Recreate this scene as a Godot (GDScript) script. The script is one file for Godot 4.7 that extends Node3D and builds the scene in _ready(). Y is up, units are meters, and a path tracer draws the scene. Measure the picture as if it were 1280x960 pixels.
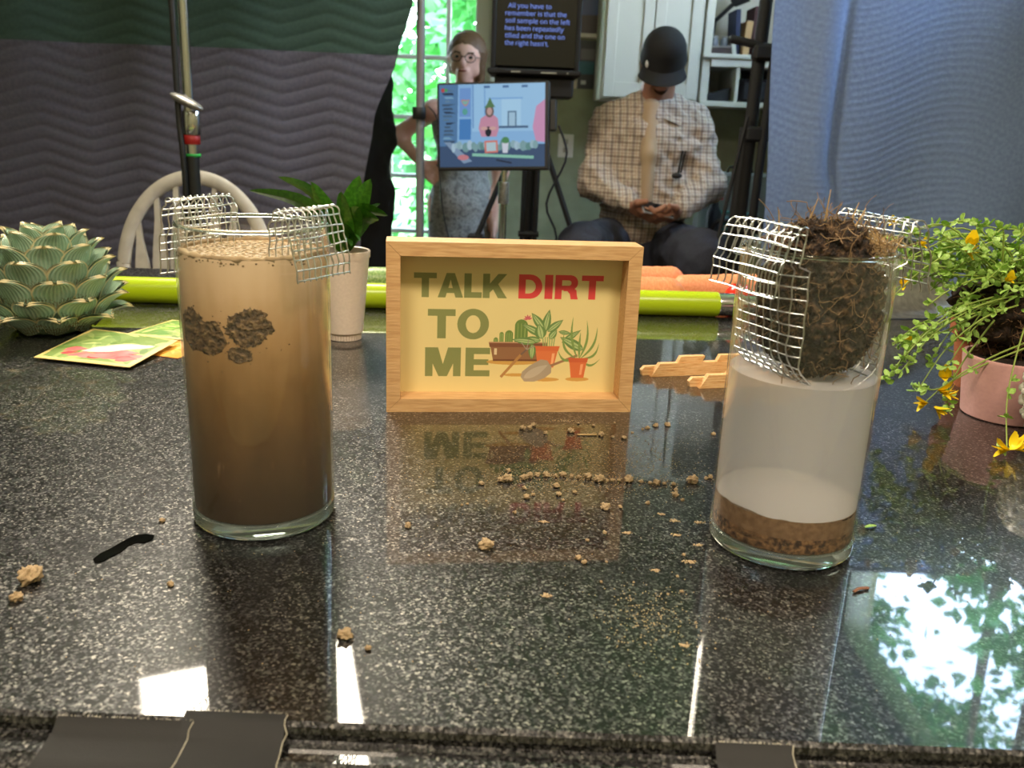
extends Node3D
# Kitchen island on a filming day. Metres, y up, the floor is y = 0, the counter top is y = 0.92.
const TOP := 0.92
const JAR_L := Vector3(-0.18714, TOP, -0.62292)
const JAR_R := Vector3(0.20823, TOP, -0.61137)
const JAR_RADIUS := 0.0527
const JAR_HEIGHT := 0.2224
var M := {}
var taken := {}
var rng := RandomNumberGenerator.new()

func _ready() -> void:
	rng.seed = 20240517
	camera_and_light()
	make_materials()
	room()
	outside()
	island()
	vases()
	table_sign()
	lotus()
	dracaena()
	garden_spade()
	vegetables()
	wooden_rails()
	seed_packets()
	trefoil()
	crumbs_and_dust()
	tapes_and_marks()
	blankets()
	stands_and_lamps()
	windsor_chair()
	monitor_and_prompter()
	people()
	back_of_room()

func camera_and_light() -> void:
	var cam := Camera3D.new()
	cam.name = "camera"
	var pitch := deg_to_rad(16.84)
	var roll := deg_to_rad(2.31)
	var forward := Vector3(0, -sin(pitch), -cos(pitch))
	var up0 := Vector3(0, cos(pitch), -sin(pitch))
	var right := Vector3(1, 0, 0) * cos(roll) + up0 * sin(roll)
	var up := Vector3(-1, 0, 0) * sin(roll) + up0 * cos(roll)
	cam.transform = Transform3D(Basis(right, up, -forward), Vector3(0, 1.22, 0))
	cam.keep_aspect = Camera3D.KEEP_HEIGHT
	var lens := CameraAttributesPhysical.new()
	lens.frustum_focal_length = 27.5
	lens.frustum_near = 0.02
	lens.frustum_far = 200.0
	lens.exposure_aperture = 10.0
	lens.frustum_focus_distance = 0.82
	cam.attributes = lens
	cam.fov = 47.15
	cam.near = 0.02
	cam.far = 200.0
	add_child(cam)
	cam.current = true
	var env := Environment.new()
	env.background_mode = Environment.BG_SKY
	var sky := Sky.new()
	var sm := ProceduralSkyMaterial.new()
	sm.sky_top_color = Color(0.66, 0.77, 0.90)
	sm.sky_horizon_color = Color(0.90, 0.93, 0.96)
	sm.sky_curve = 0.2
	sm.ground_bottom_color = Color(0.35, 0.38, 0.30)
	sm.ground_horizon_color = Color(0.75, 0.80, 0.78)
	sm.sky_energy_multiplier = 4.6
	sm.ground_energy_multiplier = 1.0
	sky.sky_material = sm
	env.sky = sky
	env.tonemap_mode = Environment.TONE_MAPPER_LINEAR
	env.tonemap_exposure = 1.0
	env.sdfgi_enabled = true
	env.ssao_enabled = true
	env.ssil_enabled = true
	var we := WorldEnvironment.new()
	we.name = "world_environment"
	we.environment = env
	add_child(we)
	# the sun stands behind the house and lights the garden only
	var sun := DirectionalLight3D.new()
	sun.name = "sun"
	sun.light_color = Color(1.0, 0.96, 0.88)
	sun.light_energy = 3.6
	sun.light_angular_distance = 0.6
	sun.shadow_enabled = true
	sun.rotation_degrees = Vector3(-58, 12, 0)
	add_child(sun)

func area_lamp(called: String, at: Vector3, towards: Vector3, size: Vector2, color: Color, energy: float, parent: Node3D = self) -> void:
	var l := AreaLight3D.new()
	l.name = called
	l.area_size = size
	l.light_color = color
	l.light_energy = energy
	l.area_range = 9.0
	l.shadow_enabled = true
	parent.add_child(l)
	var up := Vector3.UP if absf(towards.normalized().y) < 0.98 else Vector3(0, 0, -1)
	l.transform = Transform3D(Basis.looking_at(towards, up), at)

# ---------------------------------------------------------------- naming
func numbered(called: String) -> String:
	if not taken.has(called):
		taken[called] = 0
		return called
	taken[called] += 1
	return "%s_%03d" % [called, taken[called]]

func tag(o: Node3D, label: String, category: String, group := "", kind := "") -> Node3D:
	o.set_meta("label", label)
	o.set_meta("category", category)
	if group:
		o.set_meta("group", group)
	if kind:
		o.set_meta("kind", kind)
	return o

func thing(called: String, label: String, category: String, at := Vector3.ZERO, group := "") -> Node3D:
	var o := Node3D.new()
	o.name = numbered(called)
	o.position = at
	add_child(o)
	return tag(o, label, category, group)

func obj(called: String, b: MB, m: Material, parent: Node3D = self) -> MeshInstance3D:
	return inst(called, b.mesh(), m, parent)

func inst(called: String, mesh: Mesh, m: Material, parent: Node3D = self) -> MeshInstance3D:
	var o := MeshInstance3D.new()
	o.name = numbered(called) if parent == self else called
	o.mesh = mesh
	o.material_override = m
	o.cast_shadow = GeometryInstance3D.SHADOW_CASTING_SETTING_ON
	parent.add_child(o, true)
	return o

func struct(called: String, b: MB, m: Material, parent: Node3D = self) -> MeshInstance3D:
	var o := obj(called, b, m, parent)
	if parent == self:
		o.set_meta("kind", "structure")
	return o

func copy(o: Node3D, label := "") -> Node3D:
	var c: Node3D = o.duplicate()
	var plain := String(o.name)
	if plain.length() > 4 and plain[plain.length() - 4] == "_" and plain.right(3).is_valid_int():
		plain = plain.left(plain.length() - 4)
	c.name = numbered(plain)
	add_child(c)
	if label:
		c.set_meta("label", label)
	return c

# ---------------------------------------------------------------- mesh building; faces are given counter-clockwise seen from outside
class MB:
	var v := PackedVector3Array()
	var t := PackedVector2Array()
	var c := PackedColorArray()
	var f := PackedInt32Array()
	var tint := Color.WHITE
	var colored := false

	func add(p: Vector3, uv := Vector2.ZERO) -> int:
		v.append(p)
		t.append(uv)
		c.append(tint)
		return v.size() - 1

	func tri(a: int, b: int, d: int) -> void:
		f.append(a); f.append(b); f.append(d)

	func quad(a: Vector3, b: Vector3, d: Vector3, e: Vector3) -> void:
		var i := add(a, Vector2(0, 1))
		add(b, Vector2(1, 1)); add(d, Vector2(1, 0)); add(e, Vector2(0, 0))
		tri(i, i + 1, i + 2); tri(i, i + 2, i + 3)

	func face(pts: Array) -> void:
		var i := v.size()
		for p in pts:
			add(p)
		for k in range(1, pts.size() - 1):
			tri(i, i + k, i + k + 1)

	# fn(u, v) with u, v from 0 to 1 gives a point; du x dv points outward
	func grid(nu: int, nv: int, fn: Callable, flip := false, uvs := Vector2.ONE) -> void:
		var s := v.size()
		for j in nv + 1:
			for i in nu + 1:
				var q := Vector2(float(i) / nu, float(j) / nv)
				add(fn.call(q.x, q.y), q * uvs)
		for j in nv:
			for i in nu:
				var a := s + j * (nu + 1) + i
				var d := a + nu + 1
				if flip:
					tri(a, d + 1, a + 1); tri(a, d, d + 1)
				else:
					tri(a, a + 1, d + 1); tri(a, d + 1, d)

	# round about the y axis through at; profile points (radius, height) from bottom to top for a closed outside; sharp corners are split
	func lathe(profile: Array, n: int, at := Vector3.ZERO, basis := Basis.IDENTITY) -> void:
		for k in profile.size() - 1:
			var p0: Vector2 = profile[k]
			var p1: Vector2 = profile[k + 1]
			if p0.is_equal_approx(p1):
				continue
			var d1 := (p1 - p0).normalized()
			var smooth_in := k > 0 and d1.dot((p0 - profile[k - 1]).normalized()) > 0.7
			var s := v.size()
			for j in 2:
				if j == 0 and smooth_in:
					s -= n + 1
					continue
				var p := p0 if j == 0 else p1
				for i in n + 1:
					var a := TAU * i / n
					add(at + basis * Vector3(p.x * cos(a), p.y, p.x * sin(a)), Vector2(float(i) / n, p.y))
			for i in n:
				tri(s + i, s + n + 1 + i, s + n + 2 + i)
				tri(s + i, s + n + 2 + i, s + i + 1)

	func tube(path: Array, radius, n := 6, caps := true) -> void:
		var s := v.size()
		var m := path.size()
		var side := Vector3.ZERO
		for k in m:
			var p: Vector3 = path[k]
			var d: Vector3 = ((path[mini(k + 1, m - 1)] as Vector3) - (path[maxi(k - 1, 0)] as Vector3)).normalized()
			if side == Vector3.ZERO:
				side = d.cross(Vector3.UP if absf(d.y) < 0.9 else Vector3.RIGHT).normalized()
			side = (side - d * side.dot(d)).normalized()
			var up := d.cross(side)
			var r: float = radius[k] if radius is Array else radius
			for i in n + 1:
				var a := TAU * i / n
				add(p + (side * cos(a) + up * sin(a)) * r, Vector2(float(i) / n, float(k) / maxi(m - 1, 1)))
		for k in m - 1:
			for i in n:
				var a := s + k * (n + 1) + i
				var d := a + n + 1
				tri(a, a + 1, d + 1); tri(a, d + 1, d)
		if caps:
			for e in 2:
				var first := s + (m - 1) * (n + 1) * e
				var mid := add(path[(m - 1) * e], Vector2(0.5, e))
				for i in n:
					if e == 0:
						tri(mid, first + i + 1, first + i)
					else:
						tri(mid, first + i, first + i + 1)

	# box with chamfered edges
	func box(at: Vector3, size: Vector3, chamfer := 0.0, basis := Basis.IDENTITY) -> void:
		var h := size / 2.0
		var b := minf(chamfer, minf(h.x, minf(h.y, h.z)) * 0.98)
		var axes := [Vector3.RIGHT, Vector3.UP, Vector3.BACK]
		var hs := [h.x, h.y, h.z]
		for a in 3:
			for sg in [-1.0, 1.0]:
				var n: Vector3 = axes[a] * sg
				var u: Vector3 = axes[(a + 1) % 3]
				var w: Vector3 = n.cross(u)
				var hu: float = hs[(a + 1) % 3] - b
				var hw: float = hs[(a + 2) % 3] - b
				var c0: Vector3 = n * hs[a]
				quad(at + basis * (c0 - u * hu - w * hw), at + basis * (c0 + u * hu - w * hw), at + basis * (c0 + u * hu + w * hw), at + basis * (c0 - u * hu + w * hw))
		if b <= 0.0:
			return
		for a in 3:
			var e: Vector3 = axes[a]
			var u: Vector3 = axes[(a + 1) % 3]
			var w: Vector3 = axes[(a + 2) % 3]
			var he: float = hs[a] - b
			for su in [-1.0, 1.0]:
				for sw in [-1.0, 1.0]:
					var p: Vector3 = u * su * hs[(a + 1) % 3] + w * sw * (hs[(a + 2) % 3] - b)
					var q: Vector3 = u * su * (hs[(a + 1) % 3] - b) + w * sw * hs[(a + 2) % 3]
					if su * sw > 0:
						quad(at + basis * (p - e * he), at + basis * (q - e * he), at + basis * (q + e * he), at + basis * (p + e * he))
					else:
						quad(at + basis * (q - e * he), at + basis * (p - e * he), at + basis * (p + e * he), at + basis * (q + e * he))
		for sx in [-1.0, 1.0]:
			for sy in [-1.0, 1.0]:
				for sz in [-1.0, 1.0]:
					var x := Vector3(sx * h.x, sy * (h.y - b), sz * (h.z - b))
					var y := Vector3(sx * (h.x - b), sy * h.y, sz * (h.z - b))
					var z := Vector3(sx * (h.x - b), sy * (h.y - b), sz * h.z)
					if sx * sy * sz > 0:
						face([at + basis * x, at + basis * y, at + basis * z])
					else:
						face([at + basis * x, at + basis * z, at + basis * y])

	# a flat outline (x, y), counter-clockwise, given depth along -z in the basis
	func prism(outline: PackedVector2Array, depth: float, at := Vector3.ZERO, basis := Basis.IDENTITY) -> void:
		var o := outline
		if Geometry2D.is_polygon_clockwise(o):
			o.reverse()
		var cut := Geometry2D.triangulate_polygon(o)
		for e in 2:
			var s := v.size()
			for p in o:
				add(at + basis * Vector3(p.x, p.y, -depth * e), p)
			for k in range(0, cut.size(), 3):
				var flip := (o[cut[k + 1]] - o[cut[k]]).cross(o[cut[k + 2]] - o[cut[k]]) < 0.0
				if flip == (e == 0):
					tri(s + cut[k], s + cut[k + 2], s + cut[k + 1])
				else:
					tri(s + cut[k], s + cut[k + 1], s + cut[k + 2])
		for k in o.size():
			var a: Vector2 = o[k]
			var b: Vector2 = o[(k + 1) % o.size()]
			quad(at + basis * Vector3(a.x, a.y, -depth), at + basis * Vector3(b.x, b.y, -depth), at + basis * Vector3(b.x, b.y, 0), at + basis * Vector3(a.x, a.y, 0))

	# a lumpy closed ball: fn(direction) gives the point
	func ball(nu: int, nv: int, fn: Callable) -> void:
		var s := v.size()
		for j in nv + 1:
			var th := PI * j / nv
			for i in nu + 1:
				var a := TAU * (i % nu) / nu
				add(fn.call(Vector3(sin(th) * cos(a), cos(th), sin(th) * sin(a))), Vector2(float(i) / nu, float(j) / nv))
		for j in nv:
			for i in nu:
				var a := s + j * (nu + 1) + i
				var d := a + nu + 1
				tri(a, a + 1, d + 1); tri(a, d + 1, d)

	func mesh(weld := true) -> ArrayMesh:
		var n := PackedVector3Array()
		n.resize(v.size())
		var ind := PackedInt32Array()
		ind.resize(f.size())
		for k in range(0, f.size(), 3):
			var a := f[k]
			var b := f[k + 1]
			var d := f[k + 2]
			var x := (v[b] - v[a]).cross(v[d] - v[a])
			n[a] += x; n[b] += x; n[d] += x
			ind[k] = a; ind[k + 1] = d; ind[k + 2] = b
		for k in n.size():
			n[k] = n[k].normalized() if n[k].length_squared() > 1e-30 else Vector3.UP
		var arr := []
		arr.resize(Mesh.ARRAY_MAX)
		arr[Mesh.ARRAY_VERTEX] = v
		arr[Mesh.ARRAY_NORMAL] = n
		arr[Mesh.ARRAY_TEX_UV] = t
		if colored:
			arr[Mesh.ARRAY_COLOR] = c
		arr[Mesh.ARRAY_INDEX] = ind
		var m := ArrayMesh.new()
		if v.size():
			m.add_surface_from_arrays(Mesh.PRIMITIVE_TRIANGLES, arr)
		return m

# bodies: tapered capsules joined by a smooth minimum and meshed as surface nets
func body_mesh(bones: Array, cell: float, k: float, fold := 0.0, fold_freq := 20.0, cut = null) -> MB:
	var lo := Vector3(INF, INF, INF)
	var hi := -lo
	for b in bones:
		var r: float = maxf(b[2], b[3]) + k + 3.0 * cell + fold
		for p in [b[0], b[1]]:
			lo = lo.min(p - Vector3(r, r, r))
			hi = hi.max(p + Vector3(r, r, r))
	var nx := int((hi.x - lo.x) / cell) + 2
	var ny := int((hi.y - lo.y) / cell) + 2
	var nz := int((hi.z - lo.z) / cell) + 2
	var d := PackedFloat32Array()
	d.resize(nx * ny * nz)
	d.fill(1.0)
	for b in bones:
		var a: Vector3 = b[0]
		var ab: Vector3 = b[1] - a
		var ll := maxf(ab.length_squared(), 1e-9)
		var r0: float = b[2]
		var r1: float = b[3]
		var squash: Vector3 = b[4] if b.size() > 4 else Vector3.ONE
		var r := maxf(r0, r1) * maxf(squash.x, maxf(squash.y, squash.z)) + k + 2.5 * cell
		var p0 := (a.min(b[1]) - Vector3(r, r, r) - lo) / cell
		var p1 := (a.max(b[1]) + Vector3(r, r, r) - lo) / cell
		for z in range(maxi(0, int(p0.z)), mini(nz, int(p1.z) + 1)):
			for y in range(maxi(0, int(p0.y)), mini(ny, int(p1.y) + 1)):
				var row := (z * ny + y) * nx
				for x in range(maxi(0, int(p0.x)), mini(nx, int(p1.x) + 1)):
					var p := lo + Vector3(x, y, z) * cell
					var t := clampf((p - a).dot(ab) / ll, 0.0, 1.0)
					var q := ((p - a - ab * t) / squash).length() - lerpf(r0, r1, t)
					var e := d[row + x]
					var h := maxf(k - absf(e - q), 0.0) / k
					d[row + x] = minf(e, q) - h * h * k * 0.25
	if fold > 0.0:
		var nz_ := FastNoiseLite.new()
		nz_.seed = 5
		nz_.frequency = fold_freq
		for i in d.size():
			if absf(d[i]) < 0.06:
				var x := i % nx
				var y := (i / nx) % ny
				var z := i / (nx * ny)
				var p := lo + Vector3(x, y, z) * cell
				d[i] += nz_.get_noise_3d(p.x + 0.6 * p.y, p.y * 1.4, p.z) * fold
	if cut != null:
		for i in d.size():
			if absf(d[i]) < 0.09:
				d[i] = maxf(d[i], cut.call(lo + Vector3(i % nx, (i / nx) % ny, i / (nx * ny)) * cell))
	var out := MB.new()
	var at := {}
	var step := [1, nx, nx * ny]
	for z in nz - 1:
		for y in ny - 1:
			for x in nx - 1:
				var i := (z * ny + y) * nx + x
				var inside := 0
				for q in 8:
					if d[i + (q & 1) + ((q >> 1) & 1) * nx + (q >> 2) * nx * ny] < 0.0:
						inside += 1
				if inside == 0 or inside == 8:
					continue
				var sum := Vector3.ZERO
				var cnt := 0
				for ax in 3:
					for m in 4:
						var o0 := [0, 0, 0]
						o0[(ax + 1) % 3] = m & 1
						o0[(ax + 2) % 3] = m >> 1
						var ia: int = i + o0[0] + o0[1] * nx + o0[2] * nx * ny
						var da := d[ia]
						var db := d[ia + step[ax]]
						if (da < 0.0) != (db < 0.0):
							var pp := Vector3(x + o0[0], y + o0[1], z + o0[2])
							pp[ax] += da / (da - db)
							sum += pp
							cnt += 1
				at[i] = out.add(lo + sum / cnt * cell)
	for i in at.keys():
		for ax in 3:
			var u: int = step[(ax + 1) % 3]
			var w: int = step[(ax + 2) % 3]
			var da := d[i]
			var db := d[i + step[ax]]
			if (da < 0.0) == (db < 0.0):
				continue
			if not (at.has(i - u) and at.has(i - w) and at.has(i - u - w)):
				continue
			var q0: int = at[i - u - w]
			var q1: int = at[i - w]
			var q2: int = at[i]
			var q3: int = at[i - u]
			if da < 0.0:
				out.tri(q0, q1, q2); out.tri(q0, q2, q3)
			else:
				out.tri(q0, q2, q1); out.tri(q0, q3, q2)
	return out

func curve(pts: Array, n: int) -> Array:
	# Catmull-Rom through pts
	var out := []
	var m := pts.size()
	for s in n + 1:
		var x := float(s) / n * (m - 1)
		var i := mini(int(x), m - 2)
		var t := x - i
		var p0: Vector3 = pts[maxi(i - 1, 0)]
		var p1: Vector3 = pts[i]
		var p2: Vector3 = pts[i + 1]
		var p3: Vector3 = pts[mini(i + 2, m - 1)]
		out.append(0.5 * (2.0 * p1 + (p2 - p0) * t + (2.0 * p0 - 5.0 * p1 + 4.0 * p2 - p3) * t * t + (3.0 * p1 - p0 - 3.0 * p2 + p3) * t * t * t))
	return out

# ---------------------------------------------------------------- materials
func mat(color: Color, rough := 0.6, metal := 0.0) -> StandardMaterial3D:
	var m := StandardMaterial3D.new()
	m.albedo_color = color
	m.roughness = rough
	m.metallic = metal
	return m

func noise(seed_: int, freq: float, type := FastNoiseLite.TYPE_SIMPLEX_SMOOTH, octaves := 4) -> FastNoiseLite:
	var n := FastNoiseLite.new()
	n.seed = seed_
	n.frequency = freq
	n.noise_type = type
	n.fractal_octaves = octaves
	n.fractal_type = FastNoiseLite.FRACTAL_FBM if octaves > 1 else FastNoiseLite.FRACTAL_NONE
	return n

func ramp_texture(n: FastNoiseLite, stops: Array, size := 512) -> NoiseTexture2D:
	var g := Gradient.new()
	var offs := PackedFloat32Array()
	var cols := PackedColorArray()
	for s in stops:
		offs.append(s[0])
		cols.append(s[1])
	g.offsets = offs
	g.colors = cols
	var t := NoiseTexture2D.new()
	t.noise = n
	t.width = size
	t.height = size
	t.seamless = true
	t.seamless_blend_skirt = 0.15
	t.color_ramp = g
	t.generate_mipmaps = false
	return t

func bump_texture(n: FastNoiseLite, size := 512) -> NoiseTexture2D:
	return ramp_texture(n, [[0.0, Color.BLACK], [1.0, Color.WHITE]], size)

func mottled(n: FastNoiseLite, stops: Array, scale: float, rough := 0.7, relief := 0.0, size := 512) -> StandardMaterial3D:
	var m := mat(Color.WHITE, rough)
	m.albedo_texture = ramp_texture(n, stops, size)
	m.uv1_triplanar = true
	m.uv1_world_triplanar = false
	m.uv1_scale = Vector3.ONE * scale
	if relief > 0.0:
		m.heightmap_enabled = true
		m.heightmap_texture = bump_texture(n, size)
		m.heightmap_scale = relief
	return m

func grey(x: float) -> Color:
	return Color(x, x, x)

func make_materials() -> void:
	# polished black granite: dark ground, small mirror-like mica flecks under a clear polish
	var cells := noise(11, 0.27, FastNoiseLite.TYPE_CELLULAR, 1)
	cells.cellular_return_type = FastNoiseLite.RETURN_CELL_VALUE
	cells.cellular_jitter = 1.0
	cells.domain_warp_enabled = true
	cells.domain_warp_amplitude = 9.0
	cells.domain_warp_frequency = 0.12
	var g := mat(Color.WHITE, 0.36)
	g.albedo_texture = ramp_texture(cells, [[0.0, Color(0.018, 0.018, 0.020)], [0.34, Color(0.035, 0.035, 0.039)], [0.48, Color(0.13, 0.13, 0.14)], [0.64, Color(0.23, 0.23, 0.24)], [0.80, Color(0.32, 0.318, 0.32)], [0.93, Color(0.42, 0.415, 0.41)], [1.0, Color(0.58, 0.565, 0.54)]], 1024)
	g.metallic = 1.0
	g.metallic_texture = ramp_texture(cells, [[0.0, grey(0.0)], [0.34, grey(0.0)], [0.50, grey(0.65)], [1.0, grey(0.8)]], 1024)
	g.metallic_texture_channel = BaseMaterial3D.TEXTURE_CHANNEL_RED
	g.roughness = 1.0
	g.roughness_texture = ramp_texture(cells, [[0.0, grey(0.30)], [0.5, grey(0.36)], [0.75, grey(0.50)], [1.0, grey(0.40)]], 1024)
	g.roughness_texture_channel = BaseMaterial3D.TEXTURE_CHANNEL_RED
	g.uv1_triplanar = true
	g.uv1_world_triplanar = true
	g.uv1_scale = Vector3.ONE * 2.6
	g.metallic_specular = 0.24
	g.clearcoat_enabled = true
	g.clearcoat = 1.0
	g.clearcoat_roughness = 0.025
	M.granite = g
	# glass
	var pane := mat(Color(1, 1, 1, 0.004), 0.0)
	pane.transparency = BaseMaterial3D.TRANSPARENCY_ALPHA
	M.pane = pane
	var gl := mat(Color(0.94, 0.98, 0.96, 0.0), 0.0)
	gl.refraction_enabled = true
	gl.refraction_scale = 0.05
	M.glass = gl
	var gb := mat(Color(0.86, 0.93, 0.90, 0.09), 0.02)  # pale milky share put into the colour for light reflected inside the base
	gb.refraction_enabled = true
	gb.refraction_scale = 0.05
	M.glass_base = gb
	# woods
	var grain := noise(21, 0.012, FastNoiseLite.TYPE_SIMPLEX_SMOOTH, 4)
	M.frame_wood = mottled(grain, [[0.25, Color(0.76, 0.59, 0.40)], [0.5, Color(0.80, 0.635, 0.44)], [0.75, Color(0.83, 0.67, 0.475)]], 3.0, 0.5, 0.02)
	M.frame_wood.uv1_scale = Vector3(4, 40, 40)
	M.rail_wood = mottled(grain, [[0.2, Color(0.80, 0.58, 0.36)], [0.45, Color(0.88, 0.70, 0.48)], [0.75, Color(0.92, 0.76, 0.56)]], 3.0, 0.6, 0.02)
	M.rail_wood.uv1_scale = Vector3(5, 70, 70)
	M.white_wood = mottled(noise(23, 0.02), [[0.2, Color(0.66, 0.635, 0.60)], [0.8, Color(0.72, 0.695, 0.655)]], 2.0, 0.5)
	# metals and plastics
	M.wire = mat(Color(0.86, 0.87, 0.88), 0.28, 1.0)
	M.chrome = mat(Color(0.80, 0.80, 0.82), 0.15, 1.0)
	M.steel = mottled(noise(24, 0.02), [[0.2, Color(0.50, 0.50, 0.50)], [0.8, Color(0.66, 0.66, 0.65)]], 6.0, 0.38)
	M.steel.metallic = 0.7
	M.black = mat(Color(0.045, 0.045, 0.05), 0.5)
	M.black_matte = mat(Color(0.055, 0.055, 0.065), 0.75)
	M.lime = mat(Color(0.66, 0.76, 0.08), 0.28)
	M.white_plastic = mat(Color(0.86, 0.83, 0.79), 0.4)
	M.dark_hole = mat(Color(0.03, 0.03, 0.03), 0.9)
	# room
	M.sage = mottled(noise(31, 0.02), [[0.2, Color(0.55, 0.56, 0.44)], [0.8, Color(0.59, 0.60, 0.48)]], 0.8, 0.8)
	M.ceiling = mat(Color(0.86, 0.85, 0.82), 0.85)
	M.floor = mottled(noise(32, 0.01), [[0.2, Color(0.36, 0.25, 0.16)], [0.8, Color(0.46, 0.33, 0.22)]], 0.7, 0.4)
	M.white_paint = mat(Color(0.74, 0.73, 0.67), 0.5)
	# ceramics and soil
	M.pot_white = mottled(noise(41, 0.05), [[0.2, Color(0.82, 0.76, 0.71)], [0.8, Color(0.86, 0.80, 0.75)]], 8.0, 0.42)
	M.pink = mottled(noise(42, 0.05), [[0.2, Color(0.83, 0.63, 0.63)], [0.8, Color(0.87, 0.68, 0.67)]], 8.0, 0.4)
	M.terracotta = mottled(noise(43, 0.06), [[0.2, Color(0.60, 0.33, 0.20)], [0.8, Color(0.70, 0.41, 0.26)]], 8.0, 0.8)
	M.porcelain = mat(Color(0.85, 0.84, 0.80), 0.25)
	var dirt := noise(51, 0.035, FastNoiseLite.TYPE_SIMPLEX_SMOOTH, 5)
	M.soil = mottled(dirt, [[0.28, Color(0.035, 0.025, 0.018)], [0.46, Color(0.13, 0.09, 0.065)], [0.60, Color(0.23, 0.165, 0.115)], [0.72, Color(0.40, 0.31, 0.22)], [0.85, Color(0.56, 0.45, 0.33)]], 6.5, 0.95, 0.6)
	M.dark_soil = mottled(dirt, [[0.2, Color(0.07, 0.05, 0.035)], [0.6, Color(0.19, 0.13, 0.09)], [0.9, Color(0.34, 0.24, 0.16)]], 9.0, 0.95, 0.3)
	M.clod = mottled(dirt, [[0.25, Color(0.22, 0.16, 0.10)], [0.5, Color(0.36, 0.275, 0.175)], [0.66, Color(0.46, 0.365, 0.245)], [0.80, Color(0.62, 0.51, 0.35)]], 10.0, 0.7, 0.25)
	M.crumb = mottled(dirt, [[0.2, Color(0.52, 0.44, 0.33)], [0.5, Color(0.66, 0.57, 0.44)], [0.85, Color(0.78, 0.70, 0.57)]], 14.0, 0.95)
	M.crumb_grain = mottled(dirt, [[0.2, Color(0.46, 0.38, 0.28)], [0.5, Color(0.64, 0.55, 0.42)], [0.85, Color(0.76, 0.68, 0.55)]], 1.2, 0.95)
	M.sediment = mottled(dirt, [[0.25, Color(0.17, 0.11, 0.06)], [0.5, Color(0.40, 0.29, 0.18)], [0.75, Color(0.56, 0.43, 0.29)]], 9.0, 0.9, 0.05)
	M.silt = mottled(noise(52, 0.02), [[0.2, Color(0.42, 0.32, 0.22)], [0.8, Color(0.52, 0.41, 0.30)]], 14.0, 0.9)
	M.straw = mat(Color(0.66, 0.55, 0.38), 0.8)
	M.root_pale = mat(Color(0.50, 0.40, 0.28), 0.85)
	M.root = mat(Color(0.42, 0.31, 0.20), 0.85)
	# cloudy water in the second vase
	var w := mat(Color(0.84, 0.835, 0.84, 0.50), 0.3)
	w.transparency = BaseMaterial3D.TRANSPARENCY_ALPHA
	M.cloudy_water = w
	# leaves
	M.leaf = mottled(noise(61, 0.03), [[0.2, Color(0.16, 0.36, 0.08)], [0.8, Color(0.30, 0.52, 0.14)]], 10.0, 0.35)
	M.leaf.backlight_enabled = true
	M.leaf.backlight = Color(0.25, 0.4, 0.1)
	M.herb = mottled(noise(62, 0.03), [[0.2, Color(0.48, 0.64, 0.26)], [0.8, Color(0.70, 0.82, 0.44)]], 30.0, 0.5)
	M.herb.backlight_enabled = true
	M.herb.backlight = Color(0.35, 0.45, 0.15)
	M.stem = mat(Color(0.50, 0.58, 0.24), 0.55)
	M.petal = mat(Color(0.97, 0.86, 0.10), 0.5)
	M.petal.backlight_enabled = true
	M.petal.backlight = Color(0.5, 0.45, 0.05)
	M.bark = mottled(noise(63, 0.04), [[0.2, Color(0.22, 0.17, 0.12)], [0.8, Color(0.36, 0.29, 0.22)]], 4.0, 0.9)
	M.tree_leaf = mat(Color(0.38, 0.57, 0.36), 0.6)
	M.tree_leaf.vertex_color_use_as_albedo = true
	M.tree_leaf.backlight_enabled = true
	M.tree_leaf.backlight = Color(0.4, 0.6, 0.25)
	M.lawn = mottled(noise(64, 0.05), [[0.2, Color(0.26, 0.46, 0.16)], [0.8, Color(0.42, 0.60, 0.26)]], 1.0, 0.9)
	# cloth
	M.blanket_grey = mottled(noise(71, 0.08), [[0.2, Color(0.285, 0.285, 0.345)], [0.8, Color(0.345, 0.34, 0.40)]], 1.6, 0.92)
	M.blanket_green = mottled(noise(72, 0.08), [[0.2, Color(0.17, 0.26, 0.24)], [0.8, Color(0.21, 0.30, 0.27)]], 1.6, 0.92)
	M.blanket_blue = mottled(noise(73, 0.08), [[0.2, Color(0.40, 0.47, 0.62)], [0.8, Color(0.45, 0.53, 0.68)]], 1.6, 0.92)
	M.tape = mottled(noise(74, 0.15), [[0.2, Color(0.07, 0.07, 0.075)], [0.8, Color(0.10, 0.10, 0.105)]], 20.0, 0.7, 0.02)
	M.thread = mat(Color(0.66, 0.64, 0.58), 0.9)
	M.jeans = mottled(noise(75, 0.1), [[0.2, Color(0.13, 0.14, 0.19)], [0.8, Color(0.19, 0.20, 0.26)]], 3.0, 0.9)
	M.skin = mat(Color(0.84, 0.65, 0.57), 0.55)
	M.skin_tan = mat(Color(0.58, 0.40, 0.32), 0.55)
	M.hair = mat(Color(0.38, 0.27, 0.17), 0.6)
	M.eye = mat(Color(0.06, 0.05, 0.05), 0.3)
	M.lips = mat(Color(0.60, 0.33, 0.29), 0.5)
	M.carrot = mottled(noise(81, 0.03), [[0.2, Color(0.84, 0.49, 0.32)], [0.8, Color(0.92, 0.62, 0.45)]], 12.0, 0.55, 0.05)
	M.cucumber = mottled(noise(82, 0.03), [[0.2, Color(0.28, 0.42, 0.18)], [0.5, Color(0.45, 0.58, 0.30)], [0.8, Color(0.66, 0.72, 0.48)]], 12.0, 0.4)

# ---------------------------------------------------------------- room, garden, island
func slab(lo: Vector3, hi: Vector3, b: MB = null, chamfer := 0.0) -> MB:
	var m := b if b else MB.new()
	m.box((lo + hi) / 2.0, hi - lo, chamfer)
	return m

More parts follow.
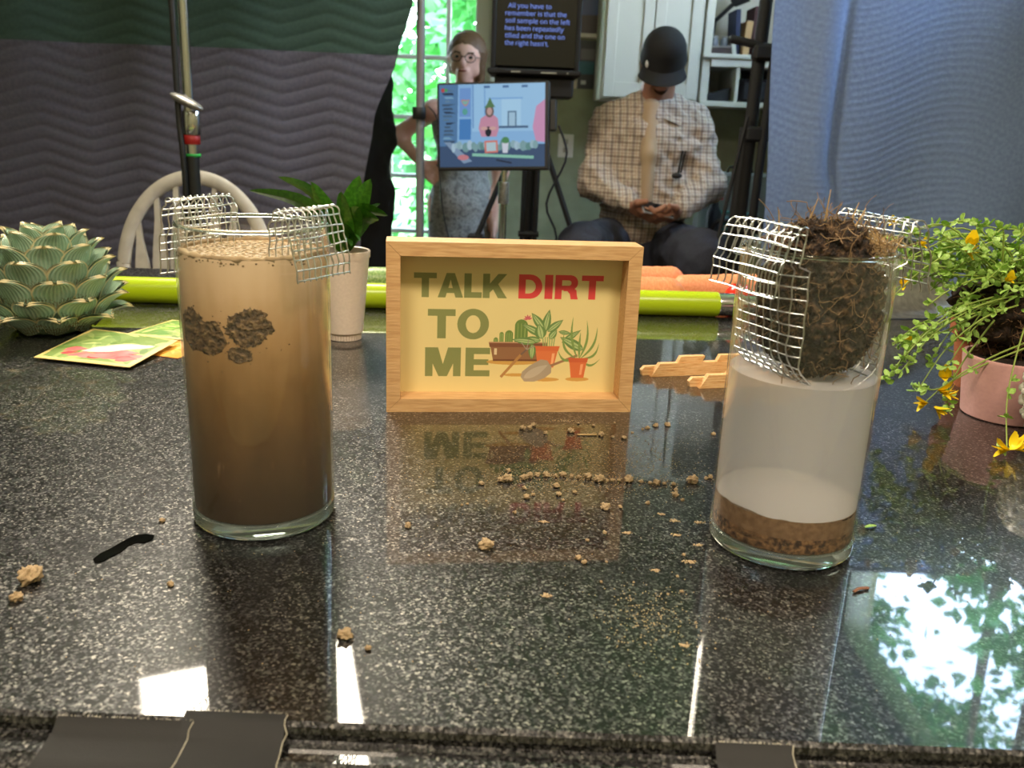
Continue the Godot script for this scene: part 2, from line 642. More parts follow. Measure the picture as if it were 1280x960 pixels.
func room() -> void:
	var f := struct("floor", slab(Vector3(-2.8, -0.1, -4.6), Vector3(1.7, 0.0, 1.9)), M.floor)
	f.set_meta("label", "brown wooden kitchen floor")
	struct("ceiling", slab(Vector3(-2.8, 2.95, -4.6), Vector3(1.7, 3.05, 1.9)), M.ceiling)
	struct("wall_left", slab(Vector3(-2.8, 0, -4.6), Vector3(-2.65, 2.95, 1.9)), M.sage)
	struct("wall_front", slab(Vector3(-2.65, 0, 1.75), Vector3(1.5, 2.95, 1.9)), M.sage)
	# the back wall leaves an opening for the glazed door, the other one for the side window
	var wb := slab(Vector3(-2.65, 0, -4.6), Vector3(-1.02, 2.95, -4.4))
	slab(Vector3(-0.16, 0, -4.6), Vector3(1.5, 2.95, -4.4), wb)
	slab(Vector3(-1.02, 2.12, -4.6), Vector3(-0.16, 2.95, -4.4), wb)
	struct("wall_back", wb, M.sage)
	var wr := slab(Vector3(1.5, 0, -4.6), Vector3(1.7, 2.95, -3.60))
	slab(Vector3(1.5, 0, -1.9), Vector3(1.7, 2.95, 1.9), wr)
	slab(Vector3(1.5, 0, -3.60), Vector3(1.7, 1.85, -1.9), wr)
	slab(Vector3(1.5, 2.86, -3.60), Vector3(1.7, 2.95, -1.9), wr)
	struct("wall_right", wr, M.sage)
	struct("baseboard_back", slab(Vector3(-0.06, 0, -4.4), Vector3(1.5, 0.12, -4.38), null, 0.004), M.white_paint)
	# glazed door: stiles, rails, glazing bars and panes
	var door := Node3D.new()
	door.name = "door_1"
	door.position = Vector3(-0.59, 0, -4.5)
	door.set_meta("kind", "structure")
	door.set_meta("label", "white glazed door to the green garden")
	add_child(door)
	var fr := MB.new()
	slab(Vector3(-0.43, 0.0, -0.03), Vector3(-0.35, 2.12, 0.03), fr, 0.004)
	slab(Vector3(0.35, 0.0, -0.03), Vector3(0.43, 2.12, 0.03), fr, 0.004)
	slab(Vector3(-0.35, 2.02, -0.03), Vector3(0.35, 2.12, 0.03), fr, 0.004)
	slab(Vector3(-0.35, 0.0, -0.03), Vector3(0.35, 0.37, 0.03), fr, 0.004)
	obj("door_frame", fr, M.white_paint, door)
	for x in [-0.06, 0.22]:
		obj("glazing_bar", slab(Vector3(x - 0.011, 0.37, -0.015), Vector3(x + 0.011, 2.02, 0.015), null, 0.003), M.white_paint, door)
	for y in [0.65, 0.922, 1.203, 1.48, 1.757]:
		obj("glazing_bar", slab(Vector3(-0.35, y - 0.011, -0.016), Vector3(0.35, y + 0.011, 0.016), null, 0.003), M.white_paint, door)
	var ys := [0.37, 0.65, 0.922, 1.203, 1.48, 1.757, 2.02]
	var xs := [-0.35, -0.06, 0.22, 0.35]
	for i in 3:
		for j in 6:
			obj("pane", slab(Vector3(xs[i] + 0.011, ys[j] + 0.011, -0.002), Vector3(xs[i + 1] - 0.011, ys[j + 1] - 0.011, 0.002)), M.pane, door)
	var casing := slab(Vector3(-0.16, 0, -4.4), Vector3(-0.075, 2.20, -4.375), null, 0.006)
	slab(Vector3(-1.10, 0, -4.4), Vector3(-1.02, 2.20, -4.375), casing, 0.006)
	slab(Vector3(-1.10, 2.12, -4.4), Vector3(-0.075, 2.22, -4.372), casing, 0.006)
	struct("trim_1", casing, M.white_paint)
	# side window
	var win := Node3D.new()
	win.name = "window_1"
	win.position = Vector3(1.6, 1.85, -2.75)
	win.set_meta("kind", "structure")
	win.set_meta("label", "white framed side window above the blue blanket")
	add_child(win)
	var wf := MB.new()
	slab(Vector3(-0.05, 0, -0.85), Vector3(0.05, 0.06, 0.85), wf, 0.004)
	slab(Vector3(-0.05, 0.95, -0.85), Vector3(0.05, 1.01, 0.85), wf, 0.004)
	for z in [-0.82, 0.82]:
		slab(Vector3(-0.05, 0.06, z - 0.03), Vector3(0.05, 0.95, z + 0.03), wf, 0.004)
	obj("window_frame", wf, M.white_paint, win)
	obj("glazing_bar", slab(Vector3(-0.03, 0.06, 0.48), Vector3(0.03, 0.95, 0.52), null, 0.003), M.white_paint, win)
	for s in [[-0.79, 0.48], [0.52, 0.79]]:
		obj("pane", slab(Vector3(-0.002, 0.06, s[0]), Vector3(0.002, 0.95, s[1])), M.pane, win)
	var wc := MB.new()
	slab(Vector3(1.475, 2.86, -3.68), Vector3(1.5, 2.94, -1.82), wc, 0.005)
	slab(Vector3(1.475, 1.75, -3.68), Vector3(1.5, 1.85, -1.82), wc, 0.005)
	slab(Vector3(1.475, 1.85, -3.68), Vector3(1.5, 2.86, -3.60), wc, 0.005)
	slab(Vector3(1.475, 1.85, -1.90), Vector3(1.5, 2.86, -1.82), wc, 0.005)
	struct("trim_2", wc, M.white_paint)
	# kitchen ceiling lights behind and above the island
	for p in [Vector3(-0.55, 2.95, 0.35), Vector3(0.75, 2.95, 0.35)]:
		var lamp := thing("ceiling_light", "flush warm white kitchen ceiling light above the island", "ceiling light", p, "kitchen ceiling lights")
		obj("housing", slab(Vector3(-0.32, -0.05, -0.22), Vector3(0.32, 0.0, 0.22), null, 0.008), M.white_paint, lamp)
		var e := mat(Color(0.95, 0.92, 0.85), 0.5)
		e.emission_enabled = true
		e.emission = Color(1.0, 0.92, 0.80)
		e.emission_energy_multiplier = 2.0
		obj("diffuser", slab(Vector3(-0.29, -0.058, -0.19), Vector3(0.29, -0.05, 0.19), null, 0.003), e, lamp)
		area_lamp("ceiling_glow", Vector3(0, -0.064, 0), Vector3.DOWN, Vector2(0.56, 0.36), Color(1.0, 0.925, 0.82), 4.3, lamp)

func tree(at: Vector3, h: float, w: float, leaves: int, tone: Color, label: String, size := 0.13) -> void:
	var t := thing("garden_tree", label, "tree", at, "")
	var tr := MB.new()
	tr.tube(curve([Vector3.ZERO, Vector3(0.06, h * 0.3, 0.03), Vector3(-0.05, h * 0.6, 0), Vector3(0.03, h * 0.85, 0.02)], 8), [0.11, 0.1, 0.09, 0.08, 0.07, 0.06, 0.05, 0.03, 0.02], 7)
	obj("trunk", tr, M.bark, t)
	var leaf := MB.new()
	leaf.face([Vector3(0, 0, 0), Vector3(0.35, 0.45, 0.08), Vector3(0, 1, 0), Vector3(-0.35, 0.45, 0.08)])
	var mm := MultiMesh.new()
	mm.transform_format = MultiMesh.TRANSFORM_3D
	mm.use_colors = true
	mm.mesh = leaf.mesh()
	mm.instance_count = leaves
	var clumps := []
	for k in 26:
		var a := rng.randf() * TAU
		var rr := sqrt(rng.randf()) * w
		clumps.append([Vector3(cos(a) * rr, h * (0.12 + 0.88 * rng.randf()), sin(a) * rr), 0.25 + 0.3 * rng.randf()])
	for k in leaves:
		var cl: Array = clumps[rng.randi() % clumps.size()]
		var dir := Vector3(rng.randfn(), rng.randfn(), rng.randfn())
		var p: Vector3 = cl[0] + dir * cl[1] * 0.5
		p.y = maxf(p.y, 0.02)
		var b := Basis.from_euler(Vector3(rng.randf() * TAU, rng.randf() * TAU, rng.randf() * TAU)).scaled(Vector3.ONE * size * (0.6 + rng.randf()))
		mm.set_instance_transform(k, Transform3D(b, p))
		var s := 0.7 + 0.6 * rng.randf()
		mm.set_instance_color(k, Color(tone.r * s, tone.g * s, tone.b * s))
	var o := MultiMeshInstance3D.new()
	o.name = "foliage"
	o.multimesh = mm
	o.material_override = M.tree_leaf
	o.set_meta("kind", "stuff")
	t.add_child(o, true)

func outside() -> void:
	var lawn := struct("ground", slab(Vector3(-30, -0.5, -40), Vector3(30, -0.4, 10)), M.lawn)
	lawn.set_meta("label", "sunlit garden lawn beyond the glazed door")
	var y := -0.4
	tree(Vector3(-1.3, y, -7.6), 3.6, 1.1, 2600, Color(0.9, 1.15, 1.0), "bushy light green garden tree outside the glazed door panes")
	tree(Vector3(-0.1, y, -8.6), 4.2, 1.3, 2600, Color(0.8, 1.05, 0.95), "tall mid green garden tree behind the woman's head")
	tree(Vector3(-2.6, y, -10.5), 5.0, 1.6, 2200, Color(0.7, 0.9, 0.75), "dark green garden tree at the back of the lawn", 0.16)
	tree(Vector3(0.8, y, -11.5), 5.5, 1.8, 2200, Color(0.75, 0.95, 0.8), "broad garden tree standing behind the kitchen back wall", 0.16)
	tree(Vector3(-0.9, y, -14.0), 8.0, 2.6, 5200, Color(0.9, 1.15, 1.0), "big pale green tree closing off the end of the lawn", 0.22)
	tree(Vector3(-3.6, y, -13.0), 7.5, 2.2, 4200, Color(0.85, 1.1, 0.95), "big bluish green tree at the far corner of the lawn", 0.22)
	tree(Vector3(4.3, y, -6.8), 8.0, 1.5, 5200, Color(0.7, 0.9, 0.6), "leafy tree outside the side window towards the garden", 0.11)
	tree(Vector3(4.3, y, -4.2), 7.0, 1.4, 5600, Color(0.7, 0.9, 0.6), "leafy tree close outside the side window", 0.11)

func island() -> void:
	# stone slab with a stepped, rounded front edge, swept along x
	var p := [Vector2(-1.66, 0.885), Vector2(-1.66, 0.912), Vector2(-1.652, 0.92), Vector2(-0.3805, 0.92), Vector2(-0.3775, 0.9185), Vector2(-0.3765, 0.915), Vector2(-0.3765, 0.9115), Vector2(-0.372, 0.9105)]
	for k in 9:
		var a := PI * 0.5 - PI * k / 8.0
		p.append(Vector2(-0.362 + 0.021 * cos(a), 0.8895 + 0.021 * sin(a)))
	p.append(Vector2(-0.372, 0.8685))
	p.append(Vector2(-1.66, 0.8685))
	var t := MB.new()
	var x0 := -1.5
	var x1 := 1.25
	for k in p.size():
		var a: Vector2 = p[k]
		var b: Vector2 = p[(k + 1) % p.size()]
		var rounded := k >= 8 and k < 16
		if rounded and k > 8:
			var s := t.v.size()
			t.add(Vector3(x1, b.y, b.x)); t.add(Vector3(x0, b.y, b.x))
			t.tri(s - 1, s - 2, s); t.tri(s - 1, s, s + 1)
			continue
		var s2 := t.v.size()
		t.add(Vector3(x1, a.y, a.x)); t.add(Vector3(x0, a.y, a.x)); t.add(Vector3(x1, b.y, b.x)); t.add(Vector3(x0, b.y, b.x))
		t.tri(s2 + 1, s2, s2 + 2); t.tri(s2 + 1, s2 + 2, s2 + 3)
	for e in [x0, x1]:
		var poly := PackedVector2Array()
		for q in p:
			poly.append(q)
		var cut := Geometry2D.triangulate_polygon(poly)
		var s3 := t.v.size()
		for q in p:
			t.add(Vector3(e, q.y, q.x))
		for k in range(0, cut.size(), 3):
			t.tri(s3 + cut[k], s3 + cut[k + 1], s3 + cut[k + 2])
	tag(obj("countertop", t, M.granite), "polished black speckled granite countertop with a rounded front edge", "countertop")
	var base := thing("island_cabinet", "white kitchen island cabinet under the black granite countertop", "cabinet", Vector3(-0.12, 0, -1.0))
	obj("body", slab(Vector3(-1.3, 0.1, -0.6), Vector3(1.3, 0.8685, 0.56), null, 0.004), M.white_paint, base)
	obj("plinth", slab(Vector3(-1.25, 0.0, -0.55), Vector3(1.25, 0.1, 0.5)), M.white_paint, base)

# ---------------------------------------------------------------- the two soil samples
func vase(at: Vector3, label: String) -> void:
	var t := thing("glass_vase", label, "vase", at, "tall glass vases")
	var r := JAR_RADIUS
	var wall := MB.new()
	wall.lathe([Vector2(r - 0.0012, 0.0135), Vector2(r, 0.012), Vector2(r, JAR_HEIGHT - 0.0012)], 96)
	var inner := [Vector2(r - 0.0014, JAR_HEIGHT - 0.0012), Vector2(r - 0.0014, 0.0135)]
	wall.lathe(inner, 96)
	obj("wall", wall, M.pane, t)
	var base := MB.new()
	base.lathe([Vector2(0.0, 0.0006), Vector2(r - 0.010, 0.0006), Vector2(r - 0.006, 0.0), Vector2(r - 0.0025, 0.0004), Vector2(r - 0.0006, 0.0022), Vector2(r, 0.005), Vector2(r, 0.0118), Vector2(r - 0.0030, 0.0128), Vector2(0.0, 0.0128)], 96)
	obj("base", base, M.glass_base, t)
	var rim := MB.new()
	var pr := []
	for k in 13:
		var a := -PI / 2 + TAU * k / 12
		pr.append(Vector2(r - 0.0013 + 0.00155 * cos(a), JAR_HEIGHT - 0.0006 + 0.0014 * sin(a)))
	rim.lathe(pr, 96)
	obj("rim", rim, M.glass, t)

func silt_texture() -> ImageTexture:
	# suspended silt in wisps: pale fine clay on top, coarser brown silt under it, dark settled mud at the bottom
	var w := 384
	var h := 384
	var wisp := noise(91, 0.02, FastNoiseLite.TYPE_SIMPLEX_SMOOTH, 4)
	var streak := noise(92, 0.03, FastNoiseLite.TYPE_SIMPLEX_SMOOTH, 3)
	var layers := [[0.0, Color(0.165, 0.115, 0.055)], [0.07, Color(0.20, 0.14, 0.065)], [0.16, Color(0.245, 0.175, 0.085)], [0.34, Color(0.345, 0.25, 0.125)], [0.55, Color(0.49, 0.365, 0.20)], [0.74, Color(0.68, 0.54, 0.365)], [0.9, Color(0.81, 0.695, 0.55)], [1.0, Color(0.86, 0.76, 0.63)]]
	var im := Image.create(w, h, false, Image.FORMAT_RGB8)
	for y in h:
		for x in w:
			# round the vase: sample the noise on a circle so that the seam closes
			var a := TAU * x / w
			var cx := cos(a) * 60.0
			var cz := sin(a) * 60.0
			var f := float(y) / (h - 1)
			var q := f + 0.07 * wisp.get_noise_3d(cx, y * 0.45, cz) + 0.035 * streak.get_noise_3d(cx * 2.0, y * 0.12, cz * 2.0)
			if f < 0.15:
				q = f + 0.012 * wisp.get_noise_3d(cx, y * 0.3, cz)
			q = clampf(q, 0.0, 1.0)
			var k := 0
			while k < layers.size() - 2 and q > layers[k + 1][0]:
				k += 1
			var c0: Color = layers[k][1]
			var c1: Color = layers[k + 1][1]
			var c := c0.lerp(c1, clampf((q - layers[k][0]) / (layers[k + 1][0] - layers[k][0]), 0.0, 1.0))
			im.set_pixel(x, y, c)
	return ImageTexture.create_from_image(im)

func lump(at: Vector3, radii: Vector3, rough: float, freq: float, seed_: int, nu := 40, nv := 26, hollow := Vector3.ZERO) -> MB:
	var n := noise(seed_, freq, FastNoiseLite.TYPE_SIMPLEX_SMOOTH, 4)
	var b := MB.new()
	b.ball(nu, nv, func(d: Vector3) -> Vector3:
		var p := d * radii
		var q := n.get_noise_3dv(p * 100.0 + Vector3(seed_, 0, 0))
		var s := 1.0 + rough * q
		if hollow != Vector3.ZERO:
			s -= 0.5 * maxf(0.0, d.dot(hollow.normalized()) - 0.75)
		return at + p * s)
	return b

func wire_cloth(called: String, label: String, centre: Vector3, axis: Vector2, profile: Array, half: float, cell: float, inner_from: int, inner_to: int, keep: float) -> void:
	# profile: (distance from the vase axis along the strip, height); points inner_from..inner_to lie inside the vase
	var t := thing(called, label, "wire mesh", centre)
	var a := Vector3(axis.x, 0, axis.y).normalized()
	var w := Vector3(-a.z, 0, a.x)
	var pts := []
	for p in profile:
		pts.append(Vector3(p.x, p.y, 0))
	var n := (profile.size() - 1) * 8
	var fine := curve(pts, n)
	var wob := noise(7, 12.0, FastNoiseLite.TYPE_SIMPLEX_SMOOTH, 2)
	var place := func(k: int, s: float) -> Vector3:
		var p: Vector3 = fine[k]
		var d := p.x
		if k >= inner_from * 8 and k <= inner_to * 8:
			var most := sqrt(maxf(keep * keep - s * s, 0.0001))
			d = clampf(d, -most, most)
		return a * d + w * s + Vector3(0, p.y, 0) + Vector3(wob.get_noise_2d(k * 0.01, s), wob.get_noise_2d(k * 0.01 + 9.0, s), wob.get_noise_2d(k * 0.01, s + 5.0)) * 0.0016
	var b := MB.new()
	var count := int(round(2.0 * half / cell))
	for i in count + 1:
		var s := -half + 2.0 * half * i / count
		var path := []
		for k in n + 1:
			path.append(place.call(k, s))
		b.tube(path, 0.00058, 5)
	var along := 0.0
	var last: Vector3 = fine[0]
	for k in n + 1:
		along += (fine[k] - last).length()
		last = fine[k]
		if k == 0 or along >= cell:
			along = 0.0 if k == 0 else along - cell
			var path := []
			for i in count * 2 + 1:
				path.append(place.call(k, -half + half * i / count))
			b.tube(path, 0.00058, 5)
	obj("wires", b, M.wire, t)

func vases() -> void:
	vase(JAR_L, "tall clear glass vase holding opaque brown muddy water")
	vase(JAR_R, "tall clear glass vase holding pale cloudy water and a soil plug")
	var r := JAR_RADIUS - 0.0018
	# muddy water
	var level := 0.2035
	var mud := thing("muddy_water", "opaque brown silty water filling the vase with dissolving clods", "water", JAR_L)
	var mw := MB.new()
	mw.lathe([Vector2(0.0, 0.0135), Vector2(r, 0.0135), Vector2(r, 0.08), Vector2(r, 0.14), Vector2(r, level)], 96)
	var wm := mat(Color.WHITE, 0.55)
	wm.albedo_texture = silt_texture()
	wm.uv1_scale = Vector3(1, 1.0 / level, 1)
	obj("suspension", mw, wm, mud)
	var film := MB.new()
	film.lathe([Vector2(r, level), Vector2(r * 0.66, level + 0.0002), Vector2(r * 0.33, level), Vector2(0.0, level + 0.0002)], 64)
	var fm := mottled(noise(93, 0.02, FastNoiseLite.TYPE_SIMPLEX_SMOOTH, 5), [[0.3, Color(0.62, 0.50, 0.36)], [0.55, Color(0.74, 0.62, 0.46)], [0.6, Color(0.88, 0.82, 0.72)], [0.8, Color(0.93, 0.89, 0.82)]], 22.0, 0.12)
	obj("surface", film, fm, mud)
	var scum := MB.new()
	var sn := noise(94, 1.0, FastNoiseLite.TYPE_SIMPLEX_SMOOTH, 3)
	scum.grid(140, 10, func(u: float, v: float) -> Vector3:
		var a := TAU * u
		var wv := TAU * v
		var th := 0.0022 + 0.0016 * sn.get_noise_2d(cos(a) * 6.0, sin(a) * 6.0) + 0.0005 * sn.get_noise_3d(cos(a) * 40.0, sin(a) * 40.0, v * 9.0)
		var rr := r - 0.0022 + minf(th * cos(wv), 0.0026)
		return Vector3(rr * cos(a), level + 0.0003 + th * 0.9 * sin(wv) + 0.0008 * sn.get_noise_2d(cos(a) * 9.0, sin(a) * 9.0 + 4.0), rr * sin(a)), true)
	obj("scum_ring", scum, M.crumb_grain, mud)
	# root hairs and dark bits along the scum line
	var bits := MB.new()
	for k in 150:
		var a := rng.randf_range(0.12, 0.88) * PI
		var yy := level - 0.0012 - absf(rng.randfn()) * 0.0014
		var g := rng.randf_range(0.0003, 0.0007)
		if k >= 44:
			# fragments drifting off the clods
			a = 1.80 + rng.randfn() * 0.36
			yy = 0.149 + rng.randfn() * 0.0095
			g = rng.randf_range(0.0002, 0.0006)
		var p := Vector3(cos(a) * (r + 0.0001), yy, sin(a) * (r + 0.0001))
		bits.ball(5, 4, func(d: Vector3) -> Vector3: return p + d * Vector3(g * 1.5, g, 0.0003))
	var hang := curve([Vector3(0.0215, level - 0.002, 0.0448), Vector3(0.0208, level - 0.008, 0.0452), Vector3(0.0222, level - 0.013, 0.0447), Vector3(0.0212, level - 0.019, 0.0450)], 10)
	bits.tube(hang, 0.0006, 4)
	var bo := obj("debris", bits, M.clod, mud)
	bo.set_meta("kind", "stuff")
	# clods pressed against the glass
	for c in [[2.24, 0.1535, Vector3(0.0150, 0.0150, 0.012), 3, "dark dissolving soil clod at the side of the muddy vase"], [1.93, 0.1495, Vector3(0.0120, 0.0125, 0.010), 4, "dark soil clod between two others in the muddy vase"], [1.38, 0.1575, Vector3(0.0145, 0.0125, 0.011), 5, "round dark soil clod under the hanging root in the muddy vase"], [1.52, 0.1395, Vector3(0.0085, 0.0055, 0.007), 6, "smallest soil clod, below the others in the muddy vase"]]:
		var a: float = c[0]
		var rad: Vector3 = c[2]
		var dist := r - rad.z * 0.30
		var clod := thing("wet_clod", c[4], "soil clod", JAR_L, "clods in the muddy vase")
		var lb := MB.new()
		var nn := noise(c[3], 1.0, FastNoiseLite.TYPE_SIMPLEX_SMOOTH, 4)
		var mid := Vector3(cos(a) * dist, c[1], sin(a) * dist)
		var tang := Vector3(-sin(a), 0, cos(a))
		var outw := Vector3(cos(a), 0, sin(a))
		lb.ball(60, 40, func(d: Vector3) -> Vector3:
			var s := 1.0 + 0.30 * nn.get_noise_3dv(d * 1.2) + 0.22 * nn.get_noise_3dv(d * 7.0)
			var p := mid + (tang * d.x * rad.x + Vector3.UP * d.y * rad.y + outw * d.z * rad.z) * s
			var flat := Vector2(p.x, p.z)
			if flat.length() > r + 0.0003:
				flat = flat.normalized() * (r + 0.0003)
			return Vector3(flat.x, p.y, flat.y))
		obj("lump", lb, M.clod, clod)
	# strip of hardware cloth slung through the first vase
	wire_cloth("wire_sling", "silver wire mesh strip slung over the rim of the muddy vase", JAR_L, Vector2(0.86, 0.42),
		[Vector2(-0.0620, 0.183), Vector2(-0.0595, 0.204), Vector2(-0.0575, 0.222), Vector2(-0.0530, 0.2335), Vector2(-0.0470, 0.2365), Vector2(-0.0420, 0.2300), Vector2(-0.0400, 0.214), Vector2(-0.036, 0.180), Vector2(-0.022, 0.140), Vector2(0.0, 0.128), Vector2(0.022, 0.140), Vector2(0.036, 0.180), Vector2(0.0400, 0.214), Vector2(0.0420, 0.2300), Vector2(0.0470, 0.2365), Vector2(0.0530, 0.2335), Vector2(0.0570, 0.222), Vector2(0.0600, 0.207), Vector2(0.0635, 0.190)],
		0.0285, 0.0066, 6, 12, 0.0490)
	# second vase: sediment, cloudy water, soil plug
	var sed := thing("sediment_layer", "thin brown sediment settled at the bottom of the cloudy vase", "sediment", JAR_R)
	var s1 := MB.new()
	var sed_n := noise(95, 1.0, FastNoiseLite.TYPE_SIMPLEX_SMOOTH, 3)
	s1.lathe([Vector2(0.0, 0.0132), Vector2(r, 0.0132), Vector2(r, 0.018), Vector2(r, 0.024)], 96)
	obj("coarse_layer", s1, M.sediment, sed)
	var s2 := MB.new()
	s2.grid(96, 3, func(u: float, v: float) -> Vector3:
		var a := TAU * u
		var hh := lerpf(0.024, 0.0375 + 0.0012 * sed_n.get_noise_2d(cos(a) * 2.0, sin(a) * 2.0) - 0.002 * cos(a), v)
		return Vector3(r * cos(a), hh, r * sin(a)), true)
	s2.lathe([Vector2(r, 0.0372), Vector2(0.0, 0.0372)], 64)
	obj("fine_layer", s2, M.silt, sed)
	var wl := 0.1345
	var cw := MB.new()
	cw.lathe([Vector2(0.0, 0.038), Vector2(r, 0.038), Vector2(r, 0.09), Vector2(r, wl), Vector2(0.0, wl)], 96)
	tag(inst("cloudy_water", cw.mesh(), M.cloudy_water), "pale grey cloudy water below the hanging soil plug", "water").position = JAR_R
	var plug := thing("soil_plug", "dark rooty soil plug hanging in wire mesh at the vase top", "soil plug", JAR_R)
	var pn := noise(96, 1.0, FastNoiseLite.TYPE_SIMPLEX_SMOOTH, 5)
	var body := MB.new()
	var mid2 := Vector3(0.004, 0.186, 0.004)
	body.ball(170, 110, func(d: Vector3) -> Vector3:
		var low := d.y < 0.0
		var rr := Vector3(0.0405, 0.050 if low else 0.053, 0.040)
		# blunt sides: nearer to a barrel than to a ball
		var e := 0.80 if low else 0.62
		var flat := Vector2(d.x, d.z)
		var l := flat.length()
		var q := Vector3(flat.x / maxf(l, 1e-6) * pow(l, e), signf(d.y) * pow(absf(d.y), 0.85), flat.y / maxf(l, 1e-6) * pow(l, e))
		var s := 1.0 + 0.13 * pn.get_noise_3dv(d * 1.7) + 0.13 * pn.get_noise_3dv(d * 6.0) + 0.10 * pn.get_noise_3dv(d * 17.0)
		var p := q * rr * s
		if d.y > 0.3:
			p.y *= 1.0 + 0.10 * pn.get_noise_2d(d.x * 3.0 + 3.0, d.z * 3.0)
			p.y -= 0.020 * smoothstep(0.25, 0.75, d.x) * smoothstep(0.3, 0.6, d.y)
		p = mid2 + p
		var out := Vector2(p.x, p.z)
		if p.y < JAR_HEIGHT + 0.004 and out.length() > 0.0480:
			out = out.normalized() * 0.0480
		return Vector3(out.x, p.y, out.y))
	obj("soil", body, M.soil, plug)
	var fib := MB.new()
	for k in 260:
		var a := rng.randf() * TAU
		var top := k < 120
		var y := rng.randf_range(0.226, 0.240) if top else rng.randf_range(0.140, 0.228)
		var rr := rng.randf_range(0.005, 0.040) if top else 0.0415
		if not top:
			a = rng.randf_range(0.05, 0.95) * PI
		var p := Vector3(cos(a) * rr + 0.004, y, sin(a) * rr + 0.003)
		var dir := Vector3(rng.randfn(), rng.randfn() * (0.9 if top else 0.5) + (0.35 if top else 0.0), rng.randfn()).normalized()
		var path := [p]
		var seg := rng.randf_range(0.0022, 0.0050)
		for q in 6:
			dir = (dir + Vector3(rng.randfn(), rng.randfn(), rng.randfn()) * 0.45).normalized()
			p += dir * seg
			if not top or p.y < JAR_HEIGHT + 0.003:
				var fl := Vector2(p.x, p.z)
				if fl.length() > 0.0485:
					fl = fl.normalized() * 0.0485
				p = Vector3(fl.x, p.y, fl.y)
			path.append(p)
		fib.tube(path, rng.randf_range(0.00016, 0.00036), 4, false)
	var fo := obj("roots", fib, M.root_pale, plug)
	fo.set_meta("kind", "stuff")
	# a tuft of tan fibre at one side and a few stiff straws
	var tuft := MB.new()
	for k in 170:
		var p := Vector3(0.034 + rng.randfn() * 0.006, 0.219 + rng.randf() * 0.012, 0.012 + rng.randfn() * 0.010)
		var q := p + Vector3(rng.randfn() * 0.006, rng.randf() * 0.010, rng.randfn() * 0.007)
		tuft.tube([p, (p + q) / 2 + Vector3(rng.randfn(), rng.randfn(), rng.randfn()) * 0.002, q], 0.0003, 4, false)
	for s in [[Vector3(-0.030, 0.230, 0.004), Vector3(-0.032, 0.247, 0.004)], [Vector3(-0.012, 0.238, 0.006), Vector3(-0.008, 0.256, 0.008)], [Vector3(0.000, 0.240, 0.004), Vector3(0.001, 0.262, 0.004)], [Vector3(0.016, 0.236, 0.004), Vector3(0.022, 0.254, 0.002)], [Vector3(0.020, 0.236, 0.004), Vector3(0.028, 0.250, 0.0)]]:
		tuft.tube([s[0], s[1]], [0.0008, 0.0003], 5)
	var to := obj("fibre_tuft", tuft, M.straw, plug)
	to.set_meta("kind", "stuff")
	wire_cloth("wire_basket", "silver wire mesh basket holding the rooty soil plug in the cloudy vase", JAR_R, Vector2(0.91, -0.41),
		[Vector2(-0.0640, 0.196), Vector2(-0.0615, 0.212), Vector2(-0.0570, 0.227), Vector2(-0.0510, 0.2375), Vector2(-0.0450, 0.2395), Vector2(-0.0430, 0.230), Vector2(-0.0460, 0.212), Vector2(-0.0450, 0.180), Vector2(-0.0390, 0.152), Vector2(-0.022, 0.134), Vector2(0.0, 0.1275), Vector2(0.022, 0.134), Vector2(0.039, 0.152), Vector2(0.0450, 0.180), Vector2(0.0460, 0.212), Vector2(0.0435, 0.232), Vector2(0.0490, 0.244), Vector2(0.0580, 0.2415), Vector2(0.0650, 0.226), Vector2(0.0690, 0.208), Vector2(0.0715, 0.194)],
		0.0345, 0.0080, 6, 14, 0.0500)

# ---------------------------------------------------------------- flat print
func fill_poly(im: Image, pts: Array, col: Color) -> void:
	var lo := INF
	var hi := -INF
	for p in pts:
		lo = minf(lo, p.y)
		hi = maxf(hi, p.y)
	for y in range(maxi(0, int(lo)), mini(im.get_height(), int(hi) + 1)):
		var xs := []
		var yy := y + 0.5
		for k in pts.size():
			var a: Vector2 = pts[k]
			var b: Vector2 = pts[(k + 1) % pts.size()]
			if (a.y <= yy) != (b.y <= yy):
				xs.append(a.x + (yy - a.y) / (b.y - a.y) * (b.x - a.x))
		xs.sort()
		for k in range(0, xs.size() - 1, 2):
			var x0 := int(round(xs[k]))
			var x1 := int(round(xs[k + 1]))
			if x1 > x0:
				im.fill_rect(Rect2i(x0, y, x1 - x0, 1), col)

func fill_oval(im: Image, c: Vector2, r: Vector2, col: Color) -> void:
	var pts := []
	for k in 40:
		pts.append(c + Vector2(cos(TAU * k / 40), sin(TAU * k / 40)) * r)
	fill_poly(im, pts, col)

func fill_leaf(im: Image, a: Vector2, b: Vector2, w: float, col: Color, bend := 0.0) -> void:
	var pts := []
	var n := (b - a).orthogonal()
	for s in [1.0, -1.0]:
		for k in 13:
			var t := k / 12.0 if s > 0 else 1.0 - k / 12.0
			pts.append(a.lerp(b, t) + n * (bend * sin(PI * t)) + n.normalized() * s * w * pow(sin(PI * pow(t, 0.8)), 0.9))
	fill_poly(im, pts, col)

func fill_line(im: Image, pts: Array, w: float, col: Color) -> void:
	for k in pts.size() - 1:
		var n: Vector2 = (pts[k + 1] - pts[k]).orthogonal().normalized() * w / 2
		fill_poly(im, [pts[k] + n, pts[k + 1] + n, pts[k + 1] - n, pts[k] - n], col)

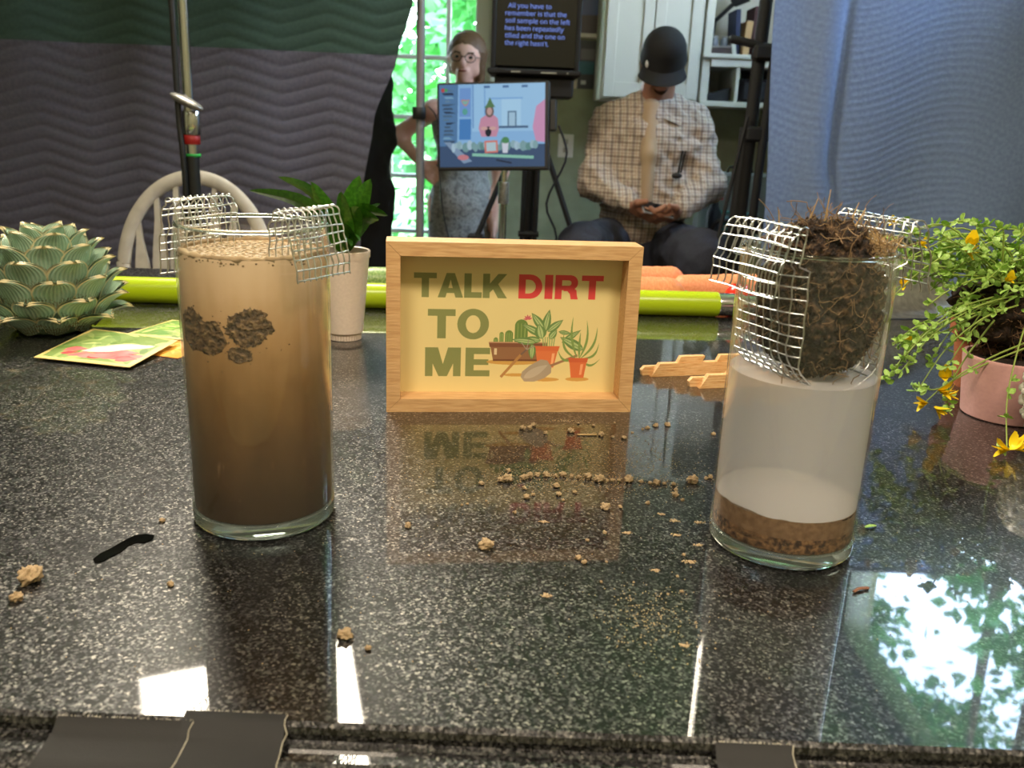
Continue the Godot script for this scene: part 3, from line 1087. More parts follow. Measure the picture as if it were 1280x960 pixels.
# heavy grotesque capitals, drawn in a box of w by h whose top left corner is at o
func capital(im: Image, ch: String, o: Vector2, w: float, h: float, col: Color, ground: Color) -> void:
	var sv := 0.285 * h
	var sh := 0.215 * h
	var bx := func(x0: float, y0: float, x1: float, y1: float) -> void:
		fill_poly(im, [o + Vector2(x0, y0), o + Vector2(x1, y0), o + Vector2(x1, y1), o + Vector2(x0, y1)], col)
	var pg := func(l: Array, c: Color) -> void:
		var q := []
		for p in l:
			q.append(o + Vector2(p[0] * w, p[1] * h))
		fill_poly(im, q, c)
	match ch:
		"T":
			bx.call(0.0, 0.0, w, sh * 1.05)
			bx.call(w / 2 - sv / 2, 0.0, w / 2 + sv / 2, h)
		"A":
			pg.call([[0.34, 0], [0.66, 0], [1, 1], [0.70, 1], [0.645, 0.82], [0.355, 0.82], [0.30, 1], [0, 1]], col)
			pg.call([[0.5, 0.26], [0.585, 0.61], [0.415, 0.61]], ground)
		"L":
			bx.call(0.0, 0.0, sv, h)
			bx.call(0.0, h - sh * 1.05, w, h)
		"K":
			bx.call(0.0, 0.0, sv, h)
			pg.call([[0.62, 0], [0.98, 0], [0.62, 0.42], [1.0, 1], [0.63, 1], [0.42, 0.64], [0.2, 0.85], [0.2, 0.5]], col)
		"I":
			bx.call(0.0, 0.0, w, h)
		"E":
			bx.call(0.0, 0.0, sv, h)
			bx.call(0.0, 0.0, w, sh)
			bx.call(0.0, h / 2 - sh * 0.47, w * 0.94, h / 2 + sh * 0.47)
			bx.call(0.0, h - sh, w, h)
		"M":
			bx.call(0.0, 0.0, sv * 0.88, h)
			bx.call(w - sv * 0.88, 0.0, w, h)
			pg.call([[0.0, 0], [0.36, 0], [0.5, 0.58], [0.64, 0], [1.0, 0], [0.62, 1], [0.38, 1]], col)
		"O":
			fill_oval(im, o + Vector2(w, h) / 2, Vector2(w, h * 1.05) / 2, col)
			fill_oval(im, o + Vector2(w, h) / 2, Vector2(w / 2 - sv * 1.0, h * 0.525 - sh * 1.02), ground)
		"D", "R":
			var hh := h if ch == "D" else h * 0.62
			for inner in 2:
				var x0 := 0.0 if inner == 0 else sv
				var y0 := 0.0 if inner == 0 else sh
				var y1 := hh if inner == 0 else hh - sh * (1.0 if ch == "D" else 0.85)
				var xr := (w if ch == "D" else w * 0.95) - (0.0 if inner == 0 else sv * 0.95)
				var q := [o + Vector2(x0, y0)]
				var ry := (y1 - y0) / 2
				var rx := minf(ry * (1.0 if ch == "D" else 1.0), (xr - x0) * 0.8)
				for k in 17:
					var a := -PI / 2 + PI * k / 16
					q.append(o + Vector2(xr - rx + rx * cos(a), (y0 + y1) / 2 + ry * sin(a)))
				q.append(o + Vector2(x0, y1))
				fill_poly(im, q, col if inner == 0 else ground)
			if ch == "R":
				bx.call(0.0, 0.0, sv, h)
				pg.call([[0.36, 0.56], [0.72, 0.50], [0.90, 0.62], [0.93, 0.85], [0.98, 1.0], [0.68, 1.0], [0.63, 0.78], [0.52, 0.66], [0.36, 0.66]], col)

func sign_texture() -> ImageTexture:
	var s := 4.0
	var ground := Color(0.90, 0.82, 0.57)
	var im := Image.create(944, 624, false, Image.FORMAT_RGB8)
	im.fill(ground)
	var P := func(x: float, y: float) -> Vector2: return Vector2((x + 118.0) * s, (165.0 - y) * s)
	var green := Color(0.53, 0.55, 0.33)
	var red := Color(0.87, 0.28, 0.27)
	var word := func(txt: String, x0: float, x1: float, y1: float, h: float, widths: Array, gap: float, col: Color) -> void:
		var total := gap * (txt.length() - 1)
		for w in widths:
			total += w
		var k := (x1 - x0) / total
		var x := x0
		for i in txt.length():
			capital(im, txt[i], P.call(x, y1), widths[i] * k * s, h * s, col, ground)
			x += (widths[i] + gap) * k
	word.call("TALK", -102.8, -5.4, 143.2, 25.6, [24.5, 27.5, 19.0, 26.5], 1.2, green)
	word.call("DIRT", 6.7, 97.3, 143.2, 25.7, [25.0, 8.5, 25.5, 23.5], 2.6, red)
	word.call("TO", -88.0, -23.4, 105.0, 31.6, [29.0, 33.5], 2.0, green)
	word.call("ME", -90.5, -21.2, 63.4, 31.6, [38.0, 26.5], 5.0, green)
	# potted plants and tools, painted
	var shade := Color(0.80, 0.62, 0.32)
	fill_oval(im, P.call(4, 48.0), Vector2(29, 3.2) * s, shade)
	fill_oval(im, P.call(8, 33.5), Vector2(14, 1.8) * s, shade)
	fill_oval(im, P.call(40, 28.5), Vector2(15, 2.2) * s, shade)
	fill_oval(im, P.call(75, 29.0), Vector2(13, 2.4) * s, shade)
	var cactus := Color(0.43, 0.53, 0.26)
	for c in [[-15.5, 5.0, 2.4], [-9.5, 11.0, 2.3], [-1.5, 13.0, 4.2], [11.5, 25.0, 7.0]]:
		var top: float = 70.0 + c[1]
		var q := []
		for k in 17:
			var a := PI * k / 16
			q.append(P.call(c[0] + c[2] * cos(a), top - c[2] + c[2] * sin(a)))
		q.append(P.call(c[0] - c[2], 69)); q.append(P.call(c[0] + c[2], 69))
		fill_poly(im, q, cactus)
		for k in [-0.55, 0.0, 0.55]:
			fill_line(im, [P.call(c[0] + c[2] * k, top - c[2] * 0.6), P.call(c[0] + c[2] * k, 70)], 2.2, Color(0.66, 0.72, 0.42))
	for k in 5:
		fill_leaf(im, P.call(18, 95), P.call(18 + 5 * cos(0.3 + k * 0.7), 95.5 + 5 * sin(0.3 + k * 0.7)), 4, Color(0.80, 0.40, 0.42))
	fill_poly(im, [P.call(-23, 70), P.call(40, 70), P.call(40, 64.5), P.call(-22, 64.5)], Color(0.50, 0.32, 0.22))
	fill_line(im, [P.call(-23, 69.6), P.call(40, 69.6)], 5, Color(0.76, 0.58, 0.44))
	fill_poly(im, [P.call(-21, 64.5), P.call(38, 64.5), P.call(34, 50), P.call(-18, 50)], Color(0.58, 0.41, 0.28))
	fill_poly(im, [P.call(-17, 63), P.call(-14, 63), P.call(-14, 56), P.call(-17, 56)], Color(0.87, 0.78, 0.62))
	fill_line(im, [P.call(-18, 50), P.call(34, 50)], 8, Color(0.45, 0.28, 0.18))
	# terracotta pot with broad leaves
	fill_poly(im, [P.call(26, 66), P.call(54, 66), P.call(52.5, 60.5), P.call(27.5, 60.5)], Color(0.84, 0.42, 0.24))
	fill_poly(im, [P.call(28, 60.5), P.call(52, 60.5), P.call(48, 42), P.call(31, 42)], Color(0.86, 0.47, 0.27))
	fill_poly(im, [P.call(46, 58), P.call(49, 58), P.call(47.5, 46), P.call(45, 46)], Color(0.95, 0.68, 0.48))
	var lf := Color(0.42, 0.54, 0.30)
	var lf2 := Color(0.70, 0.77, 0.52)
	for l in [[36, 80, 41, 106, 5.2], [36, 84, 22, 102, 5.0], [40, 82, 56, 95, 4.6], [34, 78, 12, 90, 4.6], [34, 74, 30, 90, 7.2], [42, 74, 50, 84, 4.4], [33, 72, 14, 74, 4.2], [28, 70, 2, 73, 4.6], [24, 68, 24, 51, 4.6], [56, 70, 76, 84, 3.6], [80, 62, 54, 76, 6.0], [52, 82, 66, 80, 2.6]]:
		fill_leaf(im, P.call(l[0], l[1]), P.call(l[2], l[3]), l[4] * s * 0.9, lf)
		fill_leaf(im, P.call(l[0], l[1]), P.call(l[2], l[3]), l[4] * s * 0.42, lf2)
		fill_line(im, [P.call(l[0], l[1]), P.call(l[2], l[3])], 2.0, Color(0.32, 0.42, 0.22))
	for k in 6:
		fill_line(im, [P.call(36 + k * 2.2, 66), P.call(35 + k * 2.6, 76)], 5, Color(0.60, 0.68, 0.42))
	# hand fork, trowel
	fill_line(im, [P.call(-9, 31), P.call(12, 56)], 12, Color(0.70, 0.51, 0.30))
	fill_line(im, [P.call(12, 56), P.call(18, 62)], 8, Color(0.46, 0.37, 0.31))
	for q in [[18, 62, 12, 70], [18, 62, 20, 73], [18, 62, 27, 66]]:
		fill_line(im, [P.call(q[0], q[1]), P.call(q[2], q[3])], 4, Color(0.62, 0.56, 0.50))
	fill_line(im, [P.call(45, 44), P.call(74, 56)], 11, Color(0.62, 0.47, 0.34))
	fill_poly(im, [P.call(13, 31), P.call(14, 37), P.call(22, 44), P.call(34, 51), P.call(41, 50), P.call(46, 43), P.call(46, 36), P.call(39, 30), P.call(28, 26), P.call(17, 26)], Color(0.66, 0.60, 0.52))
	fill_leaf(im, P.call(16, 30), P.call(42, 45), 18, Color(0.73, 0.68, 0.60))
	# small pot with grassy leaves
	for l in [[74, 52, 67, 99, 0.08], [76, 52, 82, 95, -0.10], [77, 52, 94, 88, -0.14], [77, 52, 97, 70, -0.25], [73, 52, 58, 82, 0.20], [73, 52, 52, 62, 0.30], [76, 52, 76, 82, 0.02], [78, 52, 99, 52, -0.35]]:
		fill_leaf(im, P.call(l[0], l[1]), P.call(l[2], l[3]), 2.4 * s * 0.55, Color(0.50, 0.60, 0.32), l[4])
	fill_poly(im, [P.call(64, 53), P.call(86, 53), P.call(85, 48), P.call(65, 48)], Color(0.80, 0.38, 0.22))
	fill_poly(im, [P.call(65.5, 48), P.call(84.5, 48), P.call(82, 30.5), P.call(68, 30.5)], Color(0.84, 0.44, 0.25))
	fill_poly(im, [P.call(78, 46), P.call(81, 46), P.call(79.5, 34), P.call(77, 34)], Color(0.93, 0.64, 0.45))
	return ImageTexture.create_from_image(im)

func table_sign() -> void:
	var t := thing("box_sign", "small wooden box sign reading TALK DIRT TO ME between the vases", "sign", Vector3(-0.00045, TOP, -0.88805))
	t.rotation.y = deg_to_rad(7.18)
	var w := 0.2616
	var h := 0.1783
	var bw := 0.0143
	var d := 0.036
	# four mitred mouldings
	var inx := w / 2 - bw
	for e in 4:
		var b := MB.new()
		var o := [Vector2(-w / 2, 0), Vector2(w / 2, 0), Vector2(w / 2, h), Vector2(-w / 2, h)]
		var i := [Vector2(-inx, bw), Vector2(inx, bw), Vector2(inx, h - bw), Vector2(-inx, h - bw)]
		var g := 0.0002
		var n := (e + 1) % 4
		var a0: Vector2 = o[e].move_toward(o[n], g)
		var a1: Vector2 = o[n].move_toward(o[e], g)
		var c1: Vector2 = i[n].move_toward(i[e], g)
		var c0: Vector2 = i[e].move_toward(i[n], g)
		b.prism(PackedVector2Array([a0, a1, c1, c0]), d)
		obj("moulding", b, M.frame_wood if e % 2 == 0 else M.frame_wood, t)
	var back := MB.new()
	back.box(Vector3(0, h / 2, -0.0290), Vector3(w - 2 * bw + 0.004, h - 2 * bw + 0.004, 0.0050))
	obj("backing", back, M.frame_wood, t)
	var pr := MB.new()
	var z := -0.0262
	var s := pr.v.size()
	for q in [[-0.118, 0.009], [0.118, 0.009], [0.118, 0.165], [-0.118, 0.165]]:
		pr.add(Vector3(q[0], q[1], z), Vector2((q[0] + 0.118) / 0.236, 1.0 - (q[1] - 0.009) / 0.156))
	pr.tri(s, s + 1, s + 2); pr.tri(s, s + 2, s + 3)
	var m := mat(Color.WHITE, 0.6)
	m.albedo_texture = sign_texture()
	var po := obj("print", pr, m, t)
	po.set_meta("label", "yellow printed panel with green and red lettering")

# ---------------------------------------------------------------- ceramic lotus
func lotus() -> void:
	var t := thing("ceramic_lotus", "celadon glazed ceramic lotus flower with ribbed petals and cream rims", "ornament", Vector3(-0.628, TOP, -1.165))
	var im := Image.create(128, 128, false, Image.FORMAT_RGB8)
	var nz := noise(101, 0.08, FastNoiseLite.TYPE_SIMPLEX_SMOOTH, 3)
	var hm := Image.create(128, 128, false, Image.FORMAT_RGB8)
	for y in 128:
		for x in 128:
			var u := x / 63.5 - 1.0
			var v := y / 127.0
			var rib := 0.5 + 0.5 * cos(u * 34.0)
			var q := nz.get_noise_2d(x * 2.0, y * 0.5)
			var c := Color(0.56, 0.67, 0.58).lerp(Color(0.72, 0.80, 0.70), 0.55 * rib + 0.25 * q + 0.1)
			# drips of brown glaze caught in the grooves, with hard broken edges
			if v < 0.34 + 0.22 * nz.get_noise_2d(x * 5.0, 7.0) and nz.get_noise_2d(x * 4.0 + 50.0, y * 1.3) > -0.02 + 0.25 * rib:
				c = Color(0.42, 0.33, 0.20)
			var edge := maxf(absf(u), v)
			if edge > 0.93 + 0.02 * q:
				c = Color(0.84, 0.79, 0.62)
			im.set_pixel(x, y, c)
			hm.set_pixel(x, y, grey(rib if edge < 0.93 else 1.0))
	var m := mat(Color.WHITE, 0.22)
	m.albedo_texture = ImageTexture.create_from_image(im)
	m.heightmap_enabled = true
	m.heightmap_texture = ImageTexture.create_from_image(hm)
	m.heightmap_scale = 0.06
	m.texture_repeat = false
	var bowl := MB.new()
	bowl.lathe([Vector2(0, 0), Vector2(0.040, 0), Vector2(0.046, 0.004), Vector2(0.058, 0.020), Vector2(0.062, 0.036), Vector2(0.058, 0.060), Vector2(0.047, 0.085), Vector2(0.024, 0.105), Vector2(0, 0.112)], 40)
	obj("bowl", bowl, mottled(noise(102, 0.04), [[0.2, Color(0.36, 0.44, 0.36)], [0.6, Color(0.50, 0.60, 0.50)], [0.9, Color(0.36, 0.30, 0.18)]], 8.0, 0.25), t)
	var rings := [[9, 0.002, 0.052, 56.0, 0.056, 0.025], [9, 0.014, 0.064, 38.0, 0.057, 0.026], [9, 0.034, 0.065, 29.0, 0.057, 0.027], [8, 0.055, 0.060, 24.0, 0.056, 0.027], [8, 0.073, 0.050, 19.0, 0.054, 0.026], [6, 0.088, 0.037, 14.0, 0.052, 0.025], [4, 0.096, 0.021, 9.0, 0.048, 0.022]]
	for k in rings.size():
		var r: Array = rings[k]
		var L: float = r[4]
		var W: float = r[5]
		var b := MB.new()
		for side in 2:
			b.grid(14, 12, func(u: float, v: float) -> Vector3:
				var x := u * 2.0 - 1.0
				var wide := W * (0.55 + 0.45 * smoothstep(0.0, 0.5, v)) * sqrt(maxf(0.015, 1.0 - pow(maxf(0.0, (v - 0.42) / 0.58), 2.0)))
				var edge := maxf(absf(x), v)
				var thick := 0.0050 * (1.0 - 0.40 * pow(edge, 5.0))
				var cup := 0.26 * W * x * x + 0.004 * sin(PI * v)
				var tip := L * v * (1.0 - 0.05 * x * x * v)
				# y runs up the petal, -z is outward
				return Vector3(x * wide, tip, cup - 0.007 * pow(v, 5.0) + (0.0 if side == 0 else thick)), side == 0)
		var pm := b.mesh()
		for i in r[0]:
			var a: float = TAU * (i + 0.5 * (k % 2)) / r[0] + 0.31
			var o := inst("petal", pm, m, t)
			var outw := Vector3(cos(a), 0, sin(a))
			var tilt := deg_to_rad(r[3] + rng.randf_range(-3, 3))
			var up := Vector3.UP * cos(tilt) + outw * sin(tilt)
			var back := -(outw * cos(tilt) - Vector3.UP * sin(tilt))
			o.transform = Transform3D(Basis(up.cross(back), up, back), outw * r[2] + Vector3(0, r[1], 0))

# ---------------------------------------------------------------- dracaena
func blade_leaf(pts: Array, half: float, fold: float, n := 12, broad := 0.42, twist := 0.0) -> MB:
	# a lance-shaped leaf along a curve, folded at the midrib, with a little thickness
	var c := curve(pts, n)
	var b := MB.new()
	for side in 2:
		b.grid(6, n, func(u: float, v: float) -> Vector3:
			var k := int(round(v * n))
			var p: Vector3 = c[k]
			var d: Vector3 = ((c[mini(k + 1, n)] as Vector3) - (c[maxi(k - 1, 0)] as Vector3)).normalized()
			var s := d.cross(Vector3.UP)
			if s.length() < 0.2:
				s = Vector3(1, 0, 0.3)
			s = s.normalized().rotated(d, twist)
			var nn := s.cross(d)
			var x := u * 2.0 - 1.0
			var w := half * pow(sin(PI * pow(clampf(v * 0.97 + 0.03, 0.0, 1.0), log(0.5) / log(broad))), 0.8)
			return p + s * x * w + nn * (absf(x) * w * fold + (0.0 if side == 0 else -0.0006)), side == 0)
	return b

func dracaena() -> void:
	var at := Vector3(-0.232, TOP, -1.176)
	var p := thing("white_planter", "small cream tapered planter with a recessed fluted foot", "plant pot", at)
	var b := MB.new()
	b.lathe([Vector2(0, 0.0), Vector2(0.0195, 0.0), Vector2(0.0205, 0.001), Vector2(0.0215, 0.009), Vector2(0.0205, 0.010), Vector2(0.0245, 0.011), Vector2(0.0335, 0.112), Vector2(0.0350, 0.1135), Vector2(0.0352, 0.1215), Vector2(0.0342, 0.1225), Vector2(0.0322, 0.1215), Vector2(0.0300, 0.104), Vector2(0.0, 0.104)], 56)
	obj("body", b, M.pot_white, p)
	for k in 36:
		var a := TAU * k / 36
		var rb := MB.new()
		rb.box(Vector3(0.0214 * cos(a), 0.0048, 0.0214 * sin(a)), Vector3(0.0012, 0.0085, 0.0022), 0.0003, Basis(Vector3.UP, -a))
		obj("flute", rb, M.pot_white, p)
	var plant := thing("dracaena_plant", "glossy green leafy houseplant growing in the cream planter", "houseplant", at)
	var so := MB.new()
	so.lathe([Vector2(0.0298, 0.104), Vector2(0.024, 0.1085), Vector2(0.012, 0.110), Vector2(0.0, 0.1095)], 28)
	obj("potting_soil", so, M.dark_soil, plant)
	var st := MB.new()
	st.tube([Vector3(0, 0.100, 0), Vector3(0.001, 0.135, 0)], [0.006, 0.005], 8)
	obj("stem", st, M.stem, plant)
	# tip offsets from the crown, half width, lift of the arch
	var tips := [[-0.114, 0.076, 0.03, 0.0105, 0.055], [-0.084, 0.092, 0.00, 0.0100, 0.060], [-0.050, 0.086, -0.03, 0.0100, 0.020], [-0.034, 0.090, 0.03, 0.0105, 0.015], [-0.012, 0.070, -0.03, 0.010, 0.01], [0.022, 0.098, 0.00, 0.0150, 0.020], [0.006, 0.080, 0.04, 0.0120, 0.020], [0.028, 0.062, 0.04, 0.0120, 0.026], [0.052, 0.046, 0.03, 0.0130, 0.050], [0.038, 0.036, -0.03, 0.0100, 0.030], [0.030, 0.020, 0.05, 0.0090, 0.040], [0.044, 0.060, -0.03, 0.0100, 0.030], [-0.040, 0.050, 0.05, 0.0110, 0.040], [-0.060, 0.060, -0.04, 0.0100, 0.045], [0.010, 0.050, -0.05, 0.0110, 0.03], [-0.015, 0.056, 0.055, 0.0110, 0.030], [0.018, 0.012, 0.045, 0.0070, 0.03], [0.040, 0.096, 0.02, 0.0120, 0.020], [0.062, 0.050, 0.02, 0.0110, 0.060]]
	for l in tips:
		var tip := Vector3(l[0], 0.122 + l[1], l[2])
		var basep := Vector3(l[0] * 0.03, 0.118, l[2] * 0.03)
		var mid := basep.lerp(tip, 0.5) + Vector3(0, l[4] * 0.5, 0)
		var q := basep.lerp(tip, 0.2) + Vector3(0, l[4] * 0.42, 0)
		obj("leaf", blade_leaf([basep, q, mid, tip], l[3] * 1.45, 0.22, 12, 0.5, (1.0 if l[0] < 0.0 else -1.0) * 0.75), M.leaf, plant)

# ---------------------------------------------------------------- spade and vegetables
func garden_spade() -> void:
	var t := thing("garden_spade", "garden spade with a lime green shaft, steel ferrule and grey blade", "spade", Vector3(-0.1, TOP, -1.388))
	var yaw := atan2(0.0730, 0.9510)
	t.rotation.y = yaw
	var rad := 0.0200
	var s := MB.new()
	var tb := Basis(Vector3(0, -1, 0), Vector3(1, 0, 0), Vector3(0, 0, 1))
	s.lathe([Vector2(0, -0.86), Vector2(rad * 0.8, -0.86), Vector2(rad, -0.855), Vector2(rad, 0.0), Vector2(rad, 0.429), Vector2(rad * 0.97, 0.432), Vector2(rad * 0.9, 0.433)], 40, Vector3(0, rad + 0.0004, 0), tb)
	obj("shaft", s, M.lime, t)
	var f := MB.new()
	f.lathe([Vector2(rad * 0.9, 0.432), Vector2(rad * 0.93, 0.434), Vector2(rad * 0.93, 0.470), Vector2(rad * 0.80, 0.476), Vector2(rad * 0.80, 0.52), Vector2(rad * 0.62, 0.60), Vector2(rad * 0.35, 0.66), Vector2(0, 0.67)], 36, Vector3(0, rad + 0.0004, 0), tb)
	obj("ferrule", f, M.chrome, t)
	# dished blade standing on one edge
	var b := MB.new()
	for side in 2:
		b.grid(20, 16, func(u: float, v: float) -> Vector3:
			var x := 0.60 + 0.28 * u
			var half := 0.080 * (1.0 - 0.55 * pow(u, 4.0)) * (0.72 + 0.28 * smoothstep(0.0, 0.25, u))
			var y := 0.0015 + half * (1.0 - cos(PI * v)) * 0.86
			var dish := 0.050 * sin(PI * v) + 0.030 * u * u
			return Vector3(x, y, -0.004 - dish - 0.045 * v + (0.0 if side == 0 else -0.002)), side == 1)
	obj("blade", b, M.steel, t)

func root_vegetable(b: MB, a: Vector3, c: Vector3, r0: float, r1: float, seed_: int) -> void:
	var n := noise(seed_, 1.0, FastNoiseLite.TYPE_SIMPLEX_SMOOTH, 3)
	var path := []
	var rad := []
	for k in 25:
		var s := k / 24.0
		path.append(a.lerp(c, s) + Vector3(0, 0.001 * n.get_noise_1d(s * 3.0), 0.003 * n.get_noise_1d(s * 2.0 + 9.0)))
		var cap := pow(clampf(sin(PI * clampf(s * 0.98 + 0.01, 0.0, 1.0)) * 3.2, 0.0, 1.0), 0.5)
		rad.append(lerpf(r0, r1, s) * cap * (1.0 + 0.05 * n.get_noise_1d(s * 24.0)) + 0.0003)
	b.tube(path, rad, 20)

func vegetables() -> void:
	for c in [[Vector3(0.06, 0.0, -1.470), Vector3(0.285, 0.0, -1.478), 0.0265, 0.0255, "stubby orange carrot lying behind the lime green shaft"], [Vector3(0.270, 0.0, -1.530), Vector3(0.455, 0.0, -1.512), 0.0235, 0.0300, "thick orange carrot pointing at the steel ferrule"], [Vector3(0.10, 0.0, -1.535), Vector3(0.300, 0.0, -1.560), 0.0280, 0.0290, "orange carrot lying farthest back behind the other carrots"]]:
		var b := MB.new()
		var r: float = maxf(c[2], c[3])
		root_vegetable(b, Vector3(c[0].x, c[2], c[0].z), Vector3(c[1].x, c[3], c[1].z), c[2], c[3], 7)
		var o := thing("carrot", c[4], "carrot", Vector3(0, TOP, 0), "carrots behind the spade shaft")
		obj("flesh", b, M.carrot, o)
		var cr := MB.new()
		var e: Vector3 = Vector3(c[1].x, c[3], c[1].z)
		cr.tube([e + Vector3(-0.004, 0, 0), e + Vector3(0.006, 0.001, 0)], [0.006, 0.004], 8)
		obj("stem_stub", cr, M.stem, o)
	var b2 := MB.new()
	root_vegetable(b2, Vector3(-0.40, 0.0245, -1.478), Vector3(-0.13, 0.0245, -1.49), 0.022, 0.0245, 9)
	var cu := thing("cucumber", "mottled green cucumber lying behind the spade shaft", "cucumber", Vector3(0, TOP, 0))
	obj("flesh", b2, M.cucumber, cu)
	var cs := MB.new()
	cs.tube([Vector3(-0.398, 0.0245, -1.478), Vector3(-0.408, 0.0255, -1.477)], [0.004, 0.003], 8)
	obj("stem_stub", cs, M.stem, cu)
	var tom := thing("cherry_tomato", "small red tomato beside the carrots", "tomato", Vector3(0.372, TOP, -1.452))
	obj("flesh", lump(Vector3(0, 0.026, 0), Vector3(0.024, 0.026, 0.024), 0.03, 1.0, 3, 24, 16), mat(Color(0.80, 0.16, 0.08), 0.25), tom)
	var cal := MB.new()
	for k in 5:
		var a := TAU * k / 5
		cal.face([Vector3(0, 0.0525, 0), Vector3(0.010 * cos(a + 0.3), 0.0515, 0.010 * sin(a + 0.3)), Vector3(0.015 * cos(a), 0.0525, 0.015 * sin(a)), Vector3(0.010 * cos(a - 0.3), 0.0515, 0.010 * sin(a - 0.3))])
	obj("calyx", cal, M.leaf, tom)

func wooden_rails() -> void:
	for r in [[Vector3(0.1700, TOP, -1.0505), Vector3(0.96, 0, -0.28), "pale wooden notched rail nearer the spade shaft"], [Vector3(0.2215, TOP, -1.0085), Vector3(0.97, 0, -0.24), "pale wooden notched rail nearer the cloudy vase"]]:
		var d: Vector3 = (r[1] as Vector3).normalized()
		var t := thing("wooden_rail", r[2], "wooden rail", r[0], "notched wooden rails")
		var bs := Basis(d, Vector3.UP, d.cross(Vector3.UP))
		var front := MB.new()
		front.prism(PackedVector2Array([Vector2(0, 0), Vector2(0.155, 0), Vector2(0.150, 0.0165), Vector2(0.0105, 0.0165)]), 0.0075, bs * Vector3(0, 0, 0.006), bs)
		obj("front_bar", front, M.rail_wood, t)
		var back := MB.new()
		back.prism(PackedVector2Array([Vector2(-0.0085, 0.0), Vector2(0.150, 0), Vector2(0.150, 0.0115), Vector2(-0.006, 0.0115), Vector2(-0.0105, 0.0070)]), 0.006, bs * Vector3(0, 0, -0.0018), bs)
		obj("back_bar", back, M.rail_wood, t)
		for x in [0.0345, 0.089]:
			var bl := MB.new()
			bl.prism(PackedVector2Array([Vector2(x, 0.0166), Vector2(x + 0.033, 0.0166), Vector2(x + 0.0365, 0.0225), Vector2(x + 0.0365, 0.0245), Vector2(x + 0.004, 0.0245)]), 0.0068, bs * Vector3(0, 0, 0.0052), bs)
			obj("block", bl, M.rail_wood, t)

func packet_texture(kind: int) -> ImageTexture:
	var im := Image.create(256, 256, false, Image.FORMAT_RGB8)
	var r := RandomNumberGenerator.new()
	r.seed = 40 + kind
	var edge := Color(0.93, 0.84, 0.55)
	im.fill(edge)
	if kind == 2:
		im.fill(Color(0.90, 0.62, 0.20))
		for k in 30:
			fill_leaf(im, Vector2(r.randf() * 256, r.randf() * 256), Vector2(r.randf() * 256, r.randf() * 256), 8, Color(0.95, 0.75, 0.35))
		return ImageTexture.create_from_image(im)
	im.fill_rect(Rect2i(14, 14, 228, 228), Color(0.52, 0.62, 0.34) if kind == 0 else Color(0.42, 0.60, 0.28))
	for k in 70:
		var a := Vector2(r.randf() * 230, r.randf() * 230)
		var b := a + Vector2(r.randfn() * 50, r.randfn() * 50)
		var g := r.randf()
		fill_leaf(im, a, b, 5 + 8 * r.randf(), Color(0.36, 0.50, 0.22).lerp(Color(0.80, 0.84, 0.56), g))
	if kind == 0:
		for k in 26:
			var q := Vector2(40 + r.randf() * 190, 180 + r.randf() * 60)
			fill_leaf(im, q, q + Vector2(30 + 40 * r.randf(), -30 + 20 * r.randf()), 9 + 6 * r.randf(), Color(0.80, 0.16, 0.22).lerp(Color(0.93, 0.55, 0.55), r.randf()))
		fill_leaf(im, Vector2(90, 196), Vector2(236, 96), 26, Color(0.93, 0.91, 0.84))
		for k in 10:
			var q2 := Vector2(110 + k * 11, 184 - k * 8)
			fill_leaf(im, q2, q2 + Vector2(26, -26), 7, Color(0.96, 0.95, 0.92))
	else:
		for k in 14:
			var q3 := Vector2(30 + r.randf() * 180, 30 + r.randf() * 200)
			fill_leaf(im, q3, q3 + Vector2(70, -20 + 40 * r.randf()), 9, Color(0.42, 0.66, 0.22))
			fill_leaf(im, q3, q3 + Vector2(70, -20 + 40 * r.randf()), 3, Color(0.78, 0.88, 0.48))
		fill_oval(im, Vector2(215, 70), Vector2(34, 40), Color(0.90, 0.76, 0.62))
	for e in [Rect2i(0, 0, 256, 10), Rect2i(0, 246, 256, 10), Rect2i(0, 0, 10, 256), Rect2i(246, 0, 10, 256)]:
		im.fill_rect(e, edge)
	return ImageTexture.create_from_image(im)

func seed_packets() -> void:
	# corners: near left, near right, far right, far left, each x, height, z
	var list := [
		[0, "seed packet printed with red roots and grey green leaves", [Vector3(-0.573, 0.0035, -1.010), Vector3(-0.447, 0.0035, -0.984), Vector3(-0.432, 0.0085, -1.096), Vector3(-0.562, 0.0085, -1.140)]],
		[1, "seed packet printed with bright green bean pods", [Vector3(-0.520, 0.0025, -1.140), Vector3(-0.392, 0.0030, -1.110), Vector3(-0.372, 0.0025, -1.215), Vector3(-0.492, 0.0025, -1.232)]],
		[2, "plain orange seed packet underneath the others", [Vector3(-0.480, 0.0004, -1.060), Vector3(-0.412, 0.0004, -1.040), Vector3(-0.390, 0.0004, -1.130), Vector3(-0.470, 0.0004, -1.140)]]]
	for e in list:
		var c: Array = e[2]
		var t := thing("seed_packet", e[1], "seed packet", Vector3(0, TOP, 0), "seed packets beside the lotus")
		var b := MB.new()
		var n := noise(120 + e[0], 1.0, FastNoiseLite.TYPE_SIMPLEX_SMOOTH, 3)
		for side in 2:
			b.grid(24, 24, func(u: float, v: float) -> Vector3:
				var p: Vector3 = c[0].lerp(c[1], u).lerp(c[3].lerp(c[2], u), v)
				var puff := pow(maxf(sin(PI * u) * sin(PI * v), 0.0), 0.6)
				var thick := 0.0004 + 0.0042 * puff if e[0] < 2 else 0.0006
				var wave := 0.0022 * n.get_noise_2d(u * 3.0, v * 3.0) * puff
				var low := minf(c[0].y, 0.0009)
				return p + Vector3(0, (wave + thick) if side == 0 else -low * 0.4, 0), side == 1, Vector2(1, -1))
		var m := mat(Color.WHITE, 0.35)
		m.albedo_texture = packet_texture(e[0])
		obj("envelope", b, m, t)

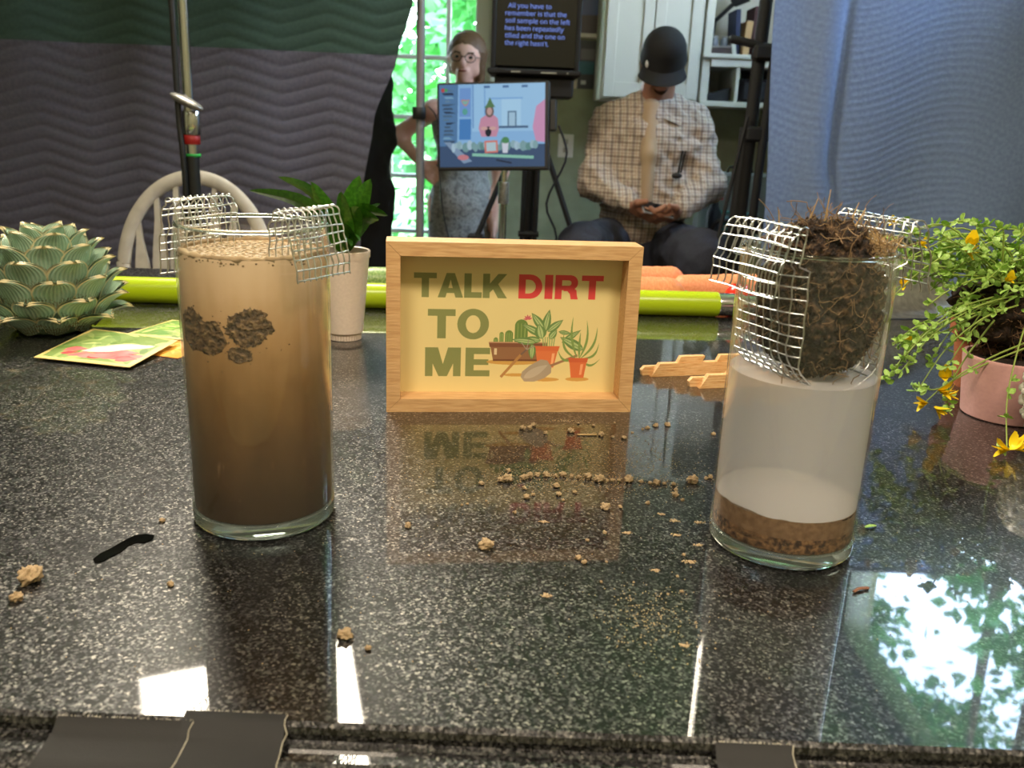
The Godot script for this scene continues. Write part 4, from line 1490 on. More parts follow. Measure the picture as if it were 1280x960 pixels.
# ---------------------------------------------------------------- flowering trefoil on its pots
func flower(at: Vector3, dir: Vector3, size: float, parent: Node3D) -> void:
	var b := MB.new()
	var d := dir.normalized()
	var s := d.cross(Vector3.UP if absf(d.y) < 0.9 else Vector3.RIGHT).normalized()
	var u := s.cross(d)
	# banner, two wings and a keel, each a cupped petal
	for q in [[0.9, 0.75, 0.0], [0.35, 0.45, 0.55], [0.35, 0.45, -0.55], [-0.25, 0.4, 0.0]]:
		for side in 2:
			b.grid(5, 6, func(x: float, y: float) -> Vector3:
				var a := (x - 0.5) * 2.0
				var w: float = size * q[1] * 0.55 * sin(PI * (0.12 + 0.80 * y))
				var up: Vector3 = (u * q[0] * y * y + d * y * (1.1 - 0.35 * absf(q[0]))) * size + s * q[2] * size * 0.4 * y
				return at + up + s * a * w + (u * 0.25 * a * a * w) + u * (0.0 if side == 0 else -0.0004), side == 1)
	obj("flower", b, M.petal, parent)

func trefoil() -> void:
	var pk := thing("pink_pot", "small smooth pink flower pot under the trailing herb", "plant pot", Vector3(0.555, TOP, -0.948))
	var b := MB.new()
	b.lathe([Vector2(0, 0), Vector2(0.042, 0), Vector2(0.044, 0.002), Vector2(0.052, 0.066), Vector2(0.0515, 0.069), Vector2(0.048, 0.069), Vector2(0.046, 0.060), Vector2(0.0, 0.055)], 56)
	obj("body", b, M.pink, pk)
	var so := MB.new()
	so.lathe([Vector2(0.0455, 0.058), Vector2(0.03, 0.063), Vector2(0.0, 0.064)], 24)
	obj("potting_soil", so, M.dark_soil, pk)
	var tc := thing("terracotta_pot", "terracotta flower pot standing behind the pink pot", "plant pot", Vector3(0.592, TOP, -1.064))
	var b2 := MB.new()
	b2.lathe([Vector2(0, 0), Vector2(0.036, 0), Vector2(0.044, 0.066), Vector2(0.050, 0.066), Vector2(0.051, 0.086), Vector2(0.046, 0.086), Vector2(0.042, 0.070), Vector2(0.0, 0.066)], 48)
	obj("body", b2, M.terracotta, tc)
	var so2 := MB.new()
	so2.lathe([Vector2(0.0425, 0.072), Vector2(0.02, 0.078), Vector2(0.0, 0.078)], 24)
	obj("potting_soil", so2, M.dark_soil, tc)
	var hv := thing("hobnail_vase", "white porcelain vase covered in small bumps beside the pink pot", "vase", Vector3(0.562, TOP, -0.846))
	var b3 := MB.new()
	b3.lathe([Vector2(0, 0), Vector2(0.020, 0), Vector2(0.022, 0.004), Vector2(0.036, 0.022), Vector2(0.0435, 0.045), Vector2(0.0450, 0.062), Vector2(0.041, 0.080), Vector2(0.038, 0.092), Vector2(0.035, 0.092), Vector2(0.036, 0.070), Vector2(0.0, 0.02)], 40)
	obj("body", b3, M.porcelain, hv)
	for j in 6:
		var y := 0.018 + j * 0.0125
		var rr: float = [0.0335, 0.0395, 0.0432, 0.0448, 0.0440, 0.0412][j]
		for i in 18:
			var a := TAU * (i + 0.5 * (j % 2)) / 18
			var kn := MB.new()
			var c := Vector3(rr * cos(a), y, rr * sin(a))
			kn.ball(8, 6, func(d: Vector3) -> Vector3: return c + d * 0.0042)
			obj("knob", kn, M.porcelain, hv)
	var t := thing("trefoil_plant", "trailing yellow flowered herb with a bare dark root ball on the pots", "plant", Vector3(0, 0, 0))
	var ball := lump(Vector3(0.572, 1.032, -0.985), Vector3(0.068, 0.047, 0.052), 0.35, 0.35, 13, 64, 44)
	obj("root_ball", ball, M.dark_soil, t)
	var hair := MB.new()
	for k in 150:
		var a := rng.randf_range(0.35, 1.05) * PI
		var e := rng.randf_range(-0.9, 0.5)
		var p := Vector3(0.572 + 0.066 * cos(a) * cos(e), 1.032 + 0.046 * sin(e), -0.985 + 0.052 * sin(a) * cos(e))
		var dir := Vector3(rng.randfn(), rng.randfn() - 0.4, rng.randfn()).normalized()
		var path := [p]
		for q in 6:
			dir = (dir + Vector3(rng.randfn(), rng.randfn() - 0.15, rng.randfn()) * 0.4).normalized()
			p += dir * 0.005
			path.append(p)
		hair.tube(path, rng.randf_range(0.0003, 0.0006), 4, false)
	obj("root_hairs", hair, M.root, t).set_meta("kind", "stuff")
	var crown := Vector3(0.558, 1.068, -0.968)
	var leaves := MB.new()
	var stems := []
	# the long trailing stems
	stems.append([Vector3(0.560, 1.062, -0.945), Vector3(0.542, 1.045, -0.915), Vector3(0.526, 1.012, -0.895), Vector3(0.505, 0.965, -0.860), Vector3(0.489, 0.926, -0.815)])
	stems.append([Vector3(0.556, 1.010, -0.930), Vector3(0.52, 0.994, -0.925), Vector3(0.488, 0.976, -0.92), Vector3(0.462, 0.955, -0.92), Vector3(0.439, 0.956, -0.93)])
	stems.append([Vector3(0.556, 1.006, -0.925), Vector3(0.512, 0.987, -0.92), Vector3(0.473, 0.962, -0.92), Vector3(0.452, 0.940, -0.92)])
	stems.append([Vector3(0.540, 1.080, -0.97), Vector3(0.492, 1.103, -0.97), Vector3(0.438, 1.114, -0.97), Vector3(0.408, 1.124, -0.96)])
	stems.append([Vector3(0.520, 1.060, -0.97), Vector3(0.471, 1.077, -0.97), Vector3(0.450, 1.097, -0.97), Vector3(0.428, 1.118, -0.97), Vector3(0.415, 1.130, -0.97)])
	stems.append([Vector3(0.540, 1.062, -0.97), Vector3(0.486, 1.040, -0.96), Vector3(0.446, 1.016, -0.95), Vector3(0.423, 0.992, -0.95)])
	stems.append([Vector3(0.530, 1.050, -0.95), Vector3(0.472, 1.017, -0.94), Vector3(0.439, 1.006, -0.94), Vector3(0.418, 1.000, -0.94)])
	stems.append([Vector3(0.520, 1.030, -0.94), Vector3(0.490, 0.985, -0.93), Vector3(0.478, 0.950, -0.925), Vector3(0.480, 0.930, -0.92)])
	stems.append([Vector3(0.55, 1.085, -0.96), Vector3(0.535, 1.115, -0.95), Vector3(0.545, 1.150, -0.95)])
	for k in 46:
		var a := rng.randf_range(0.25, 1.15) * PI
		var far := rng.randf_range(0.05, 0.155)
		var dir := Vector3(cos(a), 0, sin(a) * 0.6 - 0.1)
		if k % 3 == 0:
			dir = Vector3(-1, 0, rng.randf_range(-0.4, 0.4)).normalized()
		var lift := rng.randf_range(0.0, 0.055)
		var drop := rng.randf_range(-0.045, 0.040)
		var st := crown + Vector3(rng.randf_range(-0.045, 0.05), rng.randf_range(-0.004, 0.006), rng.randf_range(-0.03, 0.03))
		stems.append([st, st + dir * far * 0.4 + Vector3(0, lift, 0), st + dir * far * 0.75 + Vector3(0, lift * 0.8 + drop * 0.4, 0), st + dir * far + Vector3(0, lift * 0.4 + drop, 0)])
	for k in 9:
		var st2 := Vector3(0.530 + rng.randf_range(-0.02, 0.03), 1.050 + rng.randf_range(-0.01, 0.02), -0.94 + rng.randf_range(-0.02, 0.02))
		var far2 := rng.randf_range(0.06, 0.125)
		var fall := rng.randf_range(0.02, 0.10)
		stems.append([st2, st2 + Vector3(-far2 * 0.4, -fall * 0.15, 0.01), st2 + Vector3(-far2 * 0.75, -fall * 0.5, 0.015), st2 + Vector3(-far2, -fall, 0.02)])
	for k in stems.size():
		var c := curve(stems[k], 18)
		var sb := MB.new()
		var rad := []
		for q in 19:
			rad.append(lerpf(0.0012, 0.0006, q / 18.0))
		sb.tube(c, rad, 5)
		obj("stalk", sb, M.stem, t)
		for q in range(3, 19):
			if rng.randf() < (0.72 if k < 4 else 0.45):
				continue
			var p: Vector3 = c[q]
			for n in 3:
				var dir := Vector3(rng.randfn(), rng.randfn() * 0.7 + 0.3, rng.randfn()).normalized()
				var len := rng.randf_range(0.006, 0.0120)
				var s := dir.cross(Vector3(rng.randfn(), rng.randfn(), rng.randfn())).normalized()
				var nn := s.cross(dir) * len * 0.12
				var i := leaves.v.size()
				leaves.add(p); leaves.add(p + dir * len * 0.45 + s * len * 0.30 + nn); leaves.add(p + dir * len * 0.85 + s * len * 0.22 + nn)
				leaves.add(p + dir * len); leaves.add(p + dir * len * 0.85 - s * len * 0.22 + nn); leaves.add(p + dir * len * 0.45 - s * len * 0.30 + nn); leaves.add(p + dir * len * 0.55 - nn * 0.3)
				for e in 6:
					leaves.tri(i + 6, i + e, i + (e + 1) % 6)
	obj("leaflets", leaves, M.herb, t).set_meta("kind", "stuff")
	for f in [[Vector3(0.484, 1.108, -0.95), Vector3(-0.3, 0.3, 1), 0.016], [Vector3(0.478, 1.103, -0.948), Vector3(0.6, -0.5, 1), 0.014], [Vector3(0.404, 1.126, -0.958), Vector3(-1, 0.2, 0.6), 0.010], [Vector3(0.430, 1.106, -0.95), Vector3(0.4, 0.1, 1), 0.010], [Vector3(0.420, 1.064, -0.95), Vector3(-0.4, -0.2, 1), 0.012], [Vector3(0.430, 1.004, -0.94), Vector3(-0.3, 0, 1), 0.010], [Vector3(0.470, 0.966, -0.925), Vector3(-0.4, 0.4, 1), 0.016], [Vector3(0.464, 0.954, -0.92), Vector3(0.5, -0.1, 1), 0.017], [Vector3(0.470, 0.948, -0.92), Vector3(0.9, 0.2, 0.6), 0.015], [Vector3(0.453, 0.940, -0.92), Vector3(-0.9, -0.4, 0.5), 0.015], [Vector3(0.462, 0.936, -0.918), Vector3(0.5, -0.7, 0.6), 0.014], [Vector3(0.489, 0.927, -0.814), Vector3(-1, -0.15, 0.3), 0.016], [Vector3(0.491, 0.927, -0.814), Vector3(1, 0.15, 0.2), 0.017], [Vector3(0.494, 0.928, -0.818), Vector3(0.7, 0.5, -0.2), 0.014], [Vector3(0.520, 1.074, -0.93), Vector3(0, 0.3, 1), 0.012], [Vector3(0.545, 1.105, -0.94), Vector3(0.5, 0.4, 1), 0.012]]:
		flower(f[0], f[1], f[2], t)

# ---------------------------------------------------------------- crumbs, tape, marks
func crumbs_and_dust() -> void:
	var list := CRUMBS
	var flats := FLATS
	var protos := []
	for k in 6:
		protos.append(lump(Vector3(0, 0.42, 0), Vector3(0.55, 0.46, 0.5), 0.95, 0.03, 60 + k, 20, 14).mesh())
	for k in list.size():
		var c: Array = list[k]
		var s: float = c[2]
		var label := "tan soil crumb lying on the black granite countertop"
		if c[1] < -0.80:
			label = "tan soil crumb scattered close to the foot of the box sign"
		elif c[1] < -0.70:
			label = "tan soil crumb in the long row of crumbs before the box sign"
		elif c[1] < -0.64:
			label = "tan soil crumb just outside the long row of crumbs"
		elif c[0] < -0.2:
			label = "tan soil crumb on the granite beside the muddy vase"
		else:
			label = "lone tan soil crumb on the bare granite between the vases and the front edge"
		if s > 0.0095:
			label = "biggest tan soil crumb, alone beyond the wet smear"
		var o := thing("soil_crumb", label, "soil crumb", Vector3(c[0], TOP, c[1]), "loose soil crumbs on the countertop")
		var m := inst("grains", protos[k % 6], M.crumb_grain, o)
		m.scale = Vector3(s, s * 0.85, s) * (1.15 if s > 0.006 else 1.5)
		m.rotation.y = k * 1.7
	for k in flats.size():
		var c: Array = flats[k]
		var b := MB.new()
		for q in 46:
			var p: Vector3 = Vector3(rng.randfn() * 0.55, 0, rng.randfn() * 0.32) * c[2]
			var g := rng.randf_range(0.0003, 0.0007)
			b.ball(5, 4, func(d: Vector3) -> Vector3: return p + d * g * Vector3(1.2, 0.7, 1.2) + Vector3(0, g * 0.6, 0))
		var o := thing("soil_smudge", "small flat smudge of tan soil dust on the granite countertop", "soil", Vector3(c[0], TOP, c[1]), "smudges of soil dust")
		obj("grains", b, M.crumb, o).set_meta("kind", "stuff")
	# uncountable fine dust
	var grain := MB.new()
	grain.ball(5, 4, func(d: Vector3) -> Vector3: return d * Vector3(1, 0.6, 1) + Vector3(0, 0.5, 0))
	var mm := MultiMesh.new()
	mm.transform_format = MultiMesh.TRANSFORM_3D
	mm.mesh = grain.mesh()
	mm.instance_count = 2600
	for k in 2600:
		var p := Vector3.ZERO
		var pick := rng.randf()
		if pick < 0.42:
			p = Vector3(0.085 + rng.randfn() * 0.055, 0, -0.760 + rng.randfn() * 0.038)
		elif pick < 0.62:
			p = Vector3(0.045 + rng.randfn() * 0.05, 0, -0.712 + rng.randfn() * 0.012)
		elif pick < 0.74:
			p = Vector3(0.095 + rng.randfn() * 0.018, 0, -0.490 + rng.randfn() * 0.022)
		elif pick < 0.80:
			p = Vector3(0.058 + rng.randfn() * 0.012, 0, -0.866 + rng.randfn() * 0.004)
		else:
			p = Vector3(rng.randf_range(-0.30, 0.34), 0, rng.randf_range(-0.86, -0.40))
		var g := rng.randf_range(0.00022, 0.00070) * (0.8 if pick > 0.8 else 1.0)
		for j in [JAR_L, JAR_R]:
			if Vector2(p.x - j.x, p.z - j.z).length() < JAR_RADIUS:
				g = 0.00002
		if p.z < -0.862 - p.x * 0.12:
			g = minf(g, 0.0003)
		mm.set_instance_transform(k, Transform3D(Basis.from_euler(Vector3(0, rng.randf() * TAU, 0)).scaled(Vector3.ONE * g), p + Vector3(0, TOP, 0)))
	var dust := MultiMeshInstance3D.new()
	dust.name = numbered("soil_dust")
	dust.multimesh = mm
	dust.material_override = M.crumb
	add_child(dust)
	tag(dust, "fine tan soil dust scattered over the granite countertop", "soil dust", "", "stuff")

func tapes_and_marks() -> void:
	# strips of cloth tape that follow the rounded front edge
	var prof := []
	prof.append(Vector2(-0.3835, 0.9206))
	prof.append(Vector2(-0.3762, 0.9200))
	prof.append(Vector2(-0.3705, 0.9140))
	for k in 8:
		var a := PI * 0.44 - PI * 0.80 * k / 7.0
		prof.append(Vector2(-0.362 + 0.0218 * cos(a), 0.8895 + 0.0218 * sin(a)))
	for e in [[-0.2235, -0.1545, -0.012, 1, "wide torn strip of black cloth tape on the counter edge, under another strip"], [-0.1610, -0.1085, 0.002, 0, "torn strip of black cloth tape with white paint flecks overlapping its neighbour"], [0.1105, 0.1500, 0.000, 1, "short rounded strip of black cloth tape near the cloudy vase"]]:
		var t := thing("cloth_tape", e[4], "tape", Vector3.ZERO, "strips of black tape")
		var b := MB.new()
		var skip: int = e[3]
		var n := prof.size() - 1 - skip
		var lift := 0.0004 if e[3] == 0 else 0.0
		var nz := noise(130, 1.0, FastNoiseLite.TYPE_SIMPLEX_SMOOTH, 2)
		for side in 2:
			b.grid(20, n, func(u: float, v: float) -> Vector3:
				var k := skip + int(round(v * n))
				var q: Vector2 = prof[k]
				var slant: float = e[2] * v
				var x: float = lerpf(e[0], e[1], u) + slant + (0.0010 * nz.get_noise_2d(v * 18.0, u * 4.0) if u > 0.95 or u < 0.05 else 0.0)
				var out := Vector2(q.x + 0.362, q.y - 0.8895).normalized() if k > 2 else Vector2(0, 1)
				var th := lift + (0.0005 if side == 0 else 0.0001)
				return Vector3(x, q.y + out.y * th, q.x + out.x * th), side == 0)
		obj("strip", b, M.tape, t)
		var fr := MB.new()
		for k in 70:
			var u := rng.randf()
			var q: Vector2 = prof[skip]
			var p := Vector3(lerpf(e[0], e[1], u), q.y + 0.0008, q.x)
			fr.tube([p, p + Vector3(rng.randfn() * 0.0004, 0.0001, -rng.randf() * 0.0012)], 0.00016, 3, false)
		for k in n:
			var q0: Vector2 = prof[skip + k]
			var q1: Vector2 = prof[skip + k + 1]
			var xx: float = e[1] + e[2] * k / n
			var xx1: float = e[1] + e[2] * (k + 1) / n
			fr.tube([Vector3(xx, q0.y + 0.0007, q0.x + 0.0005), Vector3((xx + xx1) / 2 + rng.randfn() * 0.0008, (q0.y + q1.y) / 2 + 0.0008, (q0.x + q1.x) / 2 + 0.0006), Vector3(xx1, q1.y + 0.0007, q1.x + 0.0005)], 0.00032, 4, false)
		var fo := obj("frayed_edge", fr, M.thread, t)
		fo.set_meta("kind", "stuff")
	# wet smear
	var sm := MB.new()
	var poly := PackedVector2Array()
	for q in [[-0.2812, -0.5375], [-0.2800, -0.5450], [-0.2765, -0.5530], [-0.2720, -0.5660], [-0.2680, -0.5745], [-0.2610, -0.5770], [-0.2545, -0.5755], [-0.2530, -0.5690], [-0.2565, -0.5635], [-0.2620, -0.5640], [-0.2660, -0.5580], [-0.2672, -0.5480], [-0.2705, -0.5420], [-0.2735, -0.5345], [-0.2775, -0.5325]]:
		poly.append(Vector2(q[0], -q[1]))
	sm.prism(poly, 0.0006, Vector3.ZERO, Basis(Vector3.RIGHT, Vector3(0, 0, -1), Vector3.UP))
	var wet := mat(Color(0.012, 0.012, 0.012), 0.08)
	var so := obj("wet_smear", sm, wet)
	so.position = Vector3(0, TOP + 0.0007, 0)
	tag(so, "small black wet smear on the granite beside the muddy vase", "smear")
	var lf := obj("leaf_scrap", blade_leaf([Vector3(0.2835, TOP + 0.001, -0.637), Vector3(0.289, TOP + 0.002, -0.6375), Vector3(0.2945, TOP + 0.001, -0.6407)], 0.0018, 0.2), M.herb)
	tag(lf, "tiny green leaf scrap on the counter beside the cloudy vase", "leaf scrap")
	var tw := MB.new()
	tw.tube(curve([Vector3(0.2375, TOP + 0.0012, -0.5335), Vector3(0.2425, TOP + 0.0016, -0.5372), Vector3(0.2495, TOP + 0.0012, -0.5392)], 6), 0.0011, 6)
	tag(obj("root_twig", tw, mat(Color(0.50, 0.34, 0.26), 0.8)), "short reddish root twig lying before the cloudy vase", "twig")
	var sk := MB.new()
	sk.tube([Vector3(0.0668, TOP + 0.0010, -0.8230), Vector3(0.0863, TOP + 0.0012, -0.8255)], 0.0009, 6)
	tag(obj("straw_stick", sk, M.straw), "thin tan straw stick among crumbs below the box sign", "twig")

const CRUMBS := [[-0.0226,-0.6923,0.0026],[-0.0069,-0.7008,0.0032],[-0.0005,-0.7014,0.0053],[0.0001,-0.7229,0.0026],[0.0132,-0.7075,0.0036],[0.0188,-0.7128,0.0036],[0.0254,-0.7159,0.0029],[0.0332,-0.7157,0.0036],[0.0412,-0.7151,0.0025],[0.0479,-0.7182,0.0033],[0.0553,-0.7165,0.0025],[0.0617,-0.7148,0.0025],[0.0692,-0.7156,0.0040],[0.0793,-0.7096,0.0050],[0.0864,-0.7103,0.0018],[0.0911,-0.7108,0.0022],[0.0967,-0.7113,0.0022],[0.1052,-0.7122,0.0047],[0.1162,-0.7110,0.0022],[0.1232,-0.7080,0.0022],[0.1287,-0.7076,0.0036],[0.1358,-0.7083,0.0022],[0.1435,-0.7082,0.0022],[0.1614,-0.7146,0.0058],[0.1754,-0.7241,0.0022],[0.1797,-0.7270,0.0026],[0.0410,-0.6933,0.0032],[0.0425,-0.6758,0.0027],[0.0565,-0.6824,0.0021],[0.0138,-0.6861,0.0024],[0.0158,-0.6676,0.0030],[0.0212,-0.6737,0.0020],[0.0459,-0.6655,0.0015],[0.0123,-0.8354,0.0034],[0.0198,-0.8363,0.0034],[0.0238,-0.8463,0.0030],[0.0356,-0.8244,0.0025],[0.0609,-0.8317,0.0038],[0.0907,-0.8260,0.0034],[0.1129,-0.8194,0.0027],[0.1019,-0.8212,0.0019],[0.1350,-0.8481,0.0017],[0.1405,-0.8519,0.0026],[0.1503,-0.8596,0.0031],[0.1630,-0.8631,0.0035],[0.1231,-0.8359,0.0017],[0.2062,-0.8407,0.0026],[0.1080,-0.8650,0.0013],[0.0855,-0.8538,0.0019],[0.0700,-0.8585,0.0017],[0.1438,-0.6963,0.0018],[0.1414,-0.6842,0.0035],[0.1457,-0.6751,0.0019],[0.1156,-0.6659,0.0022],[0.0794,-0.6530,0.0043],[0.0918,-0.6562,0.0020],[-0.0364,-0.6481,0.0013],[-0.0322,-0.6505,0.0013],[-0.0171,-0.6581,0.0013],[0.0123,-0.8736,0.0013],[0.0519,-0.5658,0.0027],[0.0561,-0.5602,0.0022],[0.0751,-0.6085,0.0019],[0.0608,-0.5948,0.0016],[0.0660,-0.5340,0.0012],[0.0883,-0.5358,0.0009],[0.1199,-0.5462,0.0012],[0.0722,-0.5628,0.0012],[0.1297,-0.5781,0.0015],[0.1093,-0.5213,0.0011],[0.1188,-0.5259,0.0012],[0.0062,-0.6376,0.0020],[-0.0144,-0.5774,0.0075],[-0.0744,-0.6059,0.0030],[-0.0934,-0.4566,0.0050],[-0.3070,-0.5056,0.0111],[-0.3029,-0.4831,0.0043],[-0.2169,-0.5076,0.0025],[-0.2578,-0.5987,0.0024],[-0.0777,-0.4453,0.0022]]
const FLATS := [[0.0295,-0.6246,0.0030],[0.0920,-0.6109,0.0027],[0.0280,-0.5139,0.0034],[0.1059,-0.5542,0.0027],[0.1330,-0.5684,0.0032],[0.1438,-0.5952,0.0023],[0.1300,-0.6104,0.0027],[0.1329,-0.6356,0.0031],[0.1235,-0.6469,0.0025],[0.1520,-0.6346,0.0033],[0.1099,-0.4620,0.0022]]

# ---------------------------------------------------------------- hanging blankets
func tri_wave(x: float) -> float:
	return 4.0 * absf(x - floorf(x + 0.5)) - 1.0

func blankets() -> void:
	var edge := func(y: float) -> float:
		# free side edge of the dark blanket, drawn back towards the bottom
		var ys := [0.20, 0.74, 0.95, 1.196, 1.385, 1.545, 1.80, 2.15]
		var xs := [-0.52, -0.510, -0.508, -0.468, -0.393, -0.345, -0.315, -0.30]
		for k in ys.size() - 1:
			if y <= ys[k + 1]:
				return lerpf(xs[k], xs[k + 1], smoothstep(0.0, 1.0, (y - ys[k]) / (ys[k + 1] - ys[k])) * 0.5 + 0.5 * (y - ys[k]) / (ys[k + 1] - ys[k]))
		return -0.30
	var fold := noise(140, 1.0, FastNoiseLite.TYPE_SIMPLEX_SMOOTH, 2)
	var dark := thing("moving_blanket", "dark quilted grey moving blanket with a green top band, hanging behind the chair", "blanket", Vector3(-1.0, 0.20, -2.85))
	for part in 2:
		var y0 := 0.20 if part == 0 else 1.388
		var y1 := 1.388 if part == 0 else 2.15
		var b := MB.new()
		for side in 2:
			var nu := 120 if side == 0 else 30
			var nv := (260 if part == 0 else 170) if side == 0 else 40
			b.grid(nu, nv, func(u: float, v: float) -> Vector3:
				var y := lerpf(y0, y1, v)
				var x := lerpf(-1.95, edge.call(y), u)
				var wave := y + 0.020 * tri_wave(x / 0.30) + 0.004 * fold.get_noise_1d(x * 3.0)
				var quilt := 0.0055 * sqrt(absf(sin(PI * wave / 0.040))) if side == 0 else 0.0
				var z := 0.030 * fold.get_noise_2d(x * 1.6, y * 0.35) + 0.02 * sin(x * 5.0) * (y - 0.6) * 0.3 + 0.05 * pow(u, 6.0) * sin(y * 4.0) * 0.4
				return Vector3(x + 1.0, y - 0.20, z + quilt - (0.004 if side == 1 else 0.0)), side == 1)
		obj("grey_panel" if part == 0 else "green_band", b, M.blanket_grey if part == 0 else M.blanket_green, dark)
	var blue := thing("moving_blanket", "blue quilted moving blanket with a creased fold, hanging beside the black stand", "blanket", Vector3(1.1, 0.40, -2.6))
	var bb := MB.new()
	for side in 2:
		bb.grid(140 if side == 0 else 30, 260 if side == 0 else 40, func(u: float, v: float) -> Vector3:
			var y := lerpf(0.40, 1.98, v)
			var x := lerpf(0.712 - 0.040 * smoothstep(0.9, 1.6, y), 1.475, u)
			var cx := 0.885 + 0.012 * sin(y * 3.0) + 0.04 * smoothstep(1.15, 0.9, y)
			var crease := -0.020 * exp(-pow((x - cx) / 0.014, 2.0)) * smoothstep(0.75, 1.15, y) * smoothstep(1.75, 1.25, y) + 0.016 * exp(-pow((x - cx + 0.05) / 0.045, 2.0))
			var wave := y + 0.045 * sin(x * 9.0) + 0.02 * fold.get_noise_2d(x * 2.0, y * 2.0)
			var quilt := 0.0022 * sqrt(absf(sin(PI * wave / 0.020))) if side == 0 else 0.0
			var z := 0.035 * fold.get_noise_2d(x * 1.5 + 7.0, y * 0.5) + 0.012 * sin(x * 11.0)
			return Vector3(x - 1.1, y - 0.40, z + crease + quilt - (0.004 if side == 1 else 0.0)), side == 1)
	obj("panel", bb, M.blanket_blue, blue)

# ---------------------------------------------------------------- stands and lamps
func tripod_base(parent: Node3D, hub: Vector3, spread: float, m: Material, turn := 0.4, r := 0.009) -> void:
	for k in 3:
		var a := turn + TAU * k / 3
		var foot := Vector3(hub.x + cos(a) * spread, 0.012, hub.z + sin(a) * spread)
		var b := MB.new()
		b.tube([hub, foot], r, 8)
		b.tube([foot, foot + Vector3(cos(a) * 0.02, -0.002, sin(a) * 0.02)], r * 1.3, 8)
		obj("leg", b, m, parent)

func rod(parent: Node3D, called: String, path: Array, r, m: Material, n := 12) -> MeshInstance3D:
	var b := MB.new()
	b.tube(path, r, n)
	return obj(called, b, m, parent)

